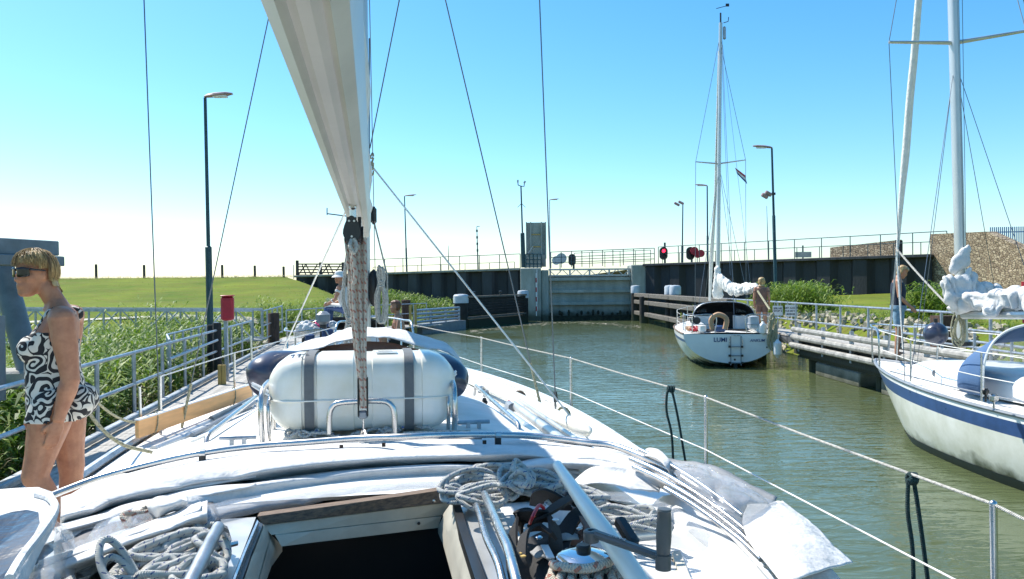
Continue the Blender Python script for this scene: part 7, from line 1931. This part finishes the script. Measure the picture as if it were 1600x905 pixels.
# ================================================================ PEOPLE
def seg_d(p, a, b_):
    ab = b_ - a; k = max(0, min(1, (p - a).dot(ab) / max(ab.length_squared, 1e-9))); return (p - a - ab * k).length, k
def ell_ring(c, rx, ry, ax=None, n=20, pw=2.3, tilt=0):
    c = Vector(c); out = []
    q = Matrix.Rotation(tilt, 3, 'Y')
    for a in np.linspace(0, 2 * PI, n + 1)[:-1]:
        x, y = math.cos(a), math.sin(a); e = 2 / pw
        out.append(c + q @ Vector((rx * math.copysign(abs(x) ** e, x), ry * math.copysign(abs(y) ** e, y), 0)))
    return out
HEADP = [(-.122, .070, .030, .016), (-.117, .082, .018, .032), (-.105, .090, .00, .042), (-.085, .089, -.03, .052), (-.070, .093, -.045, .056), (-.058, .094, -.055, .060), (-.045, .089, -.075, .064), (-.025, .092, -.085, .068), (0, .088, -.092, .071), (.022, .083, -.096, .073), (.042, .091, -.098, .074), (.065, .088, -.096, .073), (.085, .078, -.085, .066), (.102, .055, -.062, .050), (.112, .025, -.035, .028), (.115, .005, -.012, .008)]
def add_head(mb, T, s=1.0, grow=0.0, lo=-1):
    rings = []
    for z, xf, xb, w in HEADP:
        if z < lo: continue
        c = Vector(((xf + xb) / 2 * s, 0, z * s)); rings.append([T @ p for p in ell_ring(c, ((xf - xb) / 2) * s + grow, w * s + grow, n=20, pw=2.25)])
    mb.loft(rings)
def add_face(mb, T, s=1.0):
    # nose
    prof = [(.084, .028, .008), (.094, .010, .010), (.106, -.012, .012), (.116, -.028, .016), (.108, -.038, .017), (.088, -.042, .012)]
    mb.loft([[T @ (Vector((x, w * math.cos(a), z + w * .5 * math.sin(a))) * s if False else Vector((x - .012 + .012 * math.cos(a), w * math.sin(a), z)) * s) for a in np.linspace(0, 2 * PI, 11)[:-1]] for x, z, w in prof])
    for z, r_ in ((-.057, (.012, .024, .006)), (-.067, (.012, .021, .007))):
        mb.ball(T @ (Vector((.088, 0, z)) * s), Vector(r_) * s, 10, T.to_3x3())
    for y in (-1, 1):
        mb.ball(T @ (Vector((-.006, y * .074, -.008)) * s), Vector((.017, .009, .031)) * s, 10, T.to_3x3() @ Euler((0, R(-12), 0)).to_matrix())
        mb.ball(T @ (Vector((.050, y * .045, -.02)) * s), Vector((.034, .024, .03)) * s, 10, T.to_3x3())
def add_hand(mb, wrist, elbow, s, palm_dir, r_=.0085, curl=.35):
    """palm and five fingers continuing the forearm; palm_dir points where the palm faces"""
    d = (wrist - elbow).normalized(); pd = (palm_dir - d * palm_dir.dot(d)).normalized(); sd_ = d.cross(pd)
    q = Matrix((sd_, pd, d)).transposed()
    pc = wrist + d * .048 * s
    mb.ball(pc, Vector((.040, .017, .056)) * s, 12, q)
    for i, (o, L0) in enumerate(((-.028, .060), (-.010, .072), (.009, .068), (.026, .054))):
        b_ = wrist + d * .092 * s + sd_ * o * s; m1 = b_ + (d * math.cos(curl * .5) + pd * math.sin(curl * .5)) * L0 * .5 * s; m2 = m1 + (d * math.cos(curl * 1.6) + pd * math.sin(curl * 1.6)) * L0 * .5 * s
        mb.tube([b_ - d * .03 * s, b_, m1, m2], [r_ * 1.1 * s, r_ * s, r_ * .95 * s, r_ * .8 * s], 7)
    b_ = wrist + d * .022 * s - sd_ * .026 * s; m1 = b_ - sd_ * .022 * s + d * .03 * s + pd * .010 * s; m2 = m1 + d * .030 * s + pd * .012 * s - sd_ * .004 * s
    mb.tube([b_, m1, m2], [r_ * 1.35 * s, r_ * 1.2 * s, r_ * s], 7)
def person(name_label, base, rz, J, torso, radii, voxel, clothes, skin, hair=None, cat='person', head_yaw=0, head_pitch=0, face=True, hs=1.0, palms=None, group=None, sm=3):
    """J: joints in metres, x forward y left z up from the feet; torso: rings (cx, cy, z, rx, ry)"""
    rt = root('person', base, rz, name_label, cat, group)
    T = wmat(rt); mb = MB(T)
    J = {k: Vector(v) for k, v in J.items()}
    mb.loft([ell_ring((c[0], c[1], c[2]), c[3], c[4], n=20, pw=2.35, tilt=(c[5] if len(c) > 5 else 0)) for c in torso])
    arms = []; legs = []
    for sd_ in ('L', 'R'):
        a, b_, c = J[sd_ + 'sh'], J[sd_ + 'el'], J[sd_ + 'wr']; ra = radii['arm']
        mb.tube([a, a.lerp(b_, .35), a.lerp(b_, .8), b_, b_.lerp(c, .25), b_.lerp(c, .8), c], [ra[0], ra[0] * .98, ra[1], ra[1] * .95, ra[1] * 1.0, ra[2] * 1.05, ra[2]], 14); mb.ball(a, ra[0] * 1.04, 14); mb.ball(b_, ra[1] * .98, 12)
        arms.append((a, b_, ra[0], ra[1])); arms.append((b_, c, ra[1], ra[2])); arms.append((c, c + (c - b_).normalized() * .18, .03, .03))
        pdv = Vector((palms or {}).get(sd_, (0, -1 if sd_ == 'L' else 1, 0)))
        hm = MB(T); add_hand(mb, c, b_, hs, pdv)
        h, k, an = J[sd_ + 'hip'], J[sd_ + 'kn'], J[sd_ + 'an']; rl_ = radii['leg']
        mb.tube([h, h.lerp(k, .3), h.lerp(k, .75), k, k.lerp(an, .12), k.lerp(an, .35), k.lerp(an, .75), an], [rl_[0], rl_[0] * .98, rl_[1] * 1.12, rl_[1], rl_[1] * .90, rl_[2] * 1.05, rl_[3] * 1.15, rl_[3]], 16); mb.ball(h, rl_[0], 14); mb.ball(k, rl_[1] * 1.0, 12)
        toe = J.get(sd_ + 'toe', an + Vector((.16, 0, -.05)))
        mb.tube([an + Vector((-.035, 0, -.03)), an.lerp(toe, .3) + Vector((0, 0, -.015)), an.lerp(toe, .75), toe], [.034, .042, .036, .018], 10, flat=.8)
        for i_ in range(5): mb.tube([toe + Vector((-.03, (i_ - 2) * .015, -.004)), toe + Vector((.012 - abs(i_ - 1) * .006, (i_ - 2) * .016, -.006))], .009, 6)
    nk, hd = J['neck'], J['head']
    TH_ = Matrix.Translation(hd) @ Matrix.Rotation(head_yaw, 4, 'Z') @ Matrix.Rotation(head_pitch, 4, 'Y')
    mb.tube([nk - Vector((0, 0, .05)), nk, nk.lerp(hd, .45) + Vector((-.006, 0, 0)), hd + TH_.to_3x3() @ Vector((-.03, 0, -.03))], [.066 * hs, .054 * hs, .052 * hs, .055 * hs], 14)
    add_head(mb, TH_, hs)
    if face: add_face(mb, TH_, hs)
    if 'extra' in radii:
        for c, r_ in radii['extra']: mb.ball(Vector(c), r_, 14)
    V, Fc, Nn = fuse(mb, voxel, sm)
    body = raw(V, Fc); part('body', body, skin, rt, 180)
    Ti = T.inverted(); N3 = Ti.to_3x3()
    LV = [Ti @ Vector(v) for v in V]
    dist = []
    for p in LV:
        dmin = 9
        for a, b_, r0, r1 in arms:
            d_, k = seg_d(p, a, b_); dmin = min(dmin, d_ - lerp(r0, r1, k))
        dist.append(dmin)
    for cname, pred, off, m_ in clothes:
        keep = [pred(p, da) for p, da in zip(LV, dist)]
        fs = [f_ for f_ in Fc if all(keep[i] for i in f_)]
        used_ = sorted(set(i for f_ in fs for i in f_)); mp = {j: i for i, j in enumerate(used_)}
        if not used_: continue
        c_ = raw([Vector(V[j]) + Vector(Nn[j]) * (off(LV[j]) if callable(off) else off) for j in used_], [tuple(mp[i] for i in f_) for f_ in fs])
        o = part(cname, c_, m_, rt, 180); md = o.modifiers.new('thick', 'SOLIDIFY'); md.thickness = .004; md.offset = -1
    return rt, T, TH_, LV, V, Fc, Nn, dist

# swirl print of the swimming costume
def swirl():
    m = bpy.data.materials.new('black_white_swirl_print'); m.use_nodes = True
    nt = m.node_tree; bs = nt.nodes['Principled BSDF']; bs.inputs['Roughness'].default_value = .8
    tc = _n(nt, 'ShaderNodeTexCoord'); nz = _n(nt, 'ShaderNodeTexNoise'); nz.inputs['Scale'].default_value = 7; nz.inputs['Detail'].default_value = 1
    nt.links.new(tc.outputs['Object'], nz.inputs['Vector'])
    sub = _n(nt, 'ShaderNodeVectorMath', operation='SUBTRACT'); sub.inputs[1].default_value = (.5, .5, .5); nt.links.new(nz.outputs['Color'], sub.inputs[0])
    sc_ = _n(nt, 'ShaderNodeVectorMath', operation='SCALE'); sc_.inputs['Scale'].default_value = .16; nt.links.new(sub.outputs[0], sc_.inputs[0])
    ad = _n(nt, 'ShaderNodeVectorMath', operation='ADD'); nt.links.new(tc.outputs['Object'], ad.inputs[0]); nt.links.new(sc_.outputs[0], ad.inputs[1])
    vo = _n(nt, 'ShaderNodeTexVoronoi'); vo.inputs['Scale'].default_value = 10.5; nt.links.new(ad.outputs[0], vo.inputs['Vector'])
    # spiral: distance to the cell centre plus the angle round it
    ps = _n(nt, 'ShaderNodeVectorMath', operation='SUBTRACT'); nt.links.new(ad.outputs[0], ps.inputs[0])
    sp0 = _n(nt, 'ShaderNodeVectorMath', operation='SCALE'); sp0.inputs['Scale'].default_value = 1.0
    nt.links.new(vo.outputs['Position'], ps.inputs[1])
    sx = _n(nt, 'ShaderNodeSeparateXYZ'); nt.links.new(ps.outputs[0], sx.inputs[0])
    at2 = _n(nt, 'ShaderNodeMath', operation='ARCTAN2'); nt.links.new(sx.outputs[2], at2.inputs[0]); nt.links.new(sx.outputs[0], at2.inputs[1])
    d1 = _n(nt, 'ShaderNodeMath', operation='MULTIPLY'); d1.inputs[1].default_value = 19; nt.links.new(vo.outputs['Distance'], d1.inputs[0])
    a1 = _n(nt, 'ShaderNodeMath', operation='ADD'); nt.links.new(d1.outputs[0], a1.inputs[0]); nt.links.new(at2.outputs[0], a1.inputs[1])
    sn = _n(nt, 'ShaderNodeMath', operation='SINE'); nt.links.new(a1.outputs[0], sn.inputs[0])
    gt = _n(nt, 'ShaderNodeMath', operation='GREATER_THAN'); gt.inputs[1].default_value = .12; nt.links.new(sn.outputs[0], gt.inputs[0])
    mx = _n(nt, 'ShaderNodeMix', data_type='RGBA'); nt.links.new(gt.outputs[0], mx.inputs[0]); mx.inputs[6].default_value = (.012, .012, .014, 1); mx.inputs[7].default_value = (.62, .58, .50, 1)
    nt.links.new(mx.outputs[2], bs.inputs['Base Color'])
    return m
M['swirl'] = swirl()

# ---- the woman on the port side deck
wz0 = 2.45 - (872 - 452.7) / F * 4.4
wb = at(86, 452, 4.4); wb = Vector((wb.x, 4.4, wz0))
J = dict(Lhip=(-.01, .095, .87), Lkn=(.085, .11, .48), Lan=(-.10, .11, .085), Ltoe=(.06, .12, .03), Rhip=(-.02, -.095, .87), Rkn=(-.055, -.10, .47), Ran=(-.04, -.11, .085), Rtoe=(.12, -.12, .03),
         Lsh=(-.062, .185, 1.315), Lel=(-.105, .225, 1.00), Lwr=(-.045, .215, .785), Rsh=(-.05, -.185, 1.32), Rel=(-.02, -.23, 1.03), Rwr=(.10, -.20, .82), neck=(.0, 0, 1.41), head=(.098, 0, 1.562))
TS = .94
torso = [(-.005, 0, .755, .10, .12), (-.01, 0, .80, .150, .180), (-.012, 0, .86, .158, .188), (.0, 0, .94, .148, .172), (.012, 0, 1.02, .142, .158), (.014, 0, 1.10, .138, .155), (.016, 0, 1.17, .136, .160), (.0, 0, 1.24, .122, .165), (-.022, 0, 1.30, .100, .165), (-.028, 0, 1.35, .078, .145), (-.02, 0, 1.385, .058, .095), (-.008, 0, 1.42, .05, .058)]
torso = [(a, b_, c, d * TS, e * TS) for a, b_, c, d, e in torso]
def suit(p, da):
    if da < .006 and p.z > .70: return False
    ay = abs(p.y)
    if p.z < .765: return False
    if p.z < 1.10: return True
    if p.x > .0:
        vtop = 1.15 + ay * 1.0
        if p.z < min(vtop, 1.25): return True
    else:
        if p.z < 1.20: return True
    return .092 < ay < .122 and p.z < 1.42 and p.z > 1.1
def suit_off(p):
    k = max(0, min(1, (.93 - p.z) / .17)); a = math.atan2(p.y, p.x)
    return .004 + k * (.006 + .006 * math.sin(a * 9)) + .003 * noise.noise(Vector((p.x * 18, p.y * 18, p.z * 9)))
W = person('woman in sunglasses and a black and white swirl swimming costume standing at the left', wb, R(200), J, torso,
           dict(arm=(.066, .050, .031), leg=(.108, .068, .060, .042), extra=[((.10, .075, 1.155), (.072, .078, .075)), ((.10, -.075, 1.155), (.072, .078, .075)), ((-.12, .07, .86), (.075, .095, .09)), ((-.12, -.07, .86), (.075, .095, .09)), ((-.055, .15, 1.335), (.07, .075, .055)), ((-.055, -.15, 1.335), (.07, .075, .055))]),
           .0068, [('swimming_costume', suit, suit_off, M['swirl'])], M['skin'], head_yaw=R(46), head_pitch=R(2), palms={'L': (.3, -1, 0)})
rt, T, TH_, LV, V, Fc, Nn, dist = W
HT_ = T @ TH_
# hair: a cap over the skull, then strands
def hairline(p):  # p in head space
    return (p.z > .056 and p.x < .098) or (p.z > .03 and p.x < .03) or (p.x < -.03 and p.z > -.075) or (p.z > .088)
hi = HT_.inverted(); keep = []
TI = TH_.inverted()
hp = [TI @ p for p in LV]
keep = [(-.13 < q.z and hairline(q) and q.length < .19) for q in hp]
fs = [f_ for f_ in Fc if all(keep[i] for i in f_)]
us_ = sorted(set(i for f_ in fs for i in f_)); mp = {j: i for i, j in enumerate(us_)}
hm = raw([Vector(V[j]) + Vector(Nn[j]) * (.010 + .006 * noise.noise(hp[j] * 30)) for j in us_], [tuple(mp[i] for i in f_) for f_ in fs])
hr = part('hair', hm, M['hair'], rt, 180)
rs = random.Random(21)
ms_ = MB()
def hsurf(az, el, g=.012):
    """point on the skull in head space; az from the front, el from the horizon"""
    d = Vector((math.cos(az) * math.cos(el), math.sin(az) * math.cos(el), math.sin(el)))
    e = Vector((.098 + g, .076 + g, .112 + g)); k = 1 / math.sqrt((d.x / e.x) ** 2 + (d.y / e.y) ** 2 + (d.z / e.z) ** 2)
    return Vector((-.004, 0, .003)) + d * k
for i in range(620):
    az = rs.uniform(-PI, PI); front = abs(az) < 1.0
    e0 = R(rs.uniform(60, 88)); e1 = R(rs.uniform(20, 32)) if front else (R(rs.uniform(12, 30)) if abs(az) < 1.75 else R(rs.uniform(-30, -5)))
    sw = rs.uniform(-.25, .25) + (.35 if front else 0)
    g0 = rs.uniform(.006, .028)
    pts = []
    for k in np.linspace(0, 1, 6):
        pts.append(HT_ @ hsurf(az + sw * (k - .4), lerp(e0, e1, k), g0 + .006 * math.sin(PI * k) + (rs.uniform(-.002, .004))))
    ms_.tube(pts, [.0022, .0026, .0025, .0020, .0012, .0004], 3, cap=False)
# gathered hair at the nape
for i in range(120):
    y = rs.uniform(-.03, .03); p0 = hsurf(PI + rs.uniform(-.5, .5), R(rs.uniform(-15, 20)), .012); p1 = Vector((-.112 + rs.uniform(-.012, .01), y * .8, -.05)); p2 = Vector((-.118 + rs.uniform(-.02, .018), y + rs.uniform(-.01, .01), -.10)); p3 = Vector((-.105 + rs.uniform(-.025, .02), y + rs.uniform(-.015, .015), rs.uniform(-.155, -.12)))
    ms_.tube([HT_ @ p for p in (p0, p1, p2, p3)], [.003, .0036, .003, .0008], 3, cap=False)
part('hair_strands', ms_, M['hair'], rt, 180, kind='stuff')
# sunglasses: worn, so a thing of their own resting on the head
SG = root('sunglasses', HT_ @ Vector((.1, 0, .0)), 0, 'dark wraparound sunglasses worn by the woman at the left', 'sunglasses')
for y in (-1, 1):
    mb = MB(HT_); rows_ = []
    for u in np.linspace(0, 1, 9):
        a = lerp(.10, 1.0, u); x = .105 - .030 * (a ** 2.2); yy = y * .068 * a
        hh = .0275 * (1 - .35 * abs(u - .45) ** 2 * 2)
        rows_.append([Vector((x, yy, .012 + z * hh)) for z in (-1, -.5, 0, .5, .95)])
    mb.loft(rows_, closed=False); o = part('lens', mb, M['glass'], SG, 60); md = o.modifiers.new('t', 'SOLIDIFY'); md.thickness = .002
    mb = MB(HT_); mb.tube(spline([Vector((.106 - .030 * (a ** 2.2), y * .069 * a, .031)) for a in (.0, .3, .6, .9, 1.04)], 4), .0030, 6); part('frame', mb, M['black'], SG)
    mb = MB(HT_); mb.tube(spline([Vector((.074, y * .073, .026)), Vector((.04, y * .081, .022)), Vector((-.005, y * .083, .016))], 4), [.0055, .004, .003], 6, flat=1.4); part('temple', mb, M['black'], SG)

# ---- generic standing joints (metres for a 1.75 m figure)
def stand(h, **k):
    s = h / 1.75
    J = dict(Lhip=(0, .09, .90), Lkn=(.02, .10, .49), Lan=(-.02, .10, .08), Rhip=(0, -.09, .90), Rkn=(.0, -.10, .49), Ran=(-.04, -.10, .08), Lsh=(-.01, .19, 1.42), Lel=(-.05, .23, 1.12), Lwr=(.03, .23, .87), Rsh=(-.01, -.19, 1.42), Rel=(-.05, -.23, 1.12), Rwr=(.03, -.23, .87), neck=(.0, 0, 1.50), head=(.03, 0, 1.635))
    J.update(k); return {a: Vector(v) * s for a, v in J.items()}
def trunk(h, w=1.0):
    s = h / 1.75
    return [(0 * s, 0, .84 * s, .08 * s, .11 * s), (0, 0, .90 * s, .115 * s * w, .165 * s * w), (0, 0, 1.0 * s, .11 * s * w, .155 * s * w), (.0, 0, 1.12 * s, .105 * s * w, .15 * s * w), (.005, 0, 1.25 * s, .115 * s * w, .165 * s * w), (-.005, 0, 1.38 * s, .105 * s, .175 * s), (-.01, 0, 1.45 * s, .08 * s, .14 * s), (-.005, 0, 1.50 * s, .055 * s, .075 * s)]
def simple_hair(P, m, g=.018, back=-.085, front=.055):
    rt, T, TH_, LV, V, Fc, Nn, dist = P
    TI = TH_.inverted(); hp = [TI @ p for p in LV]
    keep = [q.length < .2 and ((q.z > front and q.x < .1) or (q.x < 0 and q.z > back)) for q in hp]
    fs = [f_ for f_ in Fc if all(keep[i] for i in f_)]; us_ = sorted(set(i for f_ in fs for i in f_)); mp = {j: i for i, j in enumerate(us_)}
    if us_: part('hair', raw([Vector(V[j]) + Vector(Nn[j]) * (g + .008 * noise.noise(hp[j] * 25)) for j in us_], [tuple(mp[i] for i in f_) for f_ in fs]), m, rt, 180)

# ---- person in navy top and denim shorts on the right jetty, looking down
b0 = at(1403, 446, 16.2); b0 = Vector((b0.x, 16.2, .95))
h = 1.86
P = person('person in a navy top and light denim shorts standing on the right jetty, looking down', b0, R(-20), stand(h, Rel=(.0, -.24, 1.14), Rwr=(.20, -.20, .94), Lel=(.03, .23, 1.13), Lwr=(.22, .17, .95), head=(.08, 0, 1.61)), trunk(h, 1.12), dict(arm=(.055, .043, .03), leg=(.088, .062, .058, .042)), .013,
           [('shirt', lambda p, da: p.z > 1.02 and p.z < 1.50 and da > .0 and abs(p.y) < .20, .012, M['navyc']), ('shorts', lambda p, da: .62 < p.z < 1.04 and da > .015, .020, M['denim'])], M['skin2'], head_pitch=R(28), sm=2)
simple_hair(P, M['hair'])
# ---- blond person beside the small yacht, seen from behind
b0 = at(1190, 446, 24.6); b0 = Vector((b0.x, 24.6, .95))
h = 1.66
P = person('blond person in a brown top standing on the jetty beside the small yacht, back turned', b0, R(70), stand(h), trunk(h, 1.05), dict(arm=(.05, .04, .03), leg=(.085, .06, .055, .04)), .014,
           [('top', lambda p, da: .95 < p.z < 1.36 and da > .0, .012, M['brownc']), ('shorts', lambda p, da: .62 < p.z < .97 and da > .01, .016, M['brownc'])], M['skin2'], sm=2)
simple_hair(P, M['hair'], .03, -.16)
# ---- seated persons on the yacht ahead
def seated(h, lean=.12, arm_fwd=.25):
    s = h / 1.75
    J = dict(Lhip=(0, .09, .10), Lkn=(.42, .12, .16), Lan=(.46, .12, -.26), Rhip=(0, -.09, .10), Rkn=(.42, -.12, .16), Ran=(.46, -.12, -.26), Lsh=(lean - .02, .18, .60), Lel=(lean + .05, .24, .32), Lwr=(lean + arm_fwd, .18, .22), Rsh=(lean - .02, -.18, .60), Rel=(lean + .05, -.24, .32), Rwr=(lean + arm_fwd, -.18, .22), neck=(lean, 0, .68), head=(lean + .04, 0, .82))
    return {a: Vector(v) * s for a, v in J.items()}
def strunk(h, lean=.12):
    s = h / 1.75
    return [(0, 0, 0, .10 * s, .14 * s), (0, 0, .08 * s, .13 * s, .175 * s), (.02 * s, 0, .2 * s, .115 * s, .155 * s), (lean * .5 * s, 0, .34 * s, .11 * s, .155 * s), (lean * .8 * s, 0, .48 * s, .115 * s, .17 * s), (lean * .9 * s, 0, .58 * s, .09 * s, .165 * s), (lean * s, 0, .66 * s, .055 * s, .08 * s)]
b0 = at(630, 540, 15.6)
P = person('person with short brown hair and a bare back seated on the yacht ahead', b0, R(200), seated(1.62), strunk(1.62), dict(arm=(.05, .04, .03), leg=(.085, .06, .055, .04)), .013,
           [('trunks', lambda p, da: p.z < .20 and p.x < .36 and p.z > -.02 and da > .01, .014, M['dcloth'])], M['skin2'], sm=2)
simple_hair(P, M['hairb'], .016)
b0 = at(541, 489, 17.6)
P = person('person in a white sun hat and pale top seated behind the coiled ropes', b0, R(170), seated(1.65), strunk(1.65), dict(arm=(.048, .038, .028), leg=(.08, .058, .05, .038)), .013,
           [('top', lambda p, da: .12 < p.z < .58 and da > .0, .014, M['whitec']), ('trousers', lambda p, da: p.z <= .14 and da > .01, .014, M['blue'])], M['skin2'], sm=2)
TH2 = P[1] @ P[2]
hat = root('sun_hat', TH2 @ Vector((0, 0, .08)), 0, 'white floppy sun hat worn by the person behind the coiled ropes', 'hat')
mb = MB(TH2); mb.lathe((0, 0, .04), [(.17, -.03), (.15, .0), (.105, .02), (.10, .07), (.085, .10), (.03, .115)], 20); part('hat_body', mb, M['whitec'], hat, 60)
